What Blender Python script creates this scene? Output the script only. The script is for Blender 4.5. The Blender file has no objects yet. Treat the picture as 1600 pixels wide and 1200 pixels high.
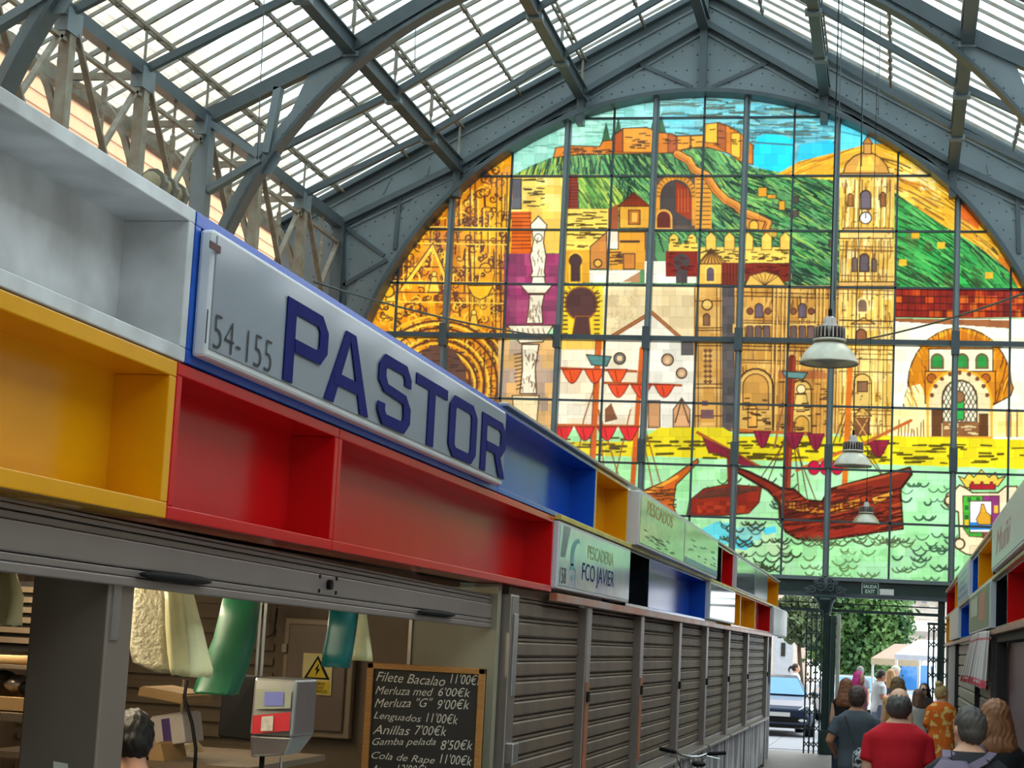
import bpy, bmesh, math, random
import numpy as np
from mathutils import Vector, Matrix
random.seed(7); RNG = np.random.default_rng(7)
C = bpy.context.scene.collection
scene = bpy.context.scene

# ------------------------------------------------------------------ camera
F_PX = 2900.0
AX_R = np.array([0.97825244, 0.02172077, -0.2062774])     # world X in camera axes (right, down, forward)
AX_F = np.array([0.20116362, 0.14301998, 0.96906062])     # world Y (down the aisle)
AX_U = np.array([0.05055053, -0.98948143, 0.13554022])    # world Z
Mw = np.stack([AX_R, AX_F, AX_U])
EYE = np.array([0.0, 0.0, 2.05])
cam_d = bpy.data.cameras.new('camera'); cam = bpy.data.objects.new('camera', cam_d); C.objects.link(cam)
cam_d.sensor_fit = 'HORIZONTAL'; cam_d.sensor_width = 36.0; cam_d.lens = F_PX / 1600.0 * 36.0
cam_d.clip_start = 0.05; cam_d.clip_end = 400
r_, d_, f_ = Mw[:, 0], Mw[:, 1], Mw[:, 2]
cam.matrix_world = Matrix(((r_[0], -d_[0], -f_[0], EYE[0]), (r_[1], -d_[1], -f_[1], EYE[1]), (r_[2], -d_[2], -f_[2], EYE[2]), (0, 0, 0, 1)))
scene.camera = cam
def _ray(px, py): return Mw @ np.array([px - 800.0, py - 600.0, F_PX])
def PY(px, py, Y): r = _ray(px, py); return EYE + r * (Y / r[1])
def PX(px, py, X): r = _ray(px, py); return EYE + r * (X / r[0])
def PZ(px, py, Z): r = _ray(px, py); return EYE + r * ((Z - EYE[2]) / r[2])
def project(p):
    v = (np.asarray(p, float) - EYE) @ Mw
    return 800 + F_PX * v[..., 0] / v[..., 2], 600 + F_PX * v[..., 1] / v[..., 2]

# ------------------------------------------------------------------ sky, light, exposure
world = bpy.data.worlds.new('sky'); scene.world = world; world.use_nodes = True
wn = world.node_tree; wn.nodes.clear()
wo = wn.nodes.new('ShaderNodeOutputWorld'); wb = wn.nodes.new('ShaderNodeBackground')
wt = wn.nodes.new('ShaderNodeTexCoord'); wz = wn.nodes.new('ShaderNodeTexNoise'); wr = wn.nodes.new('ShaderNodeValToRGB')
wz.inputs['Scale'].default_value = 1.6; wz.inputs['Detail'].default_value = 4
wr.color_ramp.elements[0].position = 0.35; wr.color_ramp.elements[0].color = (0.74, 0.91, 0.97, 1)
wr.color_ramp.elements[1].position = 0.65; wr.color_ramp.elements[1].color = (0.95, 0.98, 1.0, 1)
wn.links.new(wt.outputs['Generated'], wz.inputs['Vector']); wn.links.new(wz.outputs['Fac'], wr.inputs['Fac'])
wn.links.new(wr.outputs['Color'], wb.inputs['Color']); wn.links.new(wb.outputs['Background'], wo.inputs['Surface'])
wb.inputs['Strength'].default_value = 2.0
sun_d = bpy.data.lights.new('sun', 'SUN'); sun_d.energy = 0.9; sun_d.angle = math.radians(25); sun_d.color = (1.0, 0.93, 0.82)
sun = bpy.data.objects.new('sun', sun_d); C.objects.link(sun); sun.location = (30, 60, 60)
sun.rotation_euler = Vector((-0.36, -0.52, -0.78)).to_track_quat('-Z', 'Y').to_euler()
vs = scene.view_settings
vs.view_transform = 'Standard'; vs.look = 'None'; vs.exposure = 0.52; vs.gamma = 1.0; vs.use_curve_mapping = False
cy = scene.cycles
cy.max_bounces = 10; cy.diffuse_bounces = 4; cy.glossy_bounces = 4; cy.transmission_bounces = 6; cy.transparent_max_bounces = 14
cy.sample_clamp_indirect = 6.0; cy.caustics_reflective = False; cy.caustics_refractive = False
cy.use_denoising = True

# ------------------------------------------------------------------ materials
def lin(c):
    c = np.asarray(c, float) / 255.0
    return np.where(c <= 0.04045, c / 12.92, ((c + 0.055) / 1.055) ** 2.4)
def L4(c): a = lin(c); return (float(a[0]), float(a[1]), float(a[2]), 1.0)
def pm(name, c, rough=0.5, metal=0.0, var=0.12, scale=6.0, bump=0.0, spec=0.5, coat=0.0, stretch=(1, 1, 1), c2=None, lo=0.35, hi=0.7):
    m = bpy.data.materials.new(name); m.use_nodes = True; nt = m.node_tree; b = nt.nodes['Principled BSDF']
    b.inputs['Roughness'].default_value = rough; b.inputs['Metallic'].default_value = metal
    b.inputs['Specular IOR Level'].default_value = spec; b.inputs['Coat Weight'].default_value = coat
    b.inputs['Coat Roughness'].default_value = 0.12
    tc = nt.nodes.new('ShaderNodeTexCoord'); mp = nt.nodes.new('ShaderNodeMapping'); nz = nt.nodes.new('ShaderNodeTexNoise'); rp = nt.nodes.new('ShaderNodeValToRGB')
    mp.inputs['Scale'].default_value = stretch; nz.inputs['Scale'].default_value = scale; nz.inputs['Detail'].default_value = 5
    a = L4(c); d = L4(c2) if c2 is not None else tuple(x * (1 - var) for x in a[:3]) + (1,)
    rp.color_ramp.elements[0].position = lo; rp.color_ramp.elements[0].color = d
    rp.color_ramp.elements[1].position = hi; rp.color_ramp.elements[1].color = a
    nt.links.new(tc.outputs['Object'], mp.inputs['Vector']); nt.links.new(mp.outputs['Vector'], nz.inputs['Vector'])
    nt.links.new(nz.outputs['Fac'], rp.inputs['Fac']); nt.links.new(rp.outputs['Color'], b.inputs['Base Color'])
    if bump:
        bp = nt.nodes.new('ShaderNodeBump'); bp.inputs['Strength'].default_value = bump; bp.inputs['Distance'].default_value = 0.02
        nt.links.new(nz.outputs['Fac'], bp.inputs['Height']); nt.links.new(bp.outputs['Normal'], b.inputs['Normal'])
    return m
def glass_mat(name, tint, trans=0.6, translucent=0.3, gloss=0.1):
    m = bpy.data.materials.new(name); m.use_nodes = True; nt = m.node_tree; nt.nodes.clear()
    o = nt.nodes.new('ShaderNodeOutputMaterial'); t = nt.nodes.new('ShaderNodeBsdfTransparent'); l = nt.nodes.new('ShaderNodeBsdfTranslucent'); g = nt.nodes.new('ShaderNodeBsdfGlossy')
    t.inputs['Color'].default_value = L4(tint); l.inputs['Color'].default_value = L4(tint); g.inputs['Roughness'].default_value = 0.05
    a = nt.nodes.new('ShaderNodeMixShader'); b = nt.nodes.new('ShaderNodeMixShader')
    tc = nt.nodes.new('ShaderNodeTexCoord'); nz = nt.nodes.new('ShaderNodeTexNoise'); nz.inputs['Scale'].default_value = 1.3; nz.inputs['Detail'].default_value = 6
    mr = nt.nodes.new('ShaderNodeMapRange'); mr.inputs['From Min'].default_value = 0.3; mr.inputs['From Max'].default_value = 0.75
    mr.inputs['To Min'].default_value = translucent * 0.5; mr.inputs['To Max'].default_value = min(1, translucent * 1.5)
    nt.links.new(tc.outputs['Object'], nz.inputs['Vector']); nt.links.new(nz.outputs['Fac'], mr.inputs['Value']); nt.links.new(mr.outputs['Result'], a.inputs['Fac'])
    nt.links.new(t.outputs[0], a.inputs[1]); nt.links.new(l.outputs[0], a.inputs[2])
    b.inputs['Fac'].default_value = gloss
    nt.links.new(a.outputs[0], b.inputs[1]); nt.links.new(g.outputs[0], b.inputs[2]); nt.links.new(b.outputs[0], o.inputs['Surface'])
    return m
M = {}
M['iron'] = pm('iron_paint', (114, 125, 130), 0.42, 0, 0.14, 1.6, 0.1)
M['iron_dark'] = pm('iron_paint_flange', (72, 82, 87), 0.4, 0, 0.2, 3)
M['rust_iron'] = pm('weathered_iron', (142, 138, 124), 0.6, 0, 0.3, 4, c2=(120, 106, 88))
M['bar'] = pm('glazing_bar_paint', (134, 138, 134), 0.5, 0, 0.35, 3, c2=(122, 108, 88))
M['gate'] = pm('dark_green_paint', (44, 66, 64), 0.35, 0, 0.25, 5)
M['plaster'] = pm('plaster', (196, 186, 170), 0.85, 0, 0.12, 3, 0.1)
M['roofglass'] = glass_mat('roof_glass', (232, 247, 248), 0.7, 0.35, 0.06)

# ------------------------------------------------------------------ mesh helpers
ORG = {}
class MB:
    def __init__(s): s.v = []; s.f = []
    def add(s, vs_, fs_):
        n = len(s.v); s.v += [tuple(map(float, p)) for p in vs_]; s.f += [tuple(i + n for i in f) for f in fs_]; return s
    def box(s, x0, x1, y0, y1, z0, z1):
        x0, x1 = min(x0, x1), max(x0, x1); y0, y1 = min(y0, y1), max(y0, y1); z0, z1 = min(z0, z1), max(z0, z1)
        return s.add([(x0, y0, z0), (x1, y0, z0), (x1, y1, z0), (x0, y1, z0), (x0, y0, z1), (x1, y0, z1), (x1, y1, z1), (x0, y1, z1)],
                     [(0, 3, 2, 1), (4, 5, 6, 7), (0, 1, 5, 4), (1, 2, 6, 5), (2, 3, 7, 6), (3, 0, 4, 7)])
    def hexa(s, b, t): # two quads
        return s.add(list(b) + list(t), [(3, 2, 1, 0), (4, 5, 6, 7), (0, 1, 5, 4), (1, 2, 6, 5), (2, 3, 7, 6), (3, 0, 4, 7)])
    def bar(s, p, q, w, h, up=(0, 0, 1)):
        p = Vector(p); q = Vector(q); d = (q - p).normalized(); u = Vector(up); sd = d.cross(u)
        if sd.length < 1e-5: sd = d.cross(Vector((1, 0, 0)))
        sd.normalize(); u = sd.cross(d).normalized(); a = sd * w / 2; b = u * h / 2
        return s.hexa([p - a - b, p + a - b, p + a + b, p - a + b], [q - a - b, q + a - b, q + a + b, q - a + b])
    def tube(s, pts, r, n=8, cap=True, flat=None):
        pts = [Vector(p) for p in pts]; k = len(pts); rs = r if isinstance(r, (list, tuple)) else [r] * k
        n0 = len(s.v); prev = None
        for i, p in enumerate(pts):
            d = (pts[min(i + 1, k - 1)] - pts[max(i - 1, 0)])
            d = d.normalized() if d.length > 1e-9 else Vector((0, 0, 1))
            if prev is None:
                a = d.cross(Vector((0, 0, 1)));
                if a.length < 1e-3: a = d.cross(Vector((1, 0, 0)))
                a.normalize()
            else:
                a = prev - d * prev.dot(d); a.normalize()
            prev = a; b = d.cross(a)
            for j in range(n):
                t = 2 * math.pi * j / n
                ra = rs[i]; s.v.append(tuple(p + (a * math.cos(t) + b * math.sin(t)) * ra))
        for i in range(k - 1):
            for j in range(n):
                j2 = (j + 1) % n; s.f.append((n0 + i * n + j, n0 + i * n + j2, n0 + (i + 1) * n + j2, n0 + (i + 1) * n + j))
        if cap:
            s.f.append(tuple(n0 + j for j in reversed(range(n)))); s.f.append(tuple(n0 + (k - 1) * n + j for j in range(n)))
        return s
    def rings(s, rings, cap=True):  # list of equal-length closed loops
        n = len(rings[0]); n0 = len(s.v)
        for r in rings: s.v += [tuple(map(float, p)) for p in r]
        for i in range(len(rings) - 1):
            for j in range(n):
                j2 = (j + 1) % n; s.f.append((n0 + i * n + j, n0 + i * n + j2, n0 + (i + 1) * n + j2, n0 + (i + 1) * n + j))
        if cap:
            s.f.append(tuple(n0 + j for j in reversed(range(n)))); s.f.append(tuple(n0 + (len(rings) - 1) * n + j for j in range(n)))
        return s
    def lathe(s, prof, c=(0, 0, 0), n=20, cap=True):
        return s.rings([[(c[0] + r * math.cos(2 * math.pi * j / n), c[1] + r * math.sin(2 * math.pi * j / n), c[2] + z) for j in range(n)] for r, z in prof], cap)
    def ell(s, c, r, nu=12, nv=8, rot=None):
        rg = []
        for i in range(nv + 1):
            ph = math.pi * min(max(i / nv, 0.02), 0.98)
            ring = []
            for j in range(nu):
                t = 2 * math.pi * j / nu
                p = Vector((r[0] * math.sin(ph) * math.cos(t), r[1] * math.sin(ph) * math.sin(t), -r[2] * math.cos(ph)))
                if rot is not None: p = rot @ p
                ring.append((c[0] + p.x, c[1] + p.y, c[2] + p.z))
            rg.append(ring)
        return s.rings(rg)
    def prism(s, pts, ext):  # planar polygon + extrusion vector
        n = len(pts); e = Vector(ext); n0 = len(s.v)
        s.v += [tuple(map(float, p)) for p in pts] + [tuple(Vector(p) + e) for p in pts]
        s.f.append(tuple(n0 + i for i in range(n))); s.f.append(tuple(n0 + n + i for i in reversed(range(n))))
        for i in range(n):
            j = (i + 1) % n; s.f.append((n0 + j, n0 + i, n0 + n + i, n0 + n + j))
        return s
    def build(s, name, mat, parent=None, smooth=False, bevel=0.0, kind=None, label=None, local=False, fix=True):
        me = bpy.data.meshes.new(name)
        org = Vector(ORG.get(parent.name, (0, 0, 0))) if (parent is not None and not local) else Vector((0, 0, 0))
        vv = s.v if org.length == 0 else [tuple(Vector(p) - org) for p in s.v]
        me.from_pydata(vv, [], s.f); me.update()
        if fix:
            bm = bmesh.new(); bm.from_mesh(me); bmesh.ops.recalc_face_normals(bm, faces=bm.faces); bm.to_mesh(me); bm.free()
        if smooth: me.polygons.foreach_set('use_smooth', [True] * len(me.polygons))
        me.materials.append(mat)
        o = bpy.data.objects.new(name, me); C.objects.link(o)
        if parent is not None: o.parent = parent
        ORG[o.name] = org
        if bevel:
            bv = o.modifiers.new('bevel', 'BEVEL'); bv.width = bevel; bv.segments = 2; bv.limit_method = 'ANGLE'
        if kind: o['kind'] = kind
        if label: o['label'] = label
        return o
def tag(o, label, cat, group=None):
    o['label'] = label; o['category'] = cat
    if group: o['group'] = group
    return o
def thing(name, label, cat, loc=(0, 0, 0), group=None, rz=0.0):
    o = bpy.data.objects.new(name, None); C.objects.link(o); o.location = loc; o.rotation_euler = (0, 0, rz); o.empty_display_size = 0.1
    ORG[o.name] = tuple(loc); tag(o, label, cat, group); return o
def setting(name, loc=(0, 0, 0)):
    o = bpy.data.objects.new(name, None); C.objects.link(o); o.location = loc; ORG[o.name] = tuple(loc); o['kind'] = 'structure'; o.empty_display_size = 0.1
    return o
def struct(name, mb, mat, **k): o = mb.build(name, mat, **k); o['kind'] = 'structure'; return o
def inst(o, name, parent, loc, rot=(0, 0, 0), scale=(1, 1, 1)):
    c = o.copy(); c.name = name; C.objects.link(c); c.parent = parent; c.location = loc; c.rotation_euler = rot; c.scale = scale; ORG[c.name] = (0, 0, 0); return c
def text_mesh(txt, size=1.0, shear=0.0, offset=0.0, sx=1.0, space=1.0, align='LEFT', res=3, ext=0.0):
    cu = bpy.data.curves.new('t', 'FONT'); cu.body = txt; cu.size = size; cu.shear = shear; cu.offset = offset; cu.space_character = space
    cu.align_x = align; cu.resolution_u = res; cu.extrude = ext
    o = bpy.data.objects.new('t', cu); C.objects.link(o); dg = bpy.context.evaluated_depsgraph_get()
    me = bpy.data.meshes.new_from_object(o.evaluated_get(dg)); bpy.data.objects.remove(o); bpy.data.curves.remove(cu)
    v = [(p.co.x * sx, p.co.y, p.co.z) for p in me.vertices]; f = [tuple(p.vertices) for p in me.polygons]; bpy.data.meshes.remove(me)
    return v, f
def text_on(name, txt, mat, parent, origin, ux, uy, height, width=None, split=False, **kw):
    """flat lettering laid on a surface: origin is the lower-left corner, ux/uy unit vectors; fitted to height (cap) and width"""
    v, f = text_mesh(txt, **kw)
    xs = [p[0] for p in v]; ys = [p[1] for p in v]; x0, x1, y0, y1 = min(xs), max(xs), min(ys), max(ys)
    ky = height / max(1e-6, (y1 - y0)); kx = (width / max(1e-6, (x1 - x0))) if width else ky
    o = Vector(origin); ux = Vector(ux); uy = Vector(uy); mb = MB()
    mb.add([o + ux * ((p[0] - x0) * kx) + uy * ((p[1] - y0) * ky) for p in v], f)
    if not split: return mb.build(name, mat, parent, fix=False)
    link = list(range(len(mb.v)))                       # one part per glyph
    def root(i):
        while link[i] != i: i = link[i]
        return i
    for fc in mb.f:
        for j in fc[1:]: link[root(j)] = root(fc[0])
    groups = {}
    for fc in mb.f: groups.setdefault(root(fc[0]), []).append(fc)
    for fs in groups.values():
        ids = sorted({i for fc in fs for i in fc}); ix = {q: n for n, q in enumerate(ids)}
        g = MB(); g.v = [mb.v[i] for i in ids]; g.f = [tuple(ix[i] for i in fc) for fc in fs]; g.build(name, mat, parent, fix=False)
# ------------------------------------------------------------------ the shell: floor, street, gable, roof, side wall
G = 40.0; K = G / 37.0
def gx(x): return x * K
def gz(z): return (z - 2.05) * K + 2.05
XC = gx(-4.17); RAD = 7.24 * K; ZC = gz(6.10)
M['inner_plaster'] = pm('inner_plaster', (150, 144, 134), 0.9)
M['floor'] = pm('floor_tile', (118, 114, 110), 0.5, 0, 0.2, 2)
M['street'] = pm('street_stone', (150, 152, 160), 0.7, 0, 0.1, 1.5)
fl = struct('floor', MB().box(-14.2, 3.9, -10, 40.2, -0.2, 0.0), M['floor'])
st = struct('ground_street', MB().box(-60, 60, 40.2, 130, -0.2, 0.0).box(-60, -14.2, -10, 40.2, -0.2, 0.0), M['street'])
# street paving slabs that show beside the gate
slab_mat = pm('paving_slab', (158, 161, 170), 0.7, 0, 0.08, 3)
proto = None
for i in range(6):
    for j in range(8):
        x0 = -5.4 + i * 0.9; y0 = 40.6 + j * 0.9
        if proto is None:
            proto = MB().box(0.01, 0.89, 0.01, 0.89, 0, 0.012).build('paving_slab', slab_mat, st, bevel=0); proto.location = (x0, y0, 0)
        else: inst(proto, 'paving_slab', st, (x0, y0, 0))

SL = 0.554                                   # roof pitch
def z_glass(x): return gz(15.5) - SL * abs(x - XC)
_MX = [0.0, 2.50 * K, 5.04 * K, 7.56 * K, 12.0]; _MZ = [gz(14.81), gz(13.32), gz(11.79), gz(10.55), gz(10.55) - 0.48 * (12.0 - 7.56 * K)]
def z_main(x): return float(np.interp(abs(x - XC), _MX, _MZ))      # the main purlins and rafters
XE = gx(-11.73) - XC                         # eave offset from the centre (negative)
XO = gx(-13.1) - XC                          # outer eave

# --- gable wall (riveted iron plate round the arched window)
we = setting('wall_end')
mb = MB(); Yp0, Yp1 = G - 0.12, G + 0.0
def topz(x): return z_glass(x) + 0.02
N = 96; xs = [XC + RAD * math.sin(math.pi * (i / N - 0.5)) for i in range(N + 1)]
for a, b in zip(xs[:-1], xs[1:]):
    za = ZC + math.sqrt(max(0, RAD ** 2 - (a - XC) ** 2)); zb = ZC + math.sqrt(max(0, RAD ** 2 - (b - XC) ** 2))
    mb.hexa([(a, Yp0, za), (b, Yp0, zb), (b, Yp0, topz(b)), (a, Yp0, topz(a))], [(a, Yp1, za), (b, Yp1, zb), (b, Yp1, topz(b)), (a, Yp1, topz(a))])
mb.build('spandrel_plate', M['iron'], we)
for sgn in (-1, 1):
    x0, x1 = XC + sgn * RAD, XC + sgn * (-XO)
    mb = MB(); b = [(x0, Yp0, 0), (x1, Yp0, 0), (x1, Yp0, topz(x1)), (x0, Yp0, topz(x0))]
    mb.hexa(b, [(p[0], Yp1, p[2]) for p in b]); mb.build('pier_plate', M['iron'], we)
# arch flange
def arc_pts(r, n=80, a0=0.0, a1=math.pi): return [(XC + r * math.cos(a0 + (a1 - a0) * i / n), ZC + r * math.sin(a0 + (a1 - a0) * i / n)) for i in range(n + 1)]
def arc_band(name, r0, r1, y0, y1, mat, cx=None, zc=None, a0=0.0, a1=math.pi, parent=None, n=80):
    cx = XC if cx is None else cx; zc = ZC if zc is None else zc
    rings = []
    for i in range(n + 1):
        t = a0 + (a1 - a0) * i / n; c, s = math.cos(t), math.sin(t)
        rings.append([(cx + r0 * c, y0, zc + r0 * s), (cx + r1 * c, y0, zc + r1 * s), (cx + r1 * c, y1, zc + r1 * s), (cx + r0 * c, y1, zc + r0 * s)])
    return MB().rings(rings).build(name, mat, parent or we)
arc_band('arch_flange', RAD - 0.06, RAD + 0.03, G - 0.42, G + 0.1, M['iron_dark'])
arc_band('arch_angle', RAD + 0.03, RAD + 0.16, G - 0.17, G - 0.11, M['iron'])
arc_band('arch_band', RAD + 0.16, RAD + 0.62, G - 0.15, G - 0.11, M['iron'])
for sgn in (-1, 1): MB().box(XC + sgn * (RAD - 0.06), XC + sgn * (RAD + 0.03), G - 0.42, G + 0.1, 0, ZC).build('jamb_flange', M['iron_dark'], we)
# raised chords, braces
def gpt(px, py, dy=0.2): p = PY(px, py, G); return Vector((p[0], G - dy, p[2]))
def gbar(name, p, q, w=0.12, d=0.14, mat='iron_dark'):
    p = Vector(p); q = Vector(q); MB().bar(p, q, d, w, up=(0, 0, 1) if abs((q - p).normalized().z) < 0.9 else (1, 0, 0)).build(name, M[mat], we)
def gm(x, z, y): return Vector((x, y, z))
for sgn in (-1, 1):
    xe = XC + sgn * (-XO)
    # rafter along the top edge, main chord, thin second edge
    gbar('gable_rafter', gm(XC, topz(XC) - 0.05, G - 0.2), gm(xe, topz(xe) - 0.05, G - 0.2), 0.12, 0.3)
    xm = XC + sgn * (-XE + 0.2)
    xk = [XC, XC + sgn * _MX[1], XC + sgn * _MX[2], xm]
    for xa_, xb_ in zip(xk[:-1], xk[1:]):
        gbar('gable_chord', gm(xa_, z_main(xa_), G - 0.19), gm(xb_, z_main(xb_), G - 0.19), 0.13, 0.26)
        gbar('gable_chord_angle', gm(xa_, z_main(xa_) - 0.2, G - 0.14), gm(xb_, z_main(xb_) - 0.2, G - 0.14), 0.05, 0.06, 'iron')
    gbar('gable_rafter_angle', gm(XC, topz(XC) - 0.3, G - 0.14), gm(xe, topz(xe) - 0.3, G - 0.14), 0.05, 0.06, 'iron')
    def mir(p): return p if sgn < 0 else Vector((2 * XC - p.x, p.y, p.z))
    # braces measured on the left half, mirrored to the right
    for a, b in [((1083, 140), (1000, 103)), ((1000, 103), (925, 150)), ((625, 308), (542, 355)), ((628, 310), (620, 392)), ((545, 358), (603, 402)), ((608, 408), (540, 448)), ((540, 355), (540, 520))]:
        gbar('gable_brace', mir(gpt(*a, 0.15)), mir(gpt(*b, 0.15)), 0.09, 0.08)
    for a, b in [((668, 277), (672, 262)), ((872, 168), (858, 142)), ((610, 285), (600, 305)), ((800, 208), (790, 180))]:
        gbar('gable_plate_joint', mir(gpt(*a, 0.13)), mir(gpt(*b, 0.13)), 0.05, 0.03, 'iron')
gbar('gable_king_post', gm(XC, topz(XC), G - 0.2), gm(XC, ZC + RAD, G - 0.2), 0.16, 0.2)
# pier on the gable corner
for sgn in (-1, 1):
    xe = XC + sgn * (-XE); MB().box(xe - 0.13, xe + 0.13, G - 0.3, G - 0.12, 0, z_main(xe)).build('corner_post', M['iron_dark'], we)
# rivets
rv = MB()
def rivet(x, z, y=G - 0.12, r=0.026):
    rv.add([(x, y - 0.03, z)] + [(x + r * math.cos(t), y, z + r * math.sin(t)) for t in (0, 1.0472, 2.0944, 3.1416, 4.1888, 5.236)], [(0, i + 1, (i + 1) % 6 + 1) for i in range(6)])
for r in (RAD + 0.24, RAD + 0.52):
    n = int(math.pi * r / 0.24)
    for i in range(n + 1): t = math.pi * i / n; rivet(XC + r * math.cos(t), ZC + r * math.sin(t), G - 0.15)
for sgn in (-1, 1):
    for i in range(42):
        d = 0.15 + i * 0.215; x = XC + sgn * d
        rivet(x, z_main(x) + 0.12); rivet(x + 0.1, z_main(x + 0.1) - 0.34)
        if i % 2 == 0: rivet(x, topz(x) - 0.42)
        for q in (0.62, 0.95, 1.3, 1.7, 2.1, 2.6):
            zz = z_main(x) - q - 0.1 * (i % 2)
            if i % 2 == 0 and (zz - ZC) ** 2 + (x - XC) ** 2 > (RAD + 0.75) ** 2 and zz > 6: rivet(x, zz, r=0.03)
rv.build('rivets', M['iron'], we, kind='stuff')

# --- lower beam over the doorway, and the cast post
zb1 = gz(3.53); zb0 = float(PY(1380, 935, G)[2])
lb = MB().box(XC - RAD, XC + RAD, G - 0.16, G + 0.12, zb0 + 0.05, zb1 - 0.04)
lb.build('door_beam', M['gate'], we)
MB().box(XC - RAD, XC + RAD, G - 0.26, G + 0.14, zb1 - 0.06, zb1 + 0.02).build('beam_ledge', M['iron'], we)
MB().box(XC - RAD, XC + RAD, G - 0.24, G + 0.14, zb0 - 0.02, zb0 + 0.06).build('beam_lower_flange', M['iron_dark'], we)
# wall below the window, left of the left doorway (behind the stalls)
ztr = float(PY(1390, 958, G)[2])
xl = float(PY(1190, 1000, G)[0]); xr_ = float(PY(1474, 1000, G)[0])
MB().box(XC - RAD, xl, G - 0.1, G + 0.1, 0, zb0).build('lower_panel', M['plaster'], we)
MB().box(xr_ + 0.35, XC + RAD, G - 0.1, G + 0.1, 0, zb0).build('lower_panel', M['plaster'], we)
MB().box(xl, xr_, G - 0.05, G + 0.05, ztr - 0.03, ztr + 0.03).build('transom_bar', M['gate'], we)
MB().box(xl, xr_, G - 0.015, G + 0.015, (ztr + zb0) / 2 - 0.015, (ztr + zb0) / 2 + 0.01).build('transom_rod', M['gate'], we)
MB().box(xr_ - 0.12, xr_ + 0.02, G - 0.1, G + 0.1, 0, zb0).build('door_jamb', M['gate'], we)

# --- side girders, eaves and outer eave
for sgn, nm in ((-1, 'wall_left'), (1, 'wall_right')):
    wl = setting(nm); xe = XC - sgn * XE; xo = XC - sgn * XO
    ze = z_main(xe); zo = z_glass(xo); BAY = 8.04 * K / 3; zlow = ze - 3.3
    MB().box(xe - 0.1, xe + 0.1, -10, G, ze - 0.13, ze + 0.10).build('eave_beam', M['iron_dark'], wl)
    MB().box(xe - 0.12, xe + 0.12, -10, G, zlow - 0.1, zlow + 0.1).build('girder_bottom_chord', M['rust_iron'], wl)
    MB().box(xe - 0.03, xe + 0.05, -10, G, ze - 0.5, ze - 0.44).build('girder_rail', M['rust_iron'], wl)
    MB().box(xo - 0.1, xo + 0.1, -10, G, zo - 0.3, zo - 0.05).build('outer_eave_beam', M['rust_iron'], wl)
    MB().box(xo - 0.15, xo + 0.15, -10, G, 0, 7.2).build('side_wall', M['plaster'], wl)
    k = 0
    while G - k * BAY > 12:
        y = G - k * BAY
        if k > 0:
            MB().box(xe - 0.09, xe + 0.09, y - 0.11, y + 0.11, 0, ze).build('girder_post', M['rust_iron'], wl)
            # curved bracket carrying the outer eave
            pts = []
            for i in range(9):
                t = i / 8; pts.append((xe + (xo - xe) * (1 - math.cos(t * math.pi / 2)), y, zo - 2.4 + 2.2 * math.sin(t * math.pi / 2)))
            b = MB()
            for p, q in zip(pts[:-1], pts[1:]): b.bar(p, q, 0.1, 0.14, up=(0, 1, 0))
            b.build('eave_bracket', M['rust_iron'], wl)
            MB().bar((xe, y, ze - 0.1), (xo, y, zo - 0.1), 0.08, 0.12).build('bracket_tie', M['rust_iron'], wl)
            MB().box(xe - 0.11, xe + 0.11, y - 0.26, y + 0.26, ze - 0.36, ze + 0.02).build('gusset', M['iron'], wl)
            MB().tube([(xe, y, ze), (xe, y, z_glass(xe))], 0.025, 6).build('purlin_strut', M['bar'], wl)
        ya, yb = y - BAY, y
        MB().bar((xe, yb - 0.15, ze - 0.3), (xe, ya + 0.15, zlow), 0.06, 0.1, up=(1, 0, 0)).build('diagonal', M['rust_iron'], wl)
        MB().bar((xe + 0.07, ya + 0.15, ze - 0.3), (xe + 0.07, yb - 0.15, zlow), 0.05, 0.1, up=(1, 0, 0)).build('diagonal', M['rust_iron'], wl)
        MB().tube([(xe, (ya + yb) / 2, ze - 0.12), (xe, (ya + yb) / 2, ze - 0.7), (xe, (ya + yb) / 2, ze - 0.75), (xe, (ya + yb) / 2, ze - 1.0), (xe, (ya + yb) / 2, ze - 1.05), (xe, (ya + yb) / 2, zlow)], [0.025, 0.025, 0.05, 0.05, 0.025, 0.025], 6).build('hanger_rod', M['rust_iron'], wl)
        k += 1

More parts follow.
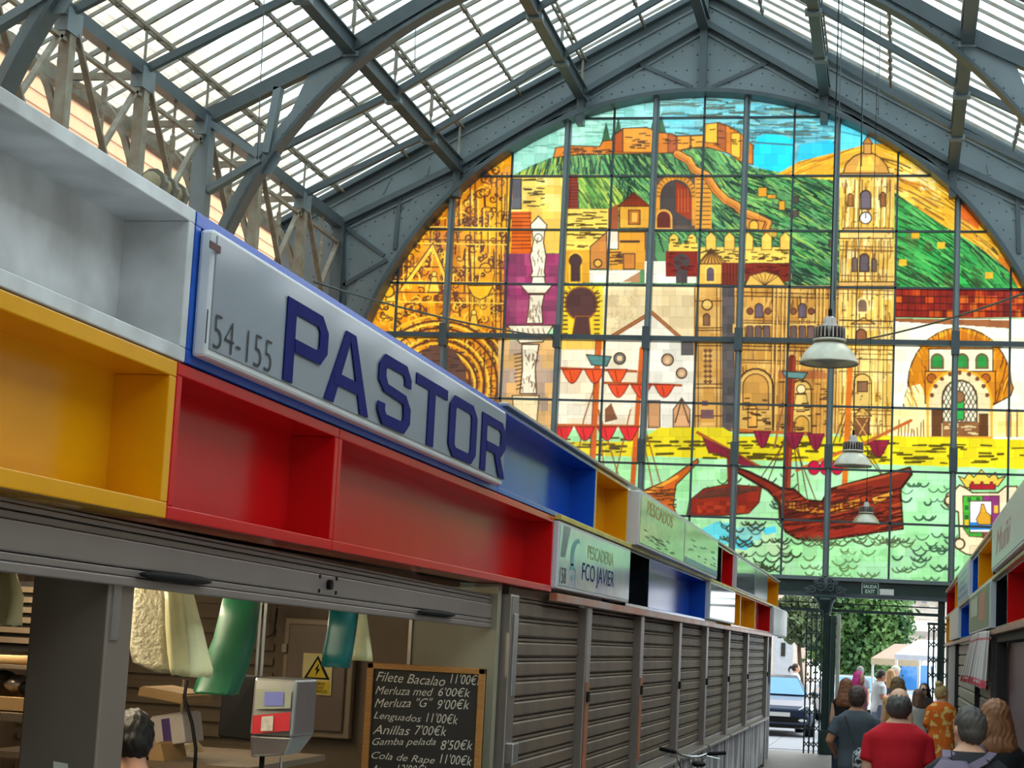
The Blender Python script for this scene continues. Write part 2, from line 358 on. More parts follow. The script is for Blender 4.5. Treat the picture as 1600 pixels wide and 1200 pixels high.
# --- roof
rf = setting('ceiling')
nb = 18
BARSP = BAY / 5
offs = [-10 ** 9]
mains = [0.0, (gx(-6.66) - XC) / 1.0, (gx(-9.21) - XC), XE]        # purlin offsets (negative side)
mains = [0.0, -2.49 * K, -5.04 * K, XE]
seconds = [0.0, -1.24 * K, -2.49 * K, -3.79 * K, -5.04 * K, -6.17 * K, XE, XO]
Y0R, Y0V = -10.0, 18.0
for sgn in (-1, 1):
    X = lambda o: XC + (o if sgn < 0 else -o)
    for i, o in enumerate(mains[:3]):
        if o == 0 and sgn > 0: continue
        x = X(o); z = z_main(x)
        b = MB().box(x - 0.05, x + 0.05, Y0R, G, z - 0.15, z + 0.1).box(x - 0.11, x + 0.11, Y0R, G, z + 0.1, z + 0.13).box(x - 0.11, x + 0.11, Y0R, G, z - 0.18, z - 0.15)
        b.build('purlin' if o else 'ridge_beam', M['iron_dark'], rf)
    for o in seconds:
        if o == 0 and sgn > 0: continue
        x = X(o); z = z_glass(x) - 0.08; main = any(abs(o - q) < 0.01 for q in mains)
        if main: MB().box(x - 0.07, x - 0.035, Y0R, G, z - 0.03, z + 0.03).box(x + 0.035, x + 0.07, Y0R, G, z - 0.03, z + 0.03).build('secondary_purlin', M['rust_iron'], rf)
        else: MB().box(x - 0.025, x + 0.025, Y0R, G, z - 0.04, z + 0.04).build('secondary_purlin', M['bar'], rf)
    # glazing bars, every fifth one a rafter on the main plane
    dirv = Vector((X(XO) - XC, 0, z_glass(X(XO)) - z_glass(XC)))
    up = Vector((-dirv.z, 0, dirv.x)).normalized()
    far = MB(); k = 0
    thin = None; thick = None
    while True:
        y = G - 0.02 - k * BARSP
        if y < Y0R: break
        big = (k % 5 == 0)
        if y >= Y0V:
            tgt = thick if big else thin
            if tgt is None:
                b = MB().bar((XC, 0, z_glass(XC)), (X(XO), 0, z_glass(X(XO))), 0.075 if big else 0.036, 0.10 if big else 0.07, up=(0, 1, 0))
                b = MB(); w, h = (0.06, 0.09) if big else (0.03, 0.06)
                p, q = Vector((XC, 0, z_glass(XC))), Vector((X(XO), 0, z_glass(X(XO))))
                b.bar(p, q, w, h)
                o = b.build('glazing_bar', M['bar'], rf); o.location = (0, y, 0)
                if big: thick = o
                else: thin = o
            else: inst(tgt, 'glazing_bar', rf, (0, y, 0))
        else:
            far.bar((XC, y, z_glass(XC)), (X(XO), y, z_glass(X(XO))), 0.04, 0.07)
        k += 1
    far.build('glazing_bars_overhead', M['bar'], rf, kind='stuff')
    # little gussets where the bars cross the secondary purlins
    gs = MB()
    for o in seconds[1:7]:
        x = X(o); z = z_glass(x) - 0.06; y = G - BARSP
        while y > Y0V:
            gs.box(x - 0.05, x + 0.05, y - 0.01, y + 0.01, z - 0.07, z + 0.0); gs.box(x - 0.03, x + 0.03, y - 0.035, y + 0.035, z - 0.04, z + 0.02); y -= BARSP
    gs.build('bar_gussets', M['bar'], rf, kind='stuff')
    # panes
    segs = [0.0, -2.49 * K, -5.04 * K, XO]
    for a, c in zip(segs[:-1], segs[1:]):
        pr = None; k = 0
        while True:
            y = G - 0.02 - (k + 1) * BARSP
            if y < Y0V - BARSP: break
            if pr is None:
                xa, xb = X(a), X(c); za, zb = z_glass(xa) + 0.03, z_glass(xb) + 0.03
                pr = MB().add([(xa, 0.01, za), (xb, 0.01, zb), (xb, BARSP - 0.01, zb), (xa, BARSP - 0.01, za)], [(0, 1, 2, 3)]).build('pane', M['roofglass'], rf, fix=False); pr.location = (0, y, 0)
            else: inst(pr, 'pane', rf, (0, y, 0))
            k += 1
        yl = G - 0.02 - k * BARSP
        xa, xb = X(a), X(c); za, zb = z_glass(xa) + 0.03, z_glass(xb) + 0.03
        MB().add([(xa, Y0R, za), (xb, Y0R, zb), (xb, yl, zb), (xa, yl, za)], [(0, 1, 2, 3)]).build('panes_overhead', M['roofglass'], rf, fix=False, kind='stuff')
    # rafters on the main plane at each bay, struts up to the glass
    k = 1
    while G - k * BAY > 8:
        y = G - k * BAY; tr = (k % 3 == 0)
        w, h = (0.2, 0.26) if tr else (0.11, 0.13)
        b = MB(); xk = [XC] + [X(-q) for q in _MX[1:3]] + [X(XE)]
        for xa_, xb_ in zip(xk[:-1], xk[1:]): b.bar((xa_, y, z_main(xa_)), (xb_, y, z_main(xb_)), w, h)
        b.build('truss_rafter' if tr else 'rafter', M['iron_dark'], rf)
        for o in mains[1:3]:
            x = X(o); MB().tube([(x, y, z_main(x)), (x, y, z_main(x) + 0.35), (x, y, z_main(x) + 0.4), (x, y, z_glass(x) - 0.05)], [0.025, 0.025, 0.045, 0.03], 6).build('purlin_strut', M['bar'], rf)
            if y > Y0V: MB().box(x - 0.16, x + 0.16, y - 0.1, y + 0.1, z_main(x) - 0.22, z_main(x) - 0.12).build('gusset', M['iron'], rf)
        k += 1
    # gable-end struts
    for o in mains[1:3]:
        x = X(o); MB().tube([(x, G - 0.3, z_main(x)), (x, G - 0.3, z_glass(x) - 0.05)], 0.03, 6).build('purlin_strut', M['bar'], rf)
        MB().box(x - 0.08, x + 0.08, G - 0.4, G - 0.12, z_main(x) - 0.75, z_main(x) + 0.15).build('purlin_shoe', M['iron_dark'], rf)
# arched trusses
AR = [(365, 360), (385, 310), (410, 260), (470, 180), (545, 110), (600, 68), (650, 35), (700, 5)]
YT = G - 3 * BAY
P_ = [PY(*p, YT) for p in AR]; xs_ = np.array([p[0] for p in P_]); zs_ = np.array([p[2] for p in P_])
P2 = [PY(*p, YT) for p in [(1362, 0), (1460, 65), (1530, 120)]]
xs_ = np.append(xs_, [2 * XC - p[0] for p in P2]); zs_ = np.append(zs_, [p[2] for p in P2])
s_ = np.linalg.lstsq(np.c_[xs_ ** 2 - 2 * XC * xs_ + zs_ * 0, 0 * xs_], 0 * xs_, rcond=None)[0]
# circle centred on the nave axis: (x-XC)^2 + (z-zc)^2 = r^2
A_ = np.c_[2 * zs_, np.ones_like(zs_)]; B_ = (xs_ - XC) ** 2 + zs_ ** 2
q_ = np.linalg.lstsq(A_, B_, rcond=None)[0]; ZT = float(q_[0]); RT = float(math.sqrt(q_[1] + ZT ** 2))
print('TRUSS arch centre z', ZT, 'r', RT, 'resid', np.round(np.hypot(xs_ - XC, zs_ - ZT) - RT, 2))
for n_, y in enumerate((YT, YT - 3 * BAY, YT - 6 * BAY)):
    a0 = 0.0
    # web plate between arch and a second curve that merges with the rafter near the crown
    t = bpy.data.objects.new('roof_truss', None); C.objects.link(t); t.parent = rf; ORG[t.name] = (0, 0, 0); t.empty_display_size = 0.1
    arc_band('arch_soffit', RT - 0.03, RT + 0.03, y - 0.17, y + 0.17, M['iron_dark'], XC, ZT, 0.0, math.pi, t, 72)
    # web: depth 0.22 at the springing, up to the rafter where it is close
    rings = MB(); n = 120
    for i in range(n):
        t0, t1 = math.pi * i / n, math.pi * (i + 1) / n
        q = []
        for tt in (t0, t1):
            c, s = math.cos(tt), math.sin(tt); x, z = XC + RT * c, ZT + RT * s
            zr = z_main(x); dep = min(max(0.24, 0.0), 9)
            gap = zr - z
            ztop = zr if gap < 0.85 else None
            q.append((x, z, XC + (RT + 0.26) * c, ZT + (RT + 0.26) * s) if ztop is None else (x, z, x, zr))
        if (q[0][3] - q[0][1] > 0.0):
            rings.hexa([(q[0][0], y - 0.02, q[0][1]), (q[1][0], y - 0.02, q[1][1]), (q[1][2], y - 0.02, q[1][3]), (q[0][2], y - 0.02, q[0][3])],
                       [(q[0][0], y + 0.02, q[0][1]), (q[1][0], y + 0.02, q[1][1]), (q[1][2], y + 0.02, q[1][3]), (q[0][2], y + 0.02, q[0][3])])
    rings.build('arch_web', M['iron'], t)
    rv = MB()
    for i in range(110):
        tt = math.pi * i / 110; rivet(XC + (RT + 0.1) * math.cos(tt), ZT + (RT + 0.1) * math.sin(tt), y - 0.02, 0.022)
    rv.build('rivets', M['iron'], t, kind='stuff')
    for sgn in (-1, 1):
        X = lambda o: XC + (o if sgn < 0 else -o)
        # hanger and strut of the haunch (from the photo, left side)
        def tp(px, py):
            p = PY(px, py, YT); x = p[0] if sgn < 0 else 2 * XC - p[0]; return Vector((x, y, p[2]))
        MB().bar(tp(436, 138), tp(417, 240), 0.14, 0.2, up=(0, 1, 0)).build('haunch_hanger', M['iron'], t)
        MB().bar(tp(325, 190), tp(408, 246), 0.12, 0.2, up=(0, 1, 0)).build('haunch_strut', M['iron'], t)
        MB().bar(tp(408, 250), tp(325, 298), 0.12, 0.2, up=(0, 1, 0)).build('haunch_strut', M['iron'], t)
        g0 = tp(413, 248); g = [g0 + Vector((0.34 * math.cos(a), -0.04, 0.34 * math.sin(a))) for a in np.linspace(0, 2 * math.pi, 7)[:-1]]
        MB().prism(g, (0, 0.02, 0)).build('haunch_gusset', M['iron'], t)
        MB().box(X(XE) - 0.15, X(XE) + 0.15, y - 0.15, y + 0.15, 0, z_main(X(XE))).build('truss_post', M['iron'], t)
# far neighbouring building seen under the eaves
M['peach'] = pm('peach_render', (236, 190, 146), 0.9, 0, 0.08, 2)
M['peach2'] = pm('peach_trim', (226, 178, 150), 0.9, 0, 0.08, 2)
M['redtrim'] = pm('red_awning', (206, 120, 110), 0.8)
nbld = thing('neighbour_building', 'peach rendered building seen through the iron lattice at left', 'building', (-21, 30, 0))
MB().box(-27, -21, 4, 60, 0, 19).build('wall', M['peach'], nbld)
cs = MB()
for k in range(26): cs.box(-21.02, -20.97, 4, 60, 9 + k * 0.36, 9.03 + k * 0.36)
cs.build('siding_courses', M['peach2'], nbld, kind='stuff')
for y in (21.5, 26.5, 31.5, 36.5, 41.5, 46.5):
    w = MB().box(-21.1, -20.9, y, y + 1.3, 11.2, 13.4).build('window', M['peach2'], nbld)
    MB().box(-21.0, -20.86, y + 0.12, y + 1.18, 11.35, 13.25).build('pane', pm('pane_dark', (120, 130, 140), 0.2), w)
    MB().box(-20.95, -20.3, y - 0.15, y + 1.45, 13.45, 13.62).build('awning', M['redtrim'], nbld)
wbk = struct('wall_back', MB().prism([(-14.2, -10, 0), (5.2, -10, 0), (5.2, -10, 11.2), (XC, -10, 16.5), (-14.2, -10, 11.2)], (0, -0.3, 0)), M['inner_plaster'])  # unseen wall, closed up to the gable to cut light from behind the camera
# ------------------------------------------------------------------ the painted glass window
# The picture is drawn into an array laid over the glass (1 cell = about 14 mm of glass) and stored as colours of the panes' vertices.
PX0, PY0, PW, PH = 555, 138, 1130, 800
img = np.zeros((PH, PW, 3), np.float32); img[:] = (165, 228, 160)
def mask(pts):
    p = np.asarray(pts, float) - (PX0, PY0)
    x0, y0 = np.floor(p.min(0)).astype(int); x1, y1 = np.ceil(p.max(0)).astype(int) + 1
    x0, y0 = max(x0, 0), max(y0, 0); x1, y1 = min(x1, PW), min(y1, PH)
    if x1 <= x0 or y1 <= y0: return None
    gx_, gy_ = np.meshgrid(np.arange(x0, x1) + 0.5, np.arange(y0, y1) + 0.5); m = np.zeros(gx_.shape, bool)
    n = len(p)
    for i in range(n):
        xa, ya = p[i]; xb, yb = p[(i + 1) % n]
        if ya == yb: continue
        c = ((ya > gy_) != (yb > gy_)) & (gx_ < (xb - xa) * (gy_ - ya) / (yb - ya) + xa); m ^= c
    return m, (slice(y0, y1), slice(x0, x1))
def fill(pts, c, mix=1.0, outline=None, ow=1.6):
    r = mask(pts)
    if r is None: return
    m, s = r; a = img[s]; a[m] = a[m] * (1 - mix) + np.asarray(c, np.float32) * mix
    if outline is not None: line(list(pts) + [pts[0]], outline, ow)
def rect(x0, y0, x1, y1, c, **k): fill([(x0, y0), (x1, y0), (x1, y1), (x0, y1)], c, **k)
def seg(a, b, c, w, clip=None):
    ax, ay = a[0] - PX0, a[1] - PY0; bx, by = b[0] - PX0, b[1] - PY0; h = w / 2 + 1
    x0, x1 = int(max(0, min(ax, bx) - h)), int(min(PW, max(ax, bx) + h + 1)); y0, y1 = int(max(0, min(ay, by) - h)), int(min(PH, max(ay, by) + h + 1))
    if x1 <= x0 or y1 <= y0: return
    gx_, gy_ = np.meshgrid(np.arange(x0, x1) + 0.5, np.arange(y0, y1) + 0.5); dx, dy = bx - ax, by - ay; l2 = dx * dx + dy * dy + 1e-9
    t = np.clip(((gx_ - ax) * dx + (gy_ - ay) * dy) / l2, 0, 1); d = np.hypot(gx_ - ax - t * dx, gy_ - ay - t * dy)
    al = np.clip(w / 2 + 0.5 - d, 0, 1)
    if clip is not None: al = al * clip[y0:y1, x0:x1]
    al = al[..., None]
    s = (slice(y0, y1), slice(x0, x1)); img[s] = img[s] * (1 - al) + np.asarray(c, np.float32) * al
def line(pts, c, w=1.6, clip=None):
    for a, b in zip(pts[:-1], pts[1:]): seg(a, b, c, w, clip)
def full(pts):
    m = np.zeros((PH, PW), bool); r = mask(pts)
    if r is not None: m[r[1]] = r[0]
    return m
def circ(cx, cy, r, ry=None, n=24, a0=0, a1=2 * math.pi): ry = ry or r; return [(cx + r * math.cos(a0 + (a1 - a0) * i / n), cy + ry * math.sin(a0 + (a1 - a0) * i / n)) for i in range(n + 1)]
rr = random.Random(11); U = rr.uniform
BR = (74, 46, 26); DK = (48, 44, 40)
def dashes(x0, y0, x1, y1, n, c=(70, 58, 20), lw=(8, 22), w=2.6):
    for _ in range(n):
        x, y, l = U(x0, x1 - 4), U(y0 + 2, y1 - 2), U(*lw); line([(x, y), (min(x + l, x1), y + U(-1, 1))], c, U(1.6, w))
def tiles(x0, y0, x1, y1, cols, tw=13, th=11):
    y = y0
    while y < y1:
        x = x0 - U(0, tw)
        while x < x1:
            w = U(tw * 0.7, tw * 1.5); rect(max(x, x0), y, min(x + w, x1), min(y + th, y1), rr.choice(cols)); x += w
        y += th
def arch(cx, y0, y1, hw, c, oc=BR, ow=1.5):
    p = [(cx - hw, y1)] + [(cx - hw * math.cos(t), y0 + hw - hw * math.sin(t)) for t in np.linspace(0, math.pi, 10)] + [(cx + hw, y1)]
    fill(p, c, outline=oc, ow=ow)
# sky
tiles(800, 140, 965, 275, [(150, 208, 186), (162, 214, 190), (140, 200, 178), (170, 220, 200)], 16, 14)
tiles(965, 140, 1035, 275, [(128, 196, 186), (140, 206, 200), (150, 212, 205)], 16, 14)
tiles(1035, 140, 1180, 275, [(110, 186, 194), (120, 200, 210), (130, 190, 190)], 16, 12)
tiles(1180, 140, 1420, 275, [(92, 160, 170), (104, 178, 190), (118, 170, 165)], 16, 12)
for _ in range(80):
    x, y = U(800, 1030), U(150, 235); line([(x, y), (x + U(15, 40), y + U(-3, 4))], (110, 165, 145), U(0.8, 2))
for _ in range(230):
    x, y = U(1030, 1330), U(145, 235); l = U(15, 60); line([(x, y), (x + l / 2, y + U(-2, 2)), (x + l, y + U(-4, 6))], rr.choice([(78, 92, 78), (96, 118, 108), (70, 130, 140), (110, 210, 225), (120, 190, 195)]), U(1, 4))
fill([(1178, 233), (1182, 214), (1205, 206), (1240, 216), (1243, 256), (1218, 270), (1178, 258)], (34, 205, 238))
fill([(1250, 225), (1300, 218), (1312, 240), (1262, 254), (1243, 262)], (46, 190, 222))
fill([(1312, 190), (1352, 210), (1352, 226), (1312, 240)], (92, 210, 226)); line([(1312, 205), (1345, 212)], (60, 150, 165), 2)
line([(1180, 222), (1240, 226)], (70, 110, 110), 2.5); line([(1180, 206), (1245, 210)], (70, 100, 100), 3)
# green hill
hill = [(798, 275), (830, 258), (865, 244), (960, 238), (1050, 236), (1078, 229), (1110, 230), (1145, 245), (1180, 262), (1225, 269), (1300, 250), (1320, 280), (1320, 450), (860, 450), (798, 300)]
fill(hill, (86, 138, 84)); hm = full(hill)
fill([(798, 275), (865, 246), (885, 244), (890, 272), (798, 275)], (186, 190, 62))
def hatch(clip, x0, y0, x1, y1, n, ang, cols, ln=(18, 46), w=(0.8, 2.4), bend=6):
    for _ in range(n):
        x, y, l = U(x0, x1), U(y0, y1), U(*ln); a = ang(x, y) + U(-0.12, 0.12); dx, dy = math.cos(a) * l / 2, math.sin(a) * l / 2; b = U(-bend, bend)
        line([(x - dx, y - dy), (x + b * math.sin(a) * 0.4, y - b * math.cos(a) * 0.4), (x + dx, y + dy)], rr.choice(cols), U(*w), clip)
GC = [(34, 58, 44), (40, 70, 50), (30, 48, 40), (126, 178, 92), (150, 190, 84), (100, 170, 100)]
hatch(hm, 800, 240, 1000, 330, 420, lambda x, y: 2.1 - (x - 800) / 200 * 1.2, GC)
hatch(hm, 798, 240, 1320, 450, 420, lambda x, y: 2.0 - (x - 800) / 330, [(30, 50, 38), (36, 58, 44), (46, 74, 50)], (16, 40), (1, 2.6))
hatch(hm, 990, 235, 1180, 370, 420, lambda x, y: 0.9 - (y - 235) / 500, GC)
hatch(hm, 1150, 260, 1320, 450, 620, lambda x, y: 0.35 + (x - 1150) / 800, GC + [(44, 60, 40), (60, 150, 70)])
for _ in range(9): x, y = U(1180, 1300), U(285, 430); rect(x, y, x + U(6, 16), y + U(6, 16), rr.choice([(214, 150, 40), (80, 70, 56), (200, 160, 60)]), outline=DK, ow=1)
# right hillside, gold above green
fill([(1215, 271), (1250, 251), (1300, 239), (1358, 224), (1420, 225), (1690, 480), (1690, 460), (1500, 450), (1395, 310), (1310, 282)], (226, 168, 42)); gh = full([(1215, 271), (1250, 251), (1300, 239), (1358, 224), (1420, 225), (1690, 480), (1500, 450), (1395, 310), (1310, 282)])
tiles(1400, 255, 1470, 330, [(232, 176, 50), (224, 160, 38), (238, 200, 96), (240, 214, 140)], 22, 14)
hatch(gh, 1215, 222, 1640, 455, 520, lambda x, y: -0.35 if x < 1350 else 0.35 + (x - 1390) / 420, [(120, 78, 20), (96, 66, 26), (246, 214, 96), (250, 206, 60), (206, 132, 26), (190, 110, 20)], (20, 60), (0.8, 2.6))
fill([(1500, 315), (1530, 340), (1530, 358), (1500, 340)], (204, 92, 24)); fill([(1560, 395), (1595, 430), (1600, 448), (1565, 440)], (216, 120, 30))
gr = [(1393, 296), (1430, 322), (1475, 352), (1530, 385), (1575, 420), (1592, 450), (1393, 450)]
fill(gr, (48, 150, 66)); gm_ = full(gr)
for _ in range(16): x, y = U(1400, 1560), U(350, 430); s_ = U(12, 24); m_ = [(x, y), (x + s_, y), (x + s_, y + s_ * 1.3), (x, y + s_ * 1.3)]; r_m = mask(m_); img[r_m[1]] = np.where((gm_[r_m[1]] & r_m[0])[..., None], np.array(rr.choice([(58, 176, 78), (60, 116, 56), (84, 120, 60), (40, 140, 60)]), np.float32), img[r_m[1]])
hatch(gm_, 1393, 300, 1595, 450, 420, lambda x, y: 0.45 + (x - 1390) / 500, [(36, 62, 34), (46, 76, 36), (30, 50, 30), (96, 190, 90), (70, 170, 80)], (20, 60))
for x, y in ((1425, 362), (1405, 405), (1465, 378), (1540, 425)): rect(x, y, x + 12, y + 10, (226, 170, 40))
# castle on the hill
def c5(pts): return [(860 + x / 3.0, 150 + y / 3.0) for x, y in pts]
for x, y, h in ((947, 216, 24), (966, 210, 26), (1022, 204, 22), (1033, 200, 20), (958, 222, 14)): fill([(x, y - h), (x + 7, y + 6), (x - 7, y + 6)], (58, 92, 62), outline=(40, 60, 44), ow=1)
fill(c5([(12, 288), (25, 240), (100, 232), (230, 235), (245, 210), (290, 205), (300, 180), (340, 150), (450, 145), (490, 160), (515, 170), (570, 175), (590, 185), (720, 180), (725, 130), (790, 122), (825, 135), (890, 170), (950, 230), (950, 320), (890, 305), (830, 265), (740, 240), (640, 245), (590, 265), (290, 270), (95, 276)]), (206, 118, 34), outline=BR, ow=1.6)
for q, c in (([(340, 150), (450, 147), (488, 160), (488, 262), (340, 262)], (226, 146, 44)), ([(595, 187), (655, 185), (655, 240), (595, 255)], (230, 150, 44)), ([(660, 186), (718, 184), (718, 236), (660, 240)], (236, 164, 50)), ([(726, 130), (782, 124), (782, 220), (726, 215)], (240, 176, 48)), ([(784, 126), (822, 137), (822, 255), (784, 235)], (160, 84, 40)), ([(848, 172), (890, 172), (890, 290), (848, 275)], (244, 190, 60)), ([(300, 182), (338, 156), (338, 262), (300, 262)], (176, 80, 32)), ([(550, 178), (590, 188), (590, 262), (550, 262)], (170, 84, 40))):
    fill(c5(q), c, outline=BR, ow=1.1)
dashes(872, 228, 960, 242, 22, BR, (4, 12), 1.8); dashes(976, 204, 1020, 234, 18, BR, (4, 14), 1.8); dashes(1035, 214, 1100, 232, 16, BR, (3, 10), 1.6); dashes(1104, 196, 1160, 230, 14, BR, (3, 9), 1.6)
# yellow walls, houses on the left slope
rect(795, 273, 883, 395, (242, 204, 92)); tiles(797, 275, 880, 330, [(244, 208, 96), (238, 194, 78), (246, 216, 120)], 20, 14)
rect(798, 279, 814, 326, (92, 88, 92), outline=DK); dashes(815, 276, 850, 325, 18)
rect(886, 272, 903, 326, (132, 44, 26)); [line([(887, y), (902, y)], (80, 30, 20), 1.4) for y in range(276, 326, 5)]
fill([(903, 272), (940, 272), (975, 300), (965, 340), (905, 325)], (120, 168, 74)); hatch(full([(903, 272), (940, 272), (975, 300), (965, 340), (905, 325)]), 903, 272, 975, 340, 120, lambda x, y: 1.0, [(190, 200, 80), (50, 80, 40), (90, 150, 60)])
rect(880, 326, 950, 356, (244, 208, 88)); rect(880, 357, 950, 390, (244, 204, 84)); dashes(884, 328, 948, 388, 40, (84, 60, 16))
rect(790, 330, 832, 396, (206, 92, 22)); [line([(792, 334 + 6 * i), (830, 334 + 6 * i + U(-1, 1))], (120, 46, 14), 1.8) for i in range(10)]
fill([(950, 326), (966, 318), (966, 356), (950, 372)], (150, 74, 40))
fill([(965, 322), (990, 300), (1016, 322)], (140, 52, 26), outline=BR); [line([(990, 302), (x, 321)], (90, 34, 20), 1.2) for x in range(968, 1016, 6)]
rect(968, 322, 1015, 356, (224, 160, 50), outline=BR); rect(982, 328, 1000, 350, (180, 104, 36), outline=BR); rect(987, 332, 996, 346, (228, 170, 70))
rect(948, 358, 966, 388, (236, 216, 190)); rect(966, 362, 1008, 420, (220, 150, 36), outline=BR); rect(948, 390, 1008, 421, (214, 146, 40)); line([(970, 377), (998, 377)], BR, 4); rect(974, 396, 992, 420, (190, 116, 40), outline=BR); dashes(950, 388, 972, 418, 12, BR)
rect(882, 390, 921, 441, (222, 156, 36)); arch(899, 394, 441, 9, (74, 46, 44), (240, 190, 50), 3); circ_p = circ(899, 407, 10); fill(circ_p, (74, 46, 44), outline=BR, ow=1)
fill([(922, 385), (948, 362), (948, 420), (922, 420)], (196, 124, 50), outline=BR); fill(circ(934, 411, 6), (230, 170, 60), outline=BR, ow=2)
rect(921, 422, 1000, 441, (236, 224, 200)); fill([(972, 440), (1000, 424), (1000, 441)], (180, 130, 90)); rect(1008, 355, 1024, 441, (84, 76, 72)); rect(1007, 408, 1040, 424, (236, 226, 206)); rect(1007, 424, 1088, 442, (236, 226, 206))
# big horseshoe arch and stair
rect(1024, 272, 1088, 358, (90, 72, 60)); fill(circ(1056, 306, 33, 34), (206, 136, 44)); rect(1023, 306, 1034, 358, (206, 136, 44)); rect(1078, 306, 1090, 352, (206, 136, 44))
fill(circ(1056, 308, 25, 28), (70, 60, 56)); rect(1031, 308, 1081, 352, (70, 60, 56)); fill([(1056, 283), (1074, 292), (1081, 310), (1080, 345), (1056, 330)], (140, 50, 26)); [line([(1060 + 5 * i, 296), (1060 + 5 * i, 330)], (190, 90, 34), 1.4) for i in range(4)]
for i in range(16):
    t = math.pi * i / 15; line([(1056 - 26 * math.cos(t), 306 - 28 * math.sin(t)), (1056 - 33 * math.cos(t), 306 - 34 * math.sin(t))], BR, 1.2)
arch(1037, 328, 357, 12, (96, 40, 30), (220, 160, 70), 3)
rect(1086, 274, 1112, 358, (222, 150, 50)); [line([(1088, 280 + 7 * i), (1110, 280 + 7 * i)], BR, 1.3) for i in range(12)]
zz = [(1058, 240), (1076, 250), (1084, 264), (1104, 274), (1118, 296), (1134, 312), (1150, 320), (1160, 330), (1180, 338), (1200, 348), (1196, 358)]
line(zz, (90, 50, 24), 14); line(zz, (212, 130, 48), 11); line([(x - 2, y + 2) for x, y in zz], (130, 70, 30), 1.2); line([(x + 3, y - 3) for x, y in zz], (236, 176, 80), 1.4)
fill([(1160, 340), (1196, 346), (1190, 362), (1168, 358)], (214, 140, 50), outline=BR); arch(1178, 344, 358, 7, (236, 180, 60))
# crenellated wall
for x in (1046, 1074): fill([(x, 390), (x, 370), (x + 7, 364), (x + 14, 370), (x + 14, 390)], (238, 192, 76), outline=BR, ow=1)
rect(1045, 380, 1090, 392, (238, 192, 76)); rect(1092, 386, 1233, 410, (240, 196, 84))
for x in range(1103, 1230, 29): fill([(x, 390), (x, 370), (x + 8, 362), (x + 16, 370), (x + 16, 390)], (238, 190, 78), outline=BR, ow=1)
dashes(1094, 388, 1232, 409, 55, (70, 56, 20), (4, 10), 2); dashes(1046, 368, 1090, 390, 14, (70, 56, 20), (4, 9), 2)
rect(1040, 392, 1090, 432, (128, 36, 26)); fill(circ(1065, 409, 13), (74, 62, 60)); rect(1056, 415, 1074, 442, (74, 62, 60)); dashes(1041, 393, 1089, 430, 20, (90, 26, 20), (4, 10))
fill([(1090, 412), (1111, 388), (1136, 412)], (214, 150, 60), outline=BR); [line([(1111, 390), (x, 411)], BR, 1.5) for x in range(1094, 1135, 6)]
rect(1091, 412, 1128, 444, (230, 176, 72), outline=BR); arch(1110, 416, 440, 7, (96, 76, 84), (240, 200, 90), 2)
rect(1128, 410, 1156, 446, (120, 40, 24)); [line([(x, 411), (x, 445)], (70, 24, 18), 1.2) for x in range(1131, 1156, 5)]
rect(1164, 411, 1234, 440, (124, 38, 22)); dashes(1165, 412, 1233, 438, 26, (80, 24, 16), (5, 14)); fill([(1164, 446), (1172, 430), (1195, 424), (1216, 430), (1228, 446)], (222, 170, 72), outline=BR); [line([(1195, 446), (1172 + 8 * i, 428)], BR, 1.1) for i in range(7)]
# key-hole arch and beige block
rect(876, 446, 942, 528, (244, 206, 46)); fill(circ(908, 474, 25, 26), (84, 52, 48), outline=(150, 90, 30), ow=2.5); fill([(899, 494), (920, 494), (923, 528), (893, 528)], (84, 52, 48), outline=(150, 90, 30), ow=1.5)
for i in range(10): line([(880, 458 + 7 * i), (886, 458 + 7 * i)], BR, 2.4); line([(929, 458 + 7 * i), (936, 458 + 7 * i)], BR, 2.4)
for i in range(12): t = math.pi * (i + 0.5) / 12; line([(908 - 28 * math.cos(t), 474 - 29 * math.sin(t)), (908 - 33 * math.cos(t), 474 - 33 * math.sin(t))], BR, 1.5)
tiles(943, 446, 1088, 530, [(226, 202, 152), (220, 196, 146), (230, 208, 160)], 22, 16)
for _ in range(60): x, y = U(955, 995), U(455, 505); line([(x, y), (x + U(-6, 6), y + U(-8, 8))], (206, 182, 130), 1.2)
rect(864, 528, 1092, 672, (240, 226, 198)); tiles(866, 545, 1006, 668, [(242, 228, 198), (238, 222, 190), (246, 234, 208), (240, 220, 186)], 22, 18)
rect(872, 532, 945, 546, (240, 196, 90)); tiles(1006, 530, 1090, 668, [(236, 228, 208), (230, 224, 206), (240, 232, 214)], 20, 18)
fill([(957, 530), (1018, 490), (1068, 532)], (232, 222, 200)); line([(952, 528), (1018, 488), (1066, 530)], (120, 66, 34), 6); line([(952, 528), (1018, 488), (1066, 530)], (180, 110, 56), 2.5)
for x, y, r in ((968, 560, 9), (1043, 562, 9), (1065, 583, 8)): fill(circ(x, y, r), (200, 160, 120) if x > 1000 else (110, 110, 100), outline=BR, ow=2); fill(circ(x, y, r * 0.5), (226, 190, 140))
rect(1064, 530, 1084, 555, (90, 84, 80)); fill([(945, 640), (955, 630), (965, 655), (945, 660)], (130, 80, 50)); rect(1013, 626, 1031, 668, (206, 150, 100), outline=BR); fill([(1052, 668), (1052, 640), (1065, 622), (1078, 640), (1078, 668)], (214, 160, 110), outline=BR); line([(1065, 624), (1055, 660)], BR, 2); line([(1065, 624), (1076, 660)], BR, 2)
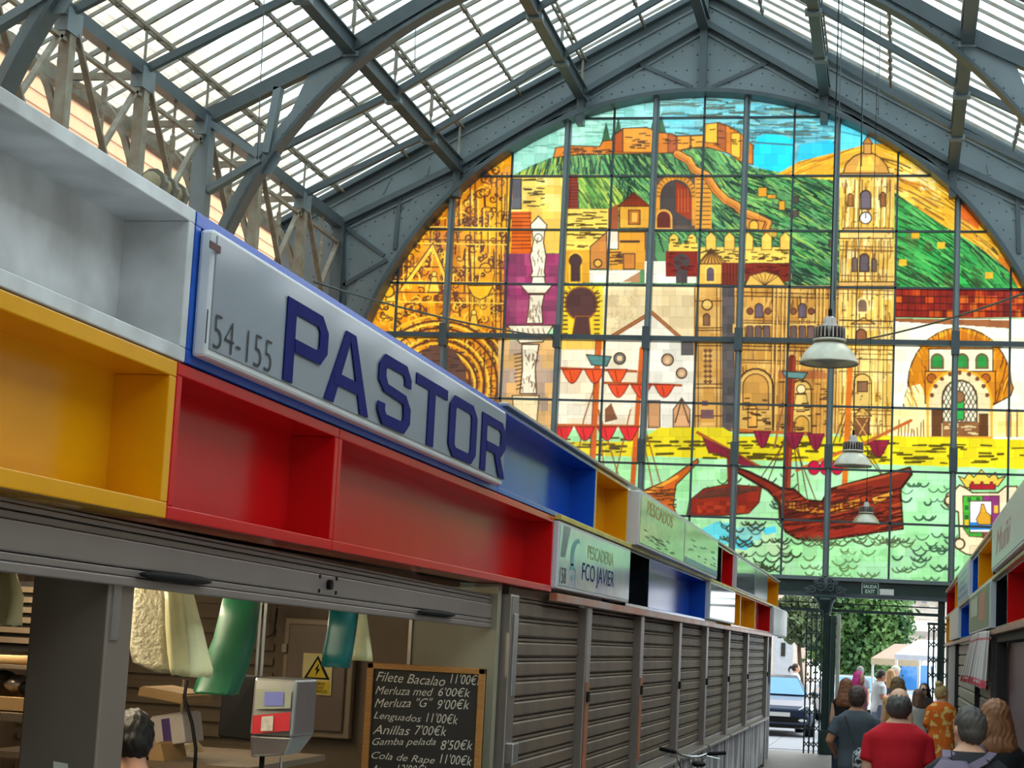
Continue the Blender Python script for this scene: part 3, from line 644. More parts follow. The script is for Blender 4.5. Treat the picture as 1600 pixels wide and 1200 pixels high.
# gold portal on the left
fill([(555, 560), (560, 470), (640, 380), (710, 300), (800, 235), (800, 275), (795, 640), (790, 720), (555, 720)], (226, 148, 26))
pm_ = full([(555, 560), (560, 470), (640, 380), (710, 300), (800, 235), (795, 640), (790, 720), (555, 720)])
for _ in range(90): x, y = U(560, 795), U(240, 690); s_ = U(16, 46); r_m = mask([(x, y), (x + s_, y), (x + s_, y + s_ * 1.4), (x, y + s_ * 1.4)]); \
    r_m and img.__setitem__(r_m[1], np.where((pm_[r_m[1]] & r_m[0])[..., None], img[r_m[1]] * 0.5 + 0.5 * np.array(rr.choice([(240, 170, 30), (206, 116, 22), (236, 184, 40), (190, 104, 24), (220, 128, 20)]), np.float32), img[r_m[1]]))
PC = (92, 52, 34)
def curl(x, y, r, c, w):
    a = U(0, 6.28); line([(x + r * (1 - i / 14) * math.cos(a + i * 0.6), y + r * (1 - i / 14) * math.sin(a + i * 0.6)) for i in range(11)], c, w, pm_)
for _ in range(260): curl(U(565, 795), U(250, 640), U(3, 8), rr.choice([PC, (84, 46, 30), (70, 40, 30)]), U(1.4, 3))
for _ in range(140):
    x, y = U(600, 792), U(255, 640); line([(x, y), (x + U(-3, 3), y + U(8, 26))], rr.choice([PC, (80, 44, 28), (250, 204, 66)]), U(1.4, 3.4), pm_)
for _ in range(330): curl(U(565, 795), U(250, 640), U(4, 12), rr.choice([PC, PC, (110, 60, 30), (250, 206, 70), (244, 190, 50)]), U(1, 2.2))
for x in range(600, 796, 9):
    y0 = U(250, 420); line([(x, y0), (x + U(-2, 2), y0 + U(30, 90))], PC, U(1.2, 2.4), pm_); line([(x + 3, y0), (x + 3, y0 + U(30, 80))], (250, 200, 60), 1.6, pm_)
for x in (735, 742, 776, 784, 792): line([(x, 270), (x - 3, 640)], PC, 2, pm_)
for y in (352, 357, 372, 378, 415, 438, 455, 470): line([(560, y), (795, y + 4)], rr.choice([PC, (250, 204, 70)]), 1.8, pm_)
line([(628, 452), (676, 385), (702, 452)], (246, 196, 60), 5, pm_); line([(624, 452), (676, 379), (706, 452)], PC, 1.8, pm_)
for cx, cy, w_ in ((706, 322, 8), (678, 440, 9), (740, 500, 8), (560 + 50, 455, 8)):
    fill(circ(cx, cy - 12, 4), (250, 206, 80), outline=PC, ow=1); fill([(cx - 4, cy - 8), (cx + 4, cy - 8), (cx + w_, cy + 16), (cx - w_, cy + 16)], (246, 196, 66), outline=PC, ow=1.4)
fill([(730, 446), (770, 446), (762, 462), (750, 468), (738, 462)], (246, 190, 30), outline=PC)
fill(circ(606, 455, 9), (246, 184, 36), outline=PC, ow=2)
for r_2, c_ in ((112, (236, 176, 40)), (104, PC), (99, (246, 196, 60)), (92, PC), (88, (220, 140, 30)), (78, (248, 200, 60)), (72, PC), (67, (236, 170, 40)), (60, PC), (56, (244, 194, 60)), (50, PC)): line([(685 + r_2 * math.cos(t), 600 + r_2 * 0.95 * math.sin(t)) for t in np.linspace(-math.pi, 0.55, 40)], c_, 3.2, pm_)
fill(circ(685, 598, 44, 60), (92, 62, 48)); dashes(645, 545, 725, 640, 30, (60, 44, 40), (6, 20))
for i in range(26): t = -math.pi + i * 0.14; line([(685 + 79 * math.cos(t), 600 + 75 * math.sin(t)), (685 + 90 * math.cos(t), 600 + 86 * math.sin(t))], PC, 1.6, pm_)
for x in (758, 770, 782): line([(x, 540), (x - 6, 650)], PC, 2, pm_)
# purple wall with the stone fountain
tiles(787, 396, 876, 512, [(160, 58, 100), (150, 50, 96), (168, 70, 108), (130, 56, 86)], 26, 18); rect(787, 396, 806, 512, (120, 54, 84), mix=0.5)
rect(830, 330, 878, 392, (240, 190, 80)); tiles(778, 532, 872, 720, [(206, 164, 104), (216, 176, 116), (176, 150, 126), (186, 160, 136), (226, 176, 110)], 26, 22)
WH = (240, 230, 200)
fill([(829, 358), (829, 350), (841, 337), (854, 351), (853, 360)], WH, outline=BR, ow=1.8); fill([(831, 360), (851, 360), (849, 378), (853, 400), (850, 425), (852, 432), (828, 432), (832, 424), (828, 400), (833, 378)], WH, outline=BR, ow=1.8)
fill(circ(841, 371, 6), WH, outline=BR, ow=1.2); fill([(832, 432), (850, 432), (852, 444), (830, 444)], WH, outline=BR, ow=1.4)
fill([(812, 444), (864, 444), (852, 458), (824, 458)], WH, outline=BR, ow=1.8); fill([(827, 460), (850, 460), (846, 480), (848, 505), (822, 505), (826, 482)], WH, outline=BR, ow=1.8)
fill([(792, 508), (864, 508), (848, 534), (812, 536)], WH, outline=BR, ow=2); fill([(815, 538), (842, 538), (836, 575), (838, 615), (812, 615), (816, 575)], WH, outline=BR, ow=2); fill([(800, 618), (842, 618), (838, 665), (805, 668)], (240, 220, 170), outline=BR, ow=1.6)
for _ in range(60): x, y = U(830, 850), rr.choice([U(365, 425), U(462, 503), U(545, 610)]); x -= (y - 365) * 0.06; line([(x, y), (x + U(-3, 3), y + U(4, 10))], (120, 84, 60), 1.3)
for i in range(7): line([(800 + 8 * i, 514), (804 + 8 * i, 526)], (130, 90, 60), 1.6)
for i in range(10): line([(815, 552 + 6 * i), (803 + U(0, 5), 554 + 6 * i)], BR, 1.6)
# stone tower and cathedral front
rect(1084, 448, 1130, 672, (208, 154, 72)); tiles(1086, 450, 1128, 670, [(210, 158, 78), (200, 146, 66), (220, 172, 92)], 16, 14)
for x in (1086, 1091, 1120, 1126): line([(x, 450), (x, 668)], BR, 1.3)
for y in (470, 512, 516, 536, 540, 600, 606, 650): line([(1086, y), (1128, y)], BR, 1.6)
fill(circ(1105, 476, 8), (230, 186, 100), outline=BR, ow=2); arch(1104, 490, 508, 5, (130, 90, 60)); [fill([(1099 + dx, y), (1103 + dx, y - 4), (1107 + dx, y), (1103 + dx, y + 4)], (120, 78, 44)) for y in range(548, 600, 8) for dx in (0, 7)]
rect(1097, 626, 1106, 634, (110, 70, 80)); rect(1095, 640, 1115, 654, (110, 76, 80))
rect(1128, 448, 1148, 674, (78, 72, 70)); tiles(1128, 450, 1147, 672, [(80, 74, 72), (70, 64, 64), (90, 82, 80)], 14, 14)
rect(1148, 446, 1316, 678, (206, 150, 66)); tiles(1150, 450, 1314, 676, [(210, 156, 70), (198, 140, 58), (216, 168, 84), (206, 148, 60)], 18, 14)
catm = full([(1148, 446), (1312, 446), (1312, 678), (1148, 678)])
hatch(catm, 1150, 448, 1312, 676, 260, lambda x, y: 1.57, [(96, 58, 26), (120, 76, 34), (150, 96, 44), (240, 198, 110)], (6, 30), (0.8, 2.2), 2)
for y in (448, 456, 462, 500, 504, 530, 540, 546, 562, 566): line([(1150, y), (1312, y + 4)], rr.choice([BR, (120, 80, 40)]), 1.7)
for x in (1152, 1158, 1208, 1214, 1222, 1228, 1275, 1281, 1287, 1296, 1304, 1310): line([(x, 448), (x - 5, 676)], BR, 1.2); line([(x + 2, 450), (x - 3, 676)], (238, 196, 110), 1.5)
for cx in (1186, 1254): arch(cx, 474, 496, 6, (100, 84, 96)); fill(circ(cx - 14, 486, 5), (120, 70, 50), outline=BR, ow=1.2); fill(circ(cx + 14, 486, 5), (120, 70, 50), outline=BR, ow=1.2)
for cx in (1172, 1185, 1198, 1240, 1254, 1267): arch(cx, 508, 530, 5, (108, 84, 80)); line([(cx - 8, 507), (cx + 8, 507)], (240, 200, 110), 2)
arch(1181, 576, 676, 27, (214, 168, 84), BR, 3); arch(1181, 584, 640, 20, (200, 146, 66), BR, 1.6); [curl(U(1165, 1197), U(590, 612), U(3, 7), BR, 1.3) for _ in range(14)]; arch(1176, 633, 668, 7, (226, 166, 70), BR, 1.6); dashes(1160, 620, 1204, 672, 20, BR, (5, 14))
rect(1215, 582, 1292, 676, (190, 128, 50), mix=0.6); arch(1252, 594, 676, 16, (222, 180, 90), BR, 2.2); fill(circ(1252, 608, 7), (240, 220, 160), outline=BR, ow=1.2); fill([(1244, 616), (1260, 616), (1264, 640), (1240, 640)], (230, 190, 100), outline=BR, ow=1.2); arch(1253, 650, 676, 11, (214, 160, 64), BR, 1.5)
rect(1216, 578, 1290, 592, (140, 60, 40), mix=0.5); dashes(1216, 592, 1300, 674, 40, BR, (4, 12))
# bell tower
rect(1312, 262, 1398, 690, (230, 184, 84)); tiles(1314, 276, 1394, 690, [(236, 192, 92), (226, 176, 70), (242, 206, 120), (232, 188, 84), (240, 210, 136)], 14, 16)
towm = full([(1314, 276), (1394, 276), (1394, 690), (1310, 690)])
hatch(towm, 1314, 276, 1394, 690, 260, lambda x, y: 1.57, [(120, 76, 30), (150, 96, 40), (200, 140, 50), (250, 222, 150)], (6, 34), (0.8, 2.4), 2)
fill([(1318, 270), (1322, 256), (1334, 244), (1348, 238), (1362, 238), (1376, 246), (1386, 258), (1390, 270)], (214, 152, 62), outline=BR, ow=2); fill([(1338, 266), (1344, 246), (1362, 244), (1370, 266)], (240, 190, 70)); rect(1350, 222, 1362, 240, (200, 140, 60), outline=BR); fill([(1348, 224), (1356, 212), (1364, 224)], (190, 120, 50), outline=BR)
rect(1314, 270, 1396, 276, (190, 140, 70), outline=BR); rect(1318, 356, 1396, 362, (206, 156, 84), outline=BR); rect(1312, 362, 1396, 372, (236, 196, 110), outline=BR); rect(1310, 440, 1398, 447, (220, 170, 90), outline=BR)
for x in (1318, 1323, 1332, 1338, 1344, 1368, 1374, 1382, 1388): line([(x + 4, 280), (x + 2, 354)], BR, 1.3); line([(x, 376), (x - 2, 440)], BR, 1.1); line([(x, 450), (x - 3, 688)], (130, 86, 36), 1.2)
for x in (1327, 1340, 1372, 1384): line([(x, 282), (x - 2, 352)], (250, 226, 150), 3); line([(x - 4, 454), (x - 8, 688)], (246, 214, 120), 2.6)
arch(1353, 297, 326, 8, (104, 92, 100), BR, 2.4); arch(1329, 302, 322, 4, (170, 110, 50)); arch(1380, 300, 322, 4, (150, 90, 50)); fill(circ(1353, 340, 9), (246, 246, 240), outline=BR, ow=1.8); line([(1353, 340), (1353, 333)], DK, 1.4)
arch(1351, 396, 424, 7, (90, 80, 84), BR, 2.2); arch(1336, 402, 424, 4, (110, 90, 80)); arch(1366, 404, 424, 4, (110, 90, 80)); arch(1348, 466, 488, 8, (120, 90, 70), (240, 210, 130), 2.5); fill([(1330, 506), (1350, 496), (1368, 506)], (214, 160, 70), outline=BR)
arch(1346, 514, 534, 8, (140, 84, 50), BR, 2); 
for y in (384, 390, 430, 452, 458, 500, 510, 545, 552, 560, 580, 640, 646, 664): line([(1312, y), (1396, y + 2)], rr.choice([BR, (130, 86, 40)]), U(1.2, 2.2))
arch(1348, 584, 640, 14, (226, 184, 96), BR, 1.8); rect(1340, 596, 1356, 612, (130, 90, 60), outline=BR); fill([(1334, 650), (1348, 636), (1362, 650)], (216, 166, 80), outline=BR); rect(1336, 652, 1360, 688, (120, 74, 44)); line([(1338, 655), (1356, 682)], (214, 160, 80), 1.6); line([(1356, 655), (1340, 684)], (214, 160, 80), 1.6)
for _ in range(70): x, y = U(1314, 1394), U(280, 686); line([(x, y), (x + U(-2, 6), y + U(-2, 3))], BR, 1.3)
# red tiled roof, white wall, ornate gateway
tiles(1398, 451, 1690, 496, [(128, 30, 20), (150, 40, 20), (110, 26, 20), (190, 70, 20), (140, 34, 22), (206, 96, 24)], 11, 11)
for y in (451, 462, 473, 484, 495): line([(1398, y), (1690, y + 5)], (60, 18, 14), 1.5)
for x in range(1400, 1690, 10): line([(x, 452), (x, 495)], (70, 20, 16), 1)
rect(1396, 498, 1690, 688, (244, 238, 208)); tiles(1396, 510, 1690, 682, [(246, 240, 212), (242, 234, 200), (248, 242, 222)], 24, 18); fill([(1396, 497), (1580, 500), (1580, 513), (1500, 508), (1396, 502)], (150, 90, 50))
tiles(1396, 640, 1460, 682, [(246, 232, 170), (244, 224, 150), (248, 238, 196)], 24, 18); tiles(1545, 640, 1600, 682, [(246, 226, 150), (244, 214, 120)], 24, 18)
ga = [(1412, 634), (1415, 618), (1420, 606)] + [(1500 - 81 * math.cos(t), 602 - 90 * math.sin(t)) for t in np.linspace(0.05, math.pi - 0.05, 18)] + [(1584, 606), (1580, 618), (1550, 634), (1545, 684), (1460, 684), (1440, 640)]
fill(ga, (204, 124, 22), outline=BR, ow=2.2); fill([(1412, 628), (1420, 604), (1438, 600), (1452, 625), (1452, 684), (1430, 684)], (246, 232, 160)); gam = full(ga)
hatch(gam, 1420, 515, 1580, 630, 120, lambda x, y: 1.5 + (x - 1498) / 200, [(150, 80, 16), (240, 160, 30), (120, 60, 20), (246, 180, 50)], (14, 36)); fill([(1470, 528), (1498, 514), (1530, 526), (1552, 545), (1444, 545)], (170, 84, 20), mix=0.5)
rect(1452, 545, 1552, 580, (246, 238, 196), outline=BR); [arch(x, 553, 575, 9, (46, 140, 60), (110, 84, 50), 3) for x in (1465, 1504, 1535)]
rect(1446, 580, 1556, 630, (214, 132, 30), outline=BR); [fill(circ(x, 591, 7), (160, 84, 30), outline=BR, ow=1.5) for x in (1456, 1541)]
arch(1500, 578, 684, 50, (236, 214, 160), (240, 170, 40), 4); [fill(circ(1500 - 44 * math.cos(t), 626 - 44 * math.sin(t), 3.6), (120, 70, 44)) for t in np.linspace(0.2, 2.94, 9)]
arch(1500, 594, 660, 27, (232, 226, 190), BR, 2.5)
am = full([(1473, 660)] + [(1500 - 27 * math.cos(t), 621 - 27 * math.sin(t)) for t in np.linspace(0, math.pi, 12)] + [(1527, 660)])
for i in range(-6, 14): line([(1465 + 7 * i, 594), (1500 + 7 * i, 662)], BR, 1.4, am); line([(1535 - 7 * i, 594), (1500 - 7 * i, 662)], BR, 1.4, am)
arch(1499, 612, 656, 8, (50, 170, 70)); fill(circ(1499, 620, 9), (140, 96, 60), outline=BR, ow=1.5); rect(1456, 640, 1472, 682, (96, 58, 30)); rect(1530, 646, 1545, 682, (96, 58, 30)); rect(1473, 660, 1530, 682, (140, 90, 50)); dashes(1474, 660, 1528, 680, 14, (236, 210, 150), (5, 12))
[line([(x, 682), (x + U(-2, 2), 682 - U(6, 26))], (140, 84, 50), 2) for x in range(1404, 1446, 5)]; [line([(x, 640), (x, 682)], (150, 96, 60), 2.4) for x in (1574, 1580, 1590)]
# sea
tiles(855, 718, 1690, 938, [(166, 230, 160), (160, 226, 154), (172, 234, 168), (176, 232, 176)], 26, 20)
# quay
YL = (228, 208, 26)
fill([(855, 700), (1000, 688), (1030, 668), (1130, 668), (1152, 682), (1300, 682), (1395, 681), (1690, 690), (1690, 736), (1390, 726), (1100, 716), (1000, 712), (855, 708)], YL)
fill([(860, 690), (1000, 690), (1000, 714), (860, 710)], YL)
for _ in range(150): x = U(870, 1680); y = U(686, 716) + (x - 1100) * 0.022; line([(x, y), (x + U(8, 26), y + U(-1, 1))], (84, 70, 14), U(1.8, 4.2))
tiles(1080, 812, 1230, 912, [(176, 226, 168), (190, 226, 170), (160, 220, 160)], 24, 18)
for q, c in (([(1090, 830), (1120, 815), (1143, 818), (1143, 850), (1118, 852)], (100, 208, 216)), ([(1145, 845), (1170, 838), (1180, 850), (1165, 860), (1146, 856)], (84, 200, 222)), ([(1190, 826), (1212, 822), (1214, 832), (1196, 836)], (80, 200, 224)), ([(1150, 825), (1190, 820), (1190, 845), (1150, 842)], (140, 210, 200))): fill(q, c)
def waves(x0, y0, x1, y1, n, c=(58, 84, 64), s=(10, 22), w=(1.4, 3)):
    for _ in range(n):
        x, y, l = U(x0, x1), U(y0, y1), U(*s); k_ = rr.choice([1, 2]); pts = []
        for j in range(k_): pts += [(x + j * l + l * t, y + l * 0.28 * math.sin(math.pi * t) + (0 if t not in (0, 1) else -1.5)) for t in (0, .15, .3, .5, .7, .85, 1)]
        line(pts, c, U(*w))
waves(1085, 815, 1225, 905, 50, (58, 66, 44)); waves(1080, 745, 1150, 765, 6); waves(1195, 740, 1225, 820, 16); waves(1235, 840, 1400, 905, 24, (96, 120, 70)); waves(1395, 745, 1480, 812, 12); waves(1395, 835, 1480, 905, 22); waves(1500, 860, 1600, 905, 14); waves(1585, 745, 1680, 900, 16)
# the ships
MA = (128, 38, 22); OR = (206, 92, 26)
def rope(a, b, c=(150, 84, 30), w=2): line([a, b], c, w)
def scallop(x0, x1, y, n, c, d=18, oc=(110, 24, 20)):
    w_ = (x1 - x0) / n
    for i in range(n): fill([(x0 + i * w_ + 2, y)] + [(x0 + i * w_ + 2 + (w_ - 4) * t, y + d * math.sin(math.pi * t)) for t in np.linspace(0.08, 0.92, 8)] + [(x0 + (i + 1) * w_ - 2, y)], c, outline=oc, ow=1.4); line([(x0 + i * w_ + w_ * .4, y + 3), (x0 + i * w_ + w_ * .5, y + d - 3)], oc, 1.2)
fill([(1002, 768), (1040, 752), (1090, 717), (1092, 722), (1056, 758), (1052, 790), (1058, 808), (1020, 800), (985, 790)], (196, 92, 26), outline=BR, ow=2); line([(1004, 774), (1058, 745)], (240, 160, 50), 5); dashes(1004, 760, 1056, 800, 24, BR, (6, 16))
line([(936, 530), (924, 750)], OR, 9); line([(1003, 545), (988, 762)], OR, 8); line([(931, 530), (920, 750)], BR, 1.2)
for a, b in (((930, 600), (912, 655)), ((935, 640), (945, 750)), ((935, 640), (968, 750)), ((985, 640), (960, 750)), ((1008, 670), (1032, 755)), ((1004, 680), (1020, 762)), ((912, 655), (905, 700))): rope(a, b)
fill([(916, 554), (955, 557), (948, 572), (924, 570)], (84, 134, 128), outline=DK)
line([(872, 575), (994, 580)], (170, 80, 30), 4); scallop(876, 982, 577, 3, (232, 84, 30), 22); line([(944, 598), (1064, 602)], (170, 80, 30), 4); scallop(948, 1056, 601, 3, (228, 74, 34), 20)
line([(862, 664), (1000, 666)], (190, 90, 30), 4); scallop(862, 1000, 667, 4, (226, 40, 40), 22)
# rowing boat
fill([(1073, 806), (1078, 782), (1100, 764), (1135, 757), (1190, 761), (1186, 785), (1170, 802), (1130, 806)], (140, 38, 22), outline=BR, ow=2.2); fill([(1084, 778), (1105, 766), (1140, 760), (1186, 763), (1150, 776), (1110, 778)], (96, 48, 36)); tiles(1090, 784, 1172, 802, [(160, 46, 24), (130, 36, 22), (180, 60, 30)], 9, 6); line([(1092, 779), (1184, 766)], BR, 2)
# caravel
hull = [(1151, 731), (1172, 738), (1208, 756), (1222, 764), (1241, 765), (1260, 782), (1285, 784), (1296, 765), (1330, 755), (1422, 731), (1425, 741), (1407, 765), (1411, 826), (1372, 831), (1339, 837), (1279, 845), (1247, 842), (1228, 831), (1219, 812), (1218, 785), (1200, 766), (1151, 737)]
for a, b in (((1236, 640), (1250, 782)), ((1236, 640), (1262, 780)), ((1240, 690), (1275, 782)), ((1228, 680), (1200, 752)), ((1228, 690), (1190, 745)), ((1322, 640), (1300, 700)), ((1325, 650), (1390, 760)), ((1360, 720), (1380, 745)), ((1336, 600), (1312, 690))): rope(a, b, (96, 60, 36), 1.8)
line([(1238, 560), (1229, 768)], (116, 40, 24), 12); line([(1241, 560), (1232, 768)], (160, 60, 30), 3); line([(1329, 570), (1320, 760)], (214, 110, 30), 9); line([(1222, 640), (1210, 700)], (150, 96, 60), 3)
fill([(1222, 580), (1262, 582), (1256, 592), (1228, 590)], (96, 140, 134), outline=DK)
fill(hull, MA, outline=(52, 20, 12), ow=4); hum = full(hull)
hatch(hum, 1219, 765, 1412, 842, 170, lambda x, y: -0.2, [(96, 26, 18), (160, 52, 26), (180, 66, 30), (110, 30, 20)], (12, 40)); fill([(1222, 815), (1300, 828), (1340, 815), (1372, 815), (1370, 830), (1280, 844), (1230, 830)], (160, 40, 28), mix=0.6)
fill([(1219, 780), (1262, 789), (1300, 790), (1345, 778), (1343, 794), (1300, 803), (1262, 802), (1221, 792)], (212, 124, 34), outline=BR, ow=1.4); [fill(circ(x, 794 - abs(x - 1285) * 0.1, 5), (150, 60, 30), outline=BR, ow=1.6) for x in (1228, 1248, 1268, 1290, 1322)]; [line([(x, 784), (x, 800)], BR, 1.8) for x in (1238, 1258, 1279, 1305, 1312, 1334)]
fill([(1362, 778), (1398, 766), (1392, 778), (1366, 788)], (226, 150, 50), outline=BR); [line([(1394, 790 + 6 * i), (1408, 786 + 6 * i)], (180, 80, 40), 2) for i in range(6)]; line([(1310, 762), (1420, 735)], (170, 70, 34), 4)
line([(1090, 676), (1188, 730)], (170, 84, 34), 5); fill([(1098, 684), (1150, 708), (1180, 728), (1165, 730), (1120, 708), (1108, 708)], (130, 30, 50), outline=BR, ow=1.4); line([(1140, 706), (1141, 762)], (116, 40, 24), 8)
line([(1144, 671), (1296, 681)], (190, 100, 36), 4.5)
for x0_, x1_, y in ((1176, 1206, 674), (1224, 1258, 676), (1260, 1290, 678)): scallop(x0_, x1_, y, 1, (138, 30, 56), 26, (80, 20, 34))
scallop(1354, 1392, 688, 1, (138, 30, 50), 26, (80, 20, 30)); line([(1346, 695), (1424, 657)], (184, 96, 40), 5)
line([(1245, 735), (1350, 692)], (190, 100, 36), 5); [fill(circ(x, 731, 9, 11), (190, 20, 60), outline=(90, 20, 30), ow=1.3) for x in (1272, 1290, 1308)]
waves(1225, 836, 1412, 848, 18, (80, 90, 60))
hatch(hum, 1219, 765, 1412, 842, 90, lambda x, y: -0.15, [(60, 18, 12), (74, 24, 14)], (14, 50), (1, 3))
# coat of arms
SC = (242, 220, 176)
fill([(1494, 764), (1500, 758), (1512, 764), (1520, 770), (1560, 770), (1572, 760), (1590, 760), (1592, 790), (1580, 800), (1578, 850), (1570, 862), (1530, 870), (1510, 866), (1494, 856), (1490, 846), (1500, 840), (1498, 800), (1486, 796), (1476, 786), (1480, 772)], SC, outline=BR, ow=2.4); fill(circ(1484, 782, 7), SC, outline=BR, ow=2.4); fill(circ(1500, 850, 8), SC, outline=BR, ow=2.4)
fill([(1505, 775), (1540, 775), (1540, 840), (1515, 838), (1506, 826)], (70, 170, 50), outline=BR, ow=1.5); fill([(1536, 775), (1562, 775), (1562, 838), (1536, 840)], (140, 50, 110), outline=BR, ow=1.5)
for x, y in ((1508, 790), (1508, 805), (1508, 820), (1512, 777), (1526, 777)): rect(x, y, x + 6, y + 7, (40, 100, 40))
rect(1508, 812, 1514, 822, (230, 180, 40)); rect(1554, 790, 1560, 802, (230, 180, 40)); rect(1516, 783, 1550, 832, (248, 248, 246), outline=BR); rect(1516, 816, 1550, 828, (40, 130, 200)); fill([(1526, 812), (1532, 800), (1534, 788), (1538, 788), (1542, 800), (1549, 806), (1549, 820), (1530, 820)], (226, 160, 40), outline=BR, ow=1.2); rect(1538, 832, 1550, 842, (140, 70, 50))
fill([(1498, 744), (1508, 748), (1514, 738), (1522, 746), (1534, 734), (1546, 746), (1556, 738), (1560, 748), (1572, 744), (1560, 760), (1510, 762)], (236, 196, 70), outline=BR, ow=1.8); rect(1516, 757, 1556, 765, (170, 30, 40), outline=BR); [fill(circ(x, 755, 3), (150, 40, 40)) for x in (1520, 1535, 1550)]
# per-tile unevenness and thin lead lines of the small glass tiles
ty, tx = np.mgrid[0:PH, 0:PW]
tid = (ty // 17) * 97 + ((tx + (ty // 17 % 2) * 9) // 20); rv_ = RNG.uniform(0.93, 1.06, tid.max() + 1); img *= rv_[tid][..., None]
lead = ((ty % 17 == 0) | (((tx + (ty // 17 % 2) * 9) % 20 == 0))) & (RNG.random((PH, PW)) < 0.75); img[lead] *= 0.88
img = np.clip(img, 0, 255)

M['stain'] = bpy.data.materials.new('painted_glass'); M['stain'].use_nodes = True; nt = M['stain'].node_tree; nt.nodes.clear()
o_ = nt.nodes.new('ShaderNodeOutputMaterial'); at = nt.nodes.new('ShaderNodeAttribute'); at.attribute_name = 'paint'
tl = nt.nodes.new('ShaderNodeBsdfTranslucent'); gl = nt.nodes.new('ShaderNodeBsdfGlossy'); gl.inputs['Roughness'].default_value = 0.15; mx = nt.nodes.new('ShaderNodeMixShader'); mx.inputs['Fac'].default_value = 0.04
tp_ = nt.nodes.new('ShaderNodeBsdfTransparent'); mx2 = nt.nodes.new('ShaderNodeMixShader'); mx2.inputs['Fac'].default_value = 0.15
nt.links.new(at.outputs['Color'], tl.inputs['Color']); nt.links.new(at.outputs['Color'], tp_.inputs['Color'])
nt.links.new(tl.outputs[0], mx2.inputs[1]); nt.links.new(tp_.outputs[0], mx2.inputs[2])
nt.links.new(mx2.outputs[0], mx.inputs[1]); nt.links.new(gl.outputs[0], mx.inputs[2]); nt.links.new(mx.outputs[0], o_.inputs['Surface'])

win = setting('window_1')
cols = [gx(v) for v in (-11.45, -10.44, -9.34, -8.11, -6.94, -5.99, -5.11, -4.12, -3.25, -2.28, -1.41, -0.2, 0.98, 2.02, 3.11)]
rows = [gz(v) for v in (3.53, 4.64, 5.67, 6.92, 8.20, 9.32, 10.47, 11.61, 12.84, 13.5)]
YG = G + 0.06; imlin = lin(img) * 0.76
def sample(xw, zw):
    p = np.stack([xw, np.full_like(xw, G), zw], -1); u, v = project(p); return np.clip(u - PX0, 0, PW - 1.01), np.clip(v - PY0, 0, PH - 1.01)
for i in range(len(cols) - 1):
    for j in range(len(rows) - 1):
        x0, x1, z0, z1 = cols[i], cols[i + 1], rows[j], rows[j + 1]
        nx = min(abs(x0 - XC), abs(x1 - XC)) if (x0 - XC) * (x1 - XC) > 0 else 0; nz = max(0, z0 - ZC)
        if math.hypot(nx, nz) > RAD - 0.03: continue
        cu, cv = project((x1, G, z1)); cu0, _ = project((x0, G, z1))
        hidden = cv > 330 + 0.641 * (cu - 300) + 25 or cu0 > 1625      # wholly behind the stalls: coarse
        nxs = 10 if hidden else max(8, int((x1 - x0) * F_PX / G / 1.0)); nzs = 10 if hidden else max(8, int((z1 - z0) * F_PX / G / 1.0))
        X_, Z_ = np.meshgrid(np.linspace(x0, x1, nxs + 1), np.linspace(z0, z1, nzs + 1)); X_ = X_.ravel(); Z_ = Z_.ravel()
        me = bpy.data.meshes.new('pane'); nv = len(X_); me.vertices.add(nv)
        me.vertices.foreach_set('co', np.stack([X_, np.full(nv, YG), Z_], -1).astype(np.float32).ravel())
        a_ = (np.arange(nzs)[:, None] * (nxs + 1) + np.arange(nxs)[None]).ravel(); q_ = np.stack([a_, a_ + 1, a_ + nxs + 2, a_ + nxs + 1], -1).ravel()
        nf = len(a_); me.loops.add(nf * 4); me.loops.foreach_set('vertex_index', q_.astype(np.int32)); me.polygons.add(nf)
        me.polygons.foreach_set('loop_start', (np.arange(nf) * 4).astype(np.int32)); me.update(calc_edges=True)
        u, v = sample(X_, Z_); u0 = u.astype(int); v0 = v.astype(int); fu = (u - u0)[:, None]; fv = (v - v0)[:, None]
        c_ = (imlin[v0, u0] * (1 - fu) + imlin[v0, u0 + 1] * fu) * (1 - fv) + (imlin[v0 + 1, u0] * (1 - fu) + imlin[v0 + 1, u0 + 1] * fu) * fv
        ca = me.color_attributes.new('paint', 'FLOAT_COLOR', 'POINT'); ca.data.foreach_set('color', np.c_[c_, np.ones(nv)].astype(np.float32).ravel())
        me.materials.append(M['stain']); o = bpy.data.objects.new('pane', me); C.objects.link(o); o.parent = win
def zarc(x): return ZC + math.sqrt(max(0.0, RAD ** 2 - (x - XC) ** 2))
main_i = (2, 4, 6, 8, 10, 12)
for i, x in enumerate(cols):
    if i in main_i:
        b = MB().box(x - 0.065, x + 0.065, G - 0.14, G + 0.04, rows[0], zarc(x)).box(x - 0.03, x + 0.03, G - 0.26, G - 0.14, rows[0], zarc(x))
        b.build('mullion', M['iron'], win)
        for z in (rows[4], gz(5.9)): MB().box(x - 0.085, x + 0.085, G - 0.3, G - 0.1, z - 0.25, z + 0.25).build('mullion_splice', M['iron_dark'], win)
    elif 0 < i < len(cols) - 1:
        MB().box(x - 0.022, x + 0.022, G - 0.03, G + 0.05, rows[0], zarc(x)).build('muntin', M['iron_dark'], win)
for j, z in enumerate(rows[1:-1], 1):
    hw = math.sqrt(max(0, RAD ** 2 - max(0, z - ZC) ** 2))
    if j == 4: MB().box(XC - hw, XC + hw, G - 0.22, G + 0.04, z - 0.055, z + 0.055).build('transom', M['iron_dark'], win)
    else: MB().box(XC - hw, XC + hw, G - 0.03, G + 0.05, z - 0.022, z + 0.022).build('glazing_rail', M['iron_dark'], win)
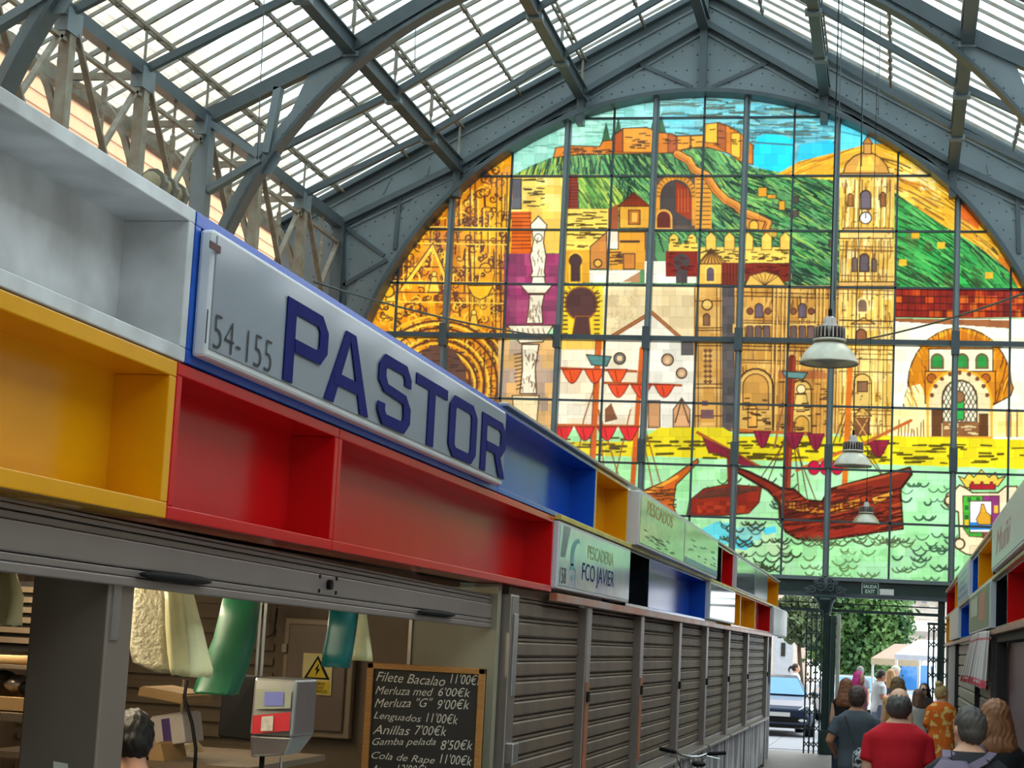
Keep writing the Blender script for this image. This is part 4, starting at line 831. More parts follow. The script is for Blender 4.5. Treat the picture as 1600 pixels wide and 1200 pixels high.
# ------------------------------------------------------------------ market stalls
XL, XR = -2.30, 0.95
ZB, ZM, ZT_ = 2.37, 2.885, 3.40
COL = dict(white=(222, 224, 228), yellow=(228, 160, 8), red=(200, 14, 20), blue=(20, 84, 190), navy=(16, 42, 92), black=(22, 26, 34), grey=(150, 156, 162))
for k_, v_ in COL.items(): M['p_' + k_] = pm('lacquer_' + k_, v_, 0.2, 0, 0.08, 3.5, spec=0.35, coat=0.08)
M['p_white'] = pm('lacquer_dusty_white', COL['white'], 0.45, 0, 0.18, 3, c2=(176, 176, 176))
M['alu'] = pm('aluminium', (196, 196, 194), 0.32, 0.85, 0.15, 8)
M['steel'] = pm('stall_steel', (164, 154, 148), 0.34, 0.75, 0.12, 5)
M['slat'] = pm('shutter_slat', (128, 108, 90), 0.5, 0.25, 0.16, 2.5, c2=(104, 90, 78))
M['slat_new'] = pm('shutter_header_slat', (150, 139, 135), 0.42, 0.45, 0.1, 2.5)
M['black'] = pm('black_plastic', (22, 21, 21), 0.7, spec=0.2)
M['graf'] = pm('graffitied_panel', (214, 210, 212), 0.5, 0, 0.3, 5, c2=(128, 120, 124), lo=0.42, hi=0.55, stretch=(1, 1, 0.35))
M['inwall'] = pm('stall_wall', (150, 144, 122), 0.6, 0, 0.12, 2)
M['inwall2'] = pm('stall_wall_brown', (126, 108, 88), 0.7, 0, 0.2, 3)
M['dark'] = pm('dark_interior', (46, 42, 40), 0.8)
def open_box(name, label, y0, y1, z0, z1, col, side=-1, depth=0.21, t=0.035, back=None, group='coloured boxes of the stall fascia', lip=0.0):
    """open-fronted box on the stall front; side -1: left row (front faces +X), +1: right row"""
    xf = XL if side < 0 else XR; s = -1 if side < 0 else 1; xb = xf + s * depth; xf = xf - s * lip
    b = thing(name, label, 'display box', (xf, (y0 + y1) / 2, z0), group); m = M['p_' + col]; mb_ = M['p_' + (back or col)]
    a, c = y0 + 0.004, y1 - 0.004
    MB().box(xf, xb, a, c, z1 - t, z1 - 0.003).build('top_panel', m, b, bevel=0.004); MB().box(xf, xb, a, c, z0 + 0.003, z0 + t).build('bottom_panel', m, b, bevel=0.004)
    MB().box(xf, xb, a, a + t, z0 + t, z1 - t).build('side_panel', m, b, bevel=0.004); MB().box(xf, xb, c - t, c, z0 + t, z1 - t).build('side_panel', m, b, bevel=0.004)
    MB().box(xb, xb - s * 0.02, a + t, c - t, z0 + t, z1 - t).build('back_panel', mb_, b); return b
GL, GR = 'coloured boxes over the left stalls', 'coloured boxes over the right stalls'
LW = open_box('fascia_box', 'dusty white open box above the yellow one at upper left', 2.6, 5.66, ZM, ZT_, 'white', group=GL, t=0.05, depth=0.25)
open_box('fascia_box', 'blue box framing the large PASTOR sign', 5.66, 10.55, ZM, ZT_, 'blue', group=GL, t=0.05)
open_box('fascia_box', 'dark blue open box just right of the PASTOR sign', 10.55, 14.1, ZM, ZT_, 'blue', group=GL)
open_box('fascia_box', 'small yellow box between the dark blue box and the green painted sign', 14.1, 15.85, ZM, ZT_, 'yellow', group=GL)
open_box('fascia_box', 'narrow black box after the green painted signs', 23.1, 24.7, ZM, ZT_, 'black', group=GL)
open_box('fascia_box', 'narrow red box in the upper left row, beside a black one', 24.7, 26.4, ZM, ZT_, 'red', group=GL)
open_box('fascia_box', 'yellow box ending the upper left row by the exit', 32.9, 36.8, ZM, ZT_, 'yellow', group=GL)
open_box('fascia_box', 'large yellow open box at the left edge below the white one', 2.6, 5.60, ZB, ZM, 'yellow', group=GL, t=0.055)
open_box('fascia_box', 'glossy red box below the numerals 154-155', 5.60, 7.40, ZB, ZM, 'red', group=GL, t=0.045)
open_box('fascia_box', 'long glossy red box under the PASTOR sign', 7.40, 12.42, ZB, ZM, 'red', group=GL, t=0.045)
open_box('fascia_box', 'black box right of the sign reading FCO JAVIER', 15.95, 17.45, ZB, ZM, 'black', group=GL)
open_box('fascia_box', 'royal blue box in the lower left row', 17.45, 22.75, ZB, ZM, 'blue', group=GL)
open_box('fascia_box', 'narrow empty yellow box in the lower left row', 26.4, 27.95, ZB, ZM, 'yellow', group=GL)
open_box('fascia_box', 'yellow box holding a small statuette in the lower left row', 27.95, 30.9, ZB, ZM, 'yellow', group=GL)
open_box('fascia_box', 'red box ending the lower left row', 30.9, 34.55, ZB, ZM, 'red', group=GL)
# statuette in the yellow box
stt = thing('statuette', 'small grey statuette standing in a yellow box', 'statuette', (XL - 0.2, 29.1, ZB + 0.035))
MB().lathe([(0.09, 0), (0.10, 0.03), (0.06, 0.06), (0.08, 0.16), (0.05, 0.22), (0.07, 0.28), (0.055, 0.34), (0.02, 0.38)], (XL - 0.2, 29.1, ZB + 0.035), 12).build('figure', M['steel'], stt, smooth=True)
# right row
open_box('fascia_box', 'far red and cream box ending the upper right row', 33.1, 38.6, ZM, ZT_, 'red', 1, group=GR)
open_box('fascia_box', 'slim yellow box far up the right row', 29.9, 33.1, ZM, ZT_, 'yellow', 1, group=GR)
open_box('fascia_box', 'slim blue box in the upper right row', 23.6, 25.3, ZM, ZT_, 'blue', 1, group=GR)
open_box('fascia_box', 'yellow box high in the right row beside a black one', 19.9, 23.6, ZM, ZT_, 'yellow', 1, group=GR)
open_box('fascia_box', 'black box left of the white lettered sign at right', 18.5, 19.9, ZM, ZT_, 'black', 1, group=GR)
open_box('fascia_box', 'yellow box ending the lower right row by the exit', 34.3, 38.6, ZB, ZM, 'yellow', 1, group=GR)
open_box('fascia_box', 'blue box in the lower right row', 24.65, 29.6, ZB, ZM, 'blue', 1, group=GR)
open_box('fascia_box', 'black box beside the red one in the lower right row', 17.25, 19.2, ZB, ZM, 'black', 1, group=GR)
open_box('fascia_box', 'bright red box at the right edge of the photo', 11.0, 17.25, ZB, ZM, 'red', 1, group=GR)
MB_trim = pm('trim_cream', (214, 196, 150), 0.4, 0.2, 0.2, 4)
def rail(name, label, x, y0, y1, z, h, mat, d=0.03):
    return tag(MB().box(x - d, x + d, y0, y1, z - h / 2, z + h / 2).build(name, mat, bevel=0.004), label, 'trim')
rail('fascia_rail', 'bare metal strip along the top of the far left stall boxes', XL, 10.6, 36.8, ZT_ + 0.012, 0.022, M['alu'])
rail('fascia_rail', 'yellow strip between the two far rows of boxes at left', XL + 0.012, 12.45, 36.8, ZM, 0.035, pm('yellow_strip', (226, 206, 96), 0.35, 0.2, 0.3, 3))
rail('fascia_rail', 'reddish metal strip under the left stall boxes above the shutters', XL + 0.01, 12.45, 34.6, ZB - 0.03, 0.055, pm('worn_strip', (190, 176, 168), 0.35, 0.5, 0.3, 2, c2=(196, 110, 80)))
rail('fascia_rail', 'cream strip along the top of the right stall boxes', XR, 11, 38.6, ZT_ + 0.015, 0.03, MB_trim)
rail('fascia_rail', 'cream strip between the two rows of right stall boxes', XR - 0.012, 11, 38.6, ZM, 0.035, MB_trim)
rail('fascia_rail', 'worn strip under the right stall boxes', XR - 0.01, 11, 38.6, ZB - 0.02, 0.05, pm('worn_strip_right', (190, 150, 130), 0.4, 0.3, 0.3, 3))

# --- signs of the left row
M['signface'] = pm('light_box_face', (138, 146, 157), 0.1, 0, 0.05, 2, spec=0.25)
M['signrim'] = pm('light_box_rim', (214, 217, 222), 0.35, 0.1, 0.06, 3)
M['navyink'] = pm('navy_vinyl', (24, 30, 100), 0.5, spec=0.03); M['blackink'] = pm('black_vinyl', (28, 30, 40), 0.4, spec=0.2)
sg = thing('shop_sign', 'long grey light box sign reading PASTOR with numerals 154-155', 'sign', (XL + 0.06, 8.0, 2.9))
y0, y1, z0, z1 = 5.70, 10.42, 2.915, 3.345; xs0, xs1 = XL + 0.001, XL + 0.055
MB().box(xs0, xs1, y0, y1, z0, z1).build('casing', M['signrim'], sg, bevel=0.012)
MB().box(xs1, xs1 + 0.006, y0 + 0.012, y1 - 0.02, z0 + 0.03, z1 - 0.02).build('face', M['signface'], sg)
XF = xs1 + 0.008
def letter(ch, u0, u1, v0, v1, tu, tv):
    mb = MB()
    def bx(a, b, c, d): qd([(a, c), (b, c), (b, d), (a, d)])
    nq = [0]
    def qd(pts): nq[0] += 1; xo_ = XF + 0.0004 * nq[0]; mb.prism([(xo_, a, c) for a, c in pts], (0.004, 0, 0))
    vm = (v0 + v1) / 2; cu, cv = tu * 0.8, tv * 1.1
    def loop(a, b, c, d, open_=None):   # rounded rectangle ring from chamfered corners
        o = [(a + cu, d), (b - cu, d), (b, d - cv), (b, c + cv), (b - cu, c), (a + cu, c), (a, c + cv), (a, d - cv)]
        i = [(a + tu + cu * .3, d - tv), (b - tu - cu * .3, d - tv), (b - tu, d - tv - cv * .3), (b - tu, c + tv + cv * .3), (b - tu - cu * .3, c + tv), (a + tu + cu * .3, c + tv), (a + tu, c + tv + cv * .3), (a + tu, d - tv - cv * .3)]
        for k in range(8):
            if open_ and k in open_: continue
            qd([o[k], o[(k + 1) % 8], i[(k + 1) % 8], i[k]])
    if ch == 'P' or ch == 'R':
        bx(u0, u0 + tu, v0, v1); vb = v0 + (v1 - v0) * 0.38
        o = [(u0 + tu, v1), (u1 - cu, v1), (u1, v1 - cv), (u1, vb + cv), (u1 - cu, vb), (u0 + tu, vb)]; i = [(u0 + tu, v1 - tv), (u1 - tu - cu * .3, v1 - tv), (u1 - tu, v1 - tv - cv * .3), (u1 - tu, vb + tv + cv * .3), (u1 - tu - cu * .3, vb + tv), (u0 + tu, vb + tv)]
        for k in range(5): qd([o[k], o[k + 1], i[k + 1], i[k]])
        if ch == 'R': qd([(u1 - 2.2 * tu, vb), (u1 - 1.1 * tu, vb), (u1, v0), (u1 - 1.2 * tu, v0)])
    if ch == 'A':
        um = (u0 + u1) / 2; qd([(u0, v0), (u0 + tu, v0), (um + tu * .2, v1), (um - tu * .55, v1)]); qd([(u1 - tu, v0), (u1, v0), (um + tu * .55, v1), (um - tu * .2, v1)]); bx(u0 + tu * 0.9, u1 - tu * 0.9, v0 + (v1 - v0) * .24, v0 + (v1 - v0) * .24 + tv)
    if ch == 'S':
        o = [(u1, v1 - (v1 - v0) * .30), (u1, v1 - cv), (u1 - cu, v1), (u0 + cu, v1), (u0, v1 - cv), (u0, vm + cv * .6), (u0 + cu, vm - tv * .2), (u1 - cu - tu * .3, vm - tv * .5), (u1 - tu, vm - tv - cv * .4), (u1 - tu, v0 + tv + cv * .3), (u1 - tu - cu * .3, v0 + tv), (u0 + tu + cu * .3, v0 + tv), (u0 + tu, v0 + tv + cv * .3), (u0 + tu, v0 + (v1 - v0) * .3)]
        i = [(u1 - tu, v1 - (v1 - v0) * .30), (u1 - tu, v1 - tv - cv * .3), (u1 - tu - cu * .3, v1 - tv), (u0 + tu + cu * .3, v1 - tv), (u0 + tu, v1 - tv - cv * .3), (u0 + tu, vm + tv + cv * .2), (u0 + tu + cu * .4, vm + tv * .6), (u1 - cu, vm + tv * .4), (u1, vm - cv * .6), (u1, v0 + cv), (u1 - cu, v0), (u0 + cu, v0), (u0, v0 + cv), (u0, v0 + (v1 - v0) * .3)]
        for k in range(len(o) - 1): qd([o[k], o[k + 1], i[k + 1], i[k]])
    if ch == 'T': bx(u0, u1, v1 - tv, v1); bx((u0 + u1) / 2 - tu / 2, (u0 + u1) / 2 + tu / 2, v0, v1 - tv)
    if ch == 'O': loop(u0, u1, v0, v1)
    mb.build('letter', M['navyink'], sg)
def yy(px, py): return float(PX(px, py, XF)[1])
for ch, a, b in (('P', 443, 507), ('A', 509, 577), ('S', 592, 642), ('T', 652, 700), ('O', 706, 748), ('R', 758, 794)):
    ya, yb = yy(a, 560), yy(b, 600); letter(ch, ya, yb, 2.945 + 0.005, 3.262, 0.105 * (yb - ya) / 0.5 if ch != 'A' else 0.125, 0.05)
text_on('numerals', '154-155', M['blackink'], sg, (XF + 0.002, yy(320, 520), 2.952), (0, 1, 0), (0, 0, 1), 0.115, yy(424, 560) - yy(320, 520), offset=-0.02, split=True)
MB().box(XF, XF + 0.003, yy(328, 370), yy(345, 375), 3.268, 3.292).build('badge', pm('badge', (84, 46, 48), 0.5), sg)

def panel_sign(name, label, y0, y1, z0, z1, face, side=-1, proud=0.05, rim=None):
    xf = (XL if side < 0 else XR); s = -1 if side < 0 else 1
    t = thing(name, label, 'sign', (xf, (y0 + y1) / 2, z0)); MB().box(xf + s * 0.06, xf - s * proud, y0, y1, z0, z1).build('casing', rim or M['signrim'], t, bevel=0.008)
    MB().box(xf - s * proud, xf - s * (proud + 0.005), y0 + 0.03, y1 - 0.03, z0 + 0.025, z1 - 0.025).build('face', face, t); return t, xf - s * (proud + 0.007)
fx = pm('printed_face_mint', (196, 214, 200), 0.12, 0, 0.2, 1.2, c2=(160, 176, 196))
t, xf = panel_sign('shop_sign', 'pale sign reading PESCADERIA FCO JAVIER with number 158', 12.45, 15.92, 2.40, 2.86, fx, proud=0.03)
text_on('lettering', 'PESCADERIA', pm('green_vinyl', (150, 176, 90), 0.3), t, (xf, 13.65, 2.665), (0, 1, 0), (0, 0, 1), 0.10, 1.28)
text_on('lettering', 'FCO JAVIER', M['navyink'], t, (xf, 13.43, 2.46), (0, 1, 0), (0, 0, 1), 0.165, 1.57)
text_on('numerals', '158', M['blackink'], t, (xf, 12.52, 2.44), (0, 1, 0), (0, 0, 1), 0.11, 0.24)
fe = MB()
def sp_(px, py): p = PX(px, py, xf); return (xf, float(p[1]), float(p[2]))
_o = [(892, 884), (892, 866), (894, 853), (899, 844), (905, 842), (907, 850)]; _i = [(896, 884), (897, 868), (899, 857), (902, 850), (904, 848), (907, 850)]
for k in range(5): fe.add([sp_(*_o[k]), sp_(*_o[k + 1]), sp_(*_i[k + 1]), sp_(*_i[k])], [(0, 1, 2, 3)])
fe.add([sp_(*q) for q in ((890, 892), (893, 880), (897, 882), (900, 893), (895, 888))], [(0, 1, 2, 3, 4)]); fe.add([sp_(*q) for q in ((892, 900), (895, 898), (894, 910))], [(0, 1, 2)]); fe.add([sp_(*q) for q in ((898, 896), (900, 893), (898, 914))], [(0, 1, 2)])
fe.build('figure_print', pm('teal_vinyl', (90, 160, 170), 0.3), t, fix=False)
wv = MB(); [wv.add([(xf, 12.52 + 0.03 * k, 2.62), (xf, 12.54 + 0.03 * k, 2.62), (xf, 12.62 + 0.05 * k, 2.84), (xf, 12.60 + 0.05 * k, 2.84)], [(0, 1, 2, 3)]) for k in range(6)]
wv.build('stripe_print', pm('grey_vinyl', (130, 136, 150), 0.3), t, fix=False)
fg = pm('printed_face_green', (176, 198, 132), 0.12, 0, 0.5, 3.5, c2=(120, 150, 90), stretch=(1, 0.6, 2))
t, xf = panel_sign('shop_sign', 'green painted sign reading PESCADOS in orange letters', 15.9, 19.3, 2.90, 3.37, fg, proud=0.1)
om = pm('orange_vinyl', (206, 150, 70), 0.3)
text_on('lettering', 'PESCADOS', om, t, (xf, 16.35, 3.2), (0, 1, 0), (0, 0, 1), 0.12, 1.9)
def ripple(parent, xf, y0, y1, z0, z1, n, mat):
    mb = MB()
    for _ in range(n):
        y, z, l = U(y0, y1 - 0.5), U(z0, z1), U(0.25, 0.6); mb.add([(xf, y, z), (xf, y + l / 2, z + 0.012), (xf, y + l, z), (xf, y + l / 2, z - 0.008)], [(0, 1, 2, 3)])
    mb.build('wave_print', mat, parent, fix=False, kind='stuff')
ripple(t, xf, 16.1, 19.2, 2.94, 3.05, 16, pm('dark_green_vinyl', (84, 110, 70), 0.3))
t, xf = panel_sign('shop_sign', 'second green painted sign with a blue sea along its bottom', 19.35, 23.05, 2.90, 3.37, fg, proud=0.1)
ripple(t, xf, 19.5, 23.0, 3.02, 3.2, 16, pm('sea_green_vinyl', (90, 130, 120), 0.3)); MB().box(xf, xf + 0.001, 19.42, 22.98, 2.93, 2.99).build('sea_print', pm('sea_blue_vinyl', (110, 140, 170), 0.3), t)
fs = pm('brushed_mirror_sign', (206, 210, 208), 0.08, 0.8, 0.15, 2)
t, xf = panel_sign('shop_sign', 'shiny metal sign in the upper left row near the exit', 26.45, 29.9, 2.90, 3.37, fs)
t, xf = panel_sign('shop_sign', 'dark grey blank panel in the upper left row', 29.95, 32.85, 2.90, 3.37, pm('grey_panel', (120, 124, 126), 0.2, 0.4))
t, xf = panel_sign('shop_sign', 'shiny metal sign between blue and yellow boxes, lower left row', 22.8, 26.35, 2.40, 2.86, fs)
t, xf = panel_sign('shop_sign', 'grey panel sign jutting out at the end of the lower left row', 34.6, 38.9, 2.36, 2.88, pm('grey_panel_end', (150, 150, 148), 0.3, 0.4, 0.3, 3), proud=0.06)
# right row signs
t, xf = panel_sign('shop_sign', 'bluish white sign in the upper right row', 25.35, 29.85, 2.90, 3.39, pm('printed_face_blue', (170, 182, 206), 0.3, 0, 0.1, 3), 1)
for k in range(4): MB().box(xf - 0.001, xf, 25.7 + 0.4 * (k % 2), 29.5 - 0.5 * (k % 3), 2.97 + k * 0.1, 3.01 + k * 0.1).build('text_line', pm('pale_vinyl', (140, 150, 180), 0.3), t)
t, xf = panel_sign('shop_sign', 'white sign with faded red and grey lettering at upper right', 11.0, 18.45, 2.91, 3.385, pm('printed_face_white', (196, 196, 200), 0.3, 0, 0.08, 3), 1, 0.08)
text_on('lettering', 'Muñi', pm('faded_red_vinyl', (196, 120, 120), 0.4), t, (xf, 17.6, 3.02), (0, -1, 0), (0, 0, 1), 0.22, 2.2, shear=0.3)
t, xf = panel_sign('shop_sign', 'cream sign between yellow and blue boxes, lower right row', 29.65, 34.25, 2.40, 2.86, pm('printed_face_cream', (214, 204, 190), 0.4, 0, 0.1, 3), 1)
t, xf = panel_sign('shop_sign', 'green picture sign with a pink figure, above the red and white curtain', 19.25, 24.6, 2.39, 2.87, pm('printed_face_meadow', (130, 150, 110), 0.35, 0, 0.5, 2, c2=(84, 104, 80)), 1, 0.06)
MB().box(xf, xf + 0.001, 20.2, 21.6, 2.50, 2.80).build('picture_print', pm('salmon_print', (190, 120, 100), 0.4), t); MB().box(xf - 0.001, xf, 22.0, 24.0, 2.58, 2.80).build('picture_print', pm('pale_print', (196, 206, 186), 0.4, 0, 0.4, 5), t)

# --- left stall bodies
pl_ = thing('stall_enclosure', 'walls and flat roof of the left row of market stalls', 'market stall', (-3.9, 20, 0))
MB().box(-5.6, XL - 0.48, 2.5, 36.8, ZT_ - 0.25, ZT_ - 0.2).build('roof_panel', M['inwall'], pl_); MB().box(-5.6, -5.5, 2.5, 36.8, 0, ZT_ - 0.25).build('back_wall', M['inwall2'], pl_)
MB().box(-5.5, XL - 0.15, 2.5, 2.6, 0, ZT_ - 0.25).build('end_wall', M['inwall'], pl_); MB().box(-5.5, -2.9, 11.02, 11.1, 0, ZT_ - 0.25).build('partition', M['inwall2'], pl_); MB().box(-2.9, XL - 0.06, 11.0, 11.1, 0, ZB).build('partition', M['inwall'], pl_)
MB().box(-5.5, XL - 0.1, 36.7, 36.8, 0, ZB).build('end_wall', M['graf'], pl_); MB().box(-5.5, XL - 0.3, 2.6, 11.0, ZB - 0.03, ZB + 0.0).build('inner_ceiling', M['inwall2'], pl_)
cg = MB()
for k in range(15): cg.box(-5.4, -3.75, 10.99, 11.02, 1.0 + k * 0.09, 1.045 + k * 0.09)
cg.build('corrugation', M['inwall2'], pl_)
MB().box(-2.9, -2.88, 10.985, 11.0, 0.8, 2.37).build('panel_joint', M['steel'], pl_)
posts = [11.25, 14.1, 17.15, 20.25, 23.2, 26.3, 29.7, 34.3]
names = ['beside the open stall with the blackboard', 'second after the open stall', 'third after the open stall', 'fourth after the open stall', 'fifth after the open stall', 'sixth after the open stall', 'last but one by the exit', 'at the exit end of the left stalls']
orange = pm('orange_poster_scrap', (206, 116, 66), 0.5, 0.2, 0.5, 4, c2=(150, 100, 80))
for y, n in zip(posts, names):
    p = thing('stall_post', 'steel shutter post ' + n, 'post', (XL - 0.06, y, 0), 'steel posts between the left shutters')
    MB().box(XL - 0.13, XL + 0.0, y - 0.11, y + 0.11, 0, ZB - 0.055).build('channel', M['steel'], p, bevel=0.01)
    if y in (14.1, 17.15): MB().box(XL, XL + 0.006, y - 0.08, y + 0.08, 1.0, 1.75).build('poster_strip', orange, p)
    if y == 11.25: MB().box(XL, XL + 0.012, y - 0.05, y + 0.06, 1.7, 2.2).build('lock_bar', M['alu'], p, bevel=0.004); MB().box(XL, XL + 0.05, y - 0.1, y + 0.06, 1.3, 1.42).build('lock_case', M['alu'], p, bevel=0.006)
    else: MB().box(XL, XL + 0.02, y - 0.05, y + 0.05, 1.60, 1.68).build('lock', M['black'], p, bevel=0.004)
ord_ = ['nearest closed', 'second closed', 'third closed', 'fourth closed', 'fifth closed', 'sixth closed', 'farthest closed']
for i in range(7):
    a, b = posts[i] + 0.11, posts[i + 1] - 0.11; zc = 0.92
    sh = thing('roller_shutter', ord_[i] + ' brown roller shutter in the left row of stalls', 'shutter', (XL - 0.08, (a + b) / 2, zc), 'closed shutters of the left stalls')
    MB().box(XL - 0.12, XL - 0.07, a, b, ZB - 0.06, ZB - 0.002).build('head_rail', M['slat'], sh)
    z = ZB - 0.06; pr = None; n = 0
    while z - 0.126 > zc - 0.01:
        if pr is None:
            x_ = XL - 0.075
            prof = [(x_ - 0.03, 0.004), (x_, 0.004), (x_ + 0.012, 0.016), (x_ + 0.012, 0.084), (x_, 0.094), (x_ - 0.008, 0.098), (x_ + 0.006, 0.104), (x_ + 0.006, 0.116), (x_ - 0.012, 0.123), (x_ - 0.03, 0.123)]
            mb = MB(); mb.prism([(px, a, zz_) for px, zz_ in prof], (0, b - a, 0)); pr = mb.build('slat', M['slat'], sh); off = z - 0.126; pr.location = (0, 0, off)
        else: inst(pr, 'slat', sh, (0, 0, z - 0.126))
        z -= 0.126; n += 1
    MB().box(XL - 0.11, XL - 0.05, a, b, z - 0.05, z).build('bottom_bar', M['steel'], sh, bevel=0.006)
    c = thing('stall_counter', ('plain', 'plain', 'dirty', 'scratched', 'graffiti covered', 'streaked white', 'white graffiti covered')[i] + ' counter front under the ' + ord_[i] + ' shutter at left', 'counter', (XL - 0.3, (a + b) / 2, 0), 'counters of the left stalls')
    MB().box(XL - 0.5, XL - 0.02, a, b, 0.05, z - 0.09).build('front_panel', M['graf'], c, bevel=0.01); MB().box(XL - 0.52, XL + 0.06, a, b, z - 0.09, z - 0.05).build('worktop', M['steel'], c, bevel=0.008); MB().box(XL - 0.46, XL - 0.06, a, b, 0, 0.05).build('plinth', M['dark'], c)
# header of the open stall (half-rolled shutter)
hd = thing('roller_shutter', 'rolled-up grey shutter header over the open fish stall', 'shutter', (XL - 0.1, 7, 2.1))
def hp(y): return 2.10 + 0.06 * (11.1 - y) / 6.5
def hstrip(name, x0, x1, ua, ub, mat, y0=2.6, y1=11.13, bevel=0.0):
    mb = MB(); mb.hexa([(x0, y0, hp(y0) + ua), (x1, y0, hp(y0) + ua), (x1, y1, hp(y1) + ua), (x0, y1, hp(y1) + ua)], [(x0, y0, hp(y0) + ub), (x1, y0, hp(y0) + ub), (x1, y1, hp(y1) + ub), (x0, y1, hp(y1) + ub)])
    return mb.build(name, mat, hd, bevel=bevel)
hstrip('bottom_slat', XL - 0.13, XL - 0.09, 0.0, 0.03, M['slat_new'], bevel=0.005); hstrip('bottom_slat', XL - 0.13, XL - 0.095, 0.032, 0.055, M['slat_new'], bevel=0.004); hstrip('slat', XL - 0.13, XL - 0.09, 0.058, 0.145, M['slat_new'], bevel=0.006)
hstrip('slat', XL - 0.13, XL - 0.105, 0.148, 0.17, M['slat_new'], bevel=0.003); hstrip('slat', XL - 0.13, XL - 0.10, 0.174, 0.19, M['slat_new'], bevel=0.003); hstrip('slat', XL - 0.13, XL - 0.11, 0.194, 0.203, M['slat_new'])
for px, py in ((275, 903), (682, 957)):
    y = float(PX(px, py, XL - 0.08)[1]); MB().ell((XL - 0.075, y, hp(y) + 0.045), (0.025, 0.33 if px < 500 else 0.42, 0.018), 12, 8).build('handle', M['black'], hd, smooth=True)
y = float(PX(512, 913, XL - 0.09)[1]); MB().tube([(XL - 0.1, y, hp(y) + 0.105), (XL - 0.07, y, hp(y) + 0.105)], 0.022, 10).build('lock', M['black'], hd)
for dy in (-0.12, 0.12):
    for dz in (-0.03, 0.03): MB().tube([(XL - 0.1, y + dy, hp(y) + 0.105 + dz), (XL - 0.085, y + dy, hp(y) + 0.105 + dz)], 0.009, 6).build('screw', M['black'], hd)
hstrip('backing', XL - 0.15, XL - 0.132, 0.005, 0.205, M['slat_new'])
# thick pillar in the opening
pp = thing('steel_pillar', 'broad dull steel pillar standing in the open stall front', 'pillar', (-2.55, 5.58, 0))
MB().box(-2.68, -2.42, 5.476, 5.676, 0, 2.3).build('cladding', pm('dull_steel', (148, 134, 124), 0.45, 0.55, 0.1, 3), pp, bevel=0.006); MB().box(-2.42, -2.414, 5.50, 5.56, 1.98, 2.3).build('seam_strip', M['alu'], pp)
MB().add([(-2.56, 5.472, 1.60), (-2.51, 5.472, 1.595), (-2.505, 5.472, 1.555), (-2.555, 5.472, 1.55)], [(0, 1, 2, 3)]).build('price_tag', pm('paper', (226, 224, 206), 0.8), pp)
# the stall counter inside
ct = thing('fish_counter', 'steel fish counter inside the open stall, mostly below the frame', 'counter', (-2.8, 9.4, 0)); MB().box(-3.15, -2.44, 7.95, 10.9, 0, 1.0).build('body', M['steel'], ct); MB().box(-3.2, -2.44, 7.9, 10.9, 1.0, 1.04).build('worktop', M['alu'], ct, bevel=0.008)
# ceiling lamp of the stall
lt = thing('ceiling_lamp', 'tube lamp under the ceiling of the open stall', 'lamp', (-3.3, 7, 2.27)); MB().box(-3.36, -3.24, 6.2, 7.8, 2.31, 2.34).build('fitting', M['alu'], lt)
em = bpy.data.materials.new('warm_tube'); em.use_nodes = True; b_ = em.node_tree.nodes['Principled BSDF']; b_.inputs['Emission Color'].default_value = (1, 0.86, 0.6, 1); b_.inputs['Emission Strength'].default_value = 80
MB().tube([(-3.3, 6.25, 2.29), (-3.3, 7.75, 2.29)], 0.02, 8).build('tube', em, lt)
fill_em = em.copy(); fill_em.node_tree.nodes['Principled BSDF'].inputs['Emission Strength'].default_value = 34
fill_lt = thing('ceiling_lamp', 'unseen tube lamp added to brighten the end wall of the open stall', 'lamp', (-3.7, 9.5, 2.27)); MB().box(-3.76, -3.64, 8.7, 10.3, 2.31, 2.34).build('fitting', M['alu'], fill_lt); MB().tube([(-3.7, 8.75, 2.29), (-3.7, 10.25, 2.29)], 0.02, 8).build('tube', fill_em, fill_lt)  # fill lamp out of view, added to brighten the end wall
# hanging rail and bags
hr = tag(MB().tube([(-2.66, 2.7, 2.28), (-2.66, 10.9, 2.28)], 0.012, 6).build('hanging_rail', M['alu']), 'thin rail behind the shutter header carrying the bags', 'rail')
def bag(name, label, prof, y, mat, dep=0.1, seed=1, skew=0.0, pleats=6, top=2.27, lean=0.0):
    """prof: (z, x0, x1) rows from top to bottom in metres"""
    r = random.Random(seed); t = thing(name, label, 'bag', ((prof[0][1] + prof[0][2]) / 2, y, prof[-1][0])); rings = []
    n = 28
    for i, (z, xa, xb) in enumerate(prof):
        ring = []; c = (xa + xb) / 2; w = (xb - xa) / 2; d = dep * (0.45 + 0.55 * i / (len(prof) - 1))
        for j in range(n):
            a = 2 * math.pi * j / n; sx = math.copysign(abs(math.cos(a)) ** 0.6, math.cos(a)); sy = math.copysign(abs(math.sin(a)) ** 0.6, math.sin(a))
            f = 1 + 0.07 * math.sin(pleats * a + 1.3 * i * skew + seed) + r.uniform(-0.02, 0.02)
            ring.append((c + w * sx * (1 + r.uniform(-0.02, 0.02)), y + d * sy * f + lean * i, z + r.uniform(-0.004, 0.004)))
        rings.append(ring)
    MB().rings(rings).build('sack', mat, t, smooth=True)
    c = (prof[0][1] + prof[0][2]) / 2; MB().tube([(c, y, prof[0][0] - 0.01), (c, y, top)], 0.008, 6).build('loop', mat, t); return t
M['bagw'] = pm('cream_plastic', (232, 226, 170), 0.45, 0, 0.1, 12, 0.3); M['bagb'] = pm('bubble_plastic', (214, 206, 176), 0.35, 0, 0.15, 60, 0.6); M['bagg'] = pm('green_plastic', (26, 104, 70), 0.4, 0, 0.25, 5, 0.2); M['bagt'] = pm('teal_plastic', (10, 110, 112), 0.4, 0, 0.2, 6)
def bp(px, py, Y): p = PY(px, py, Y); return float(p[2]), float(p[0])
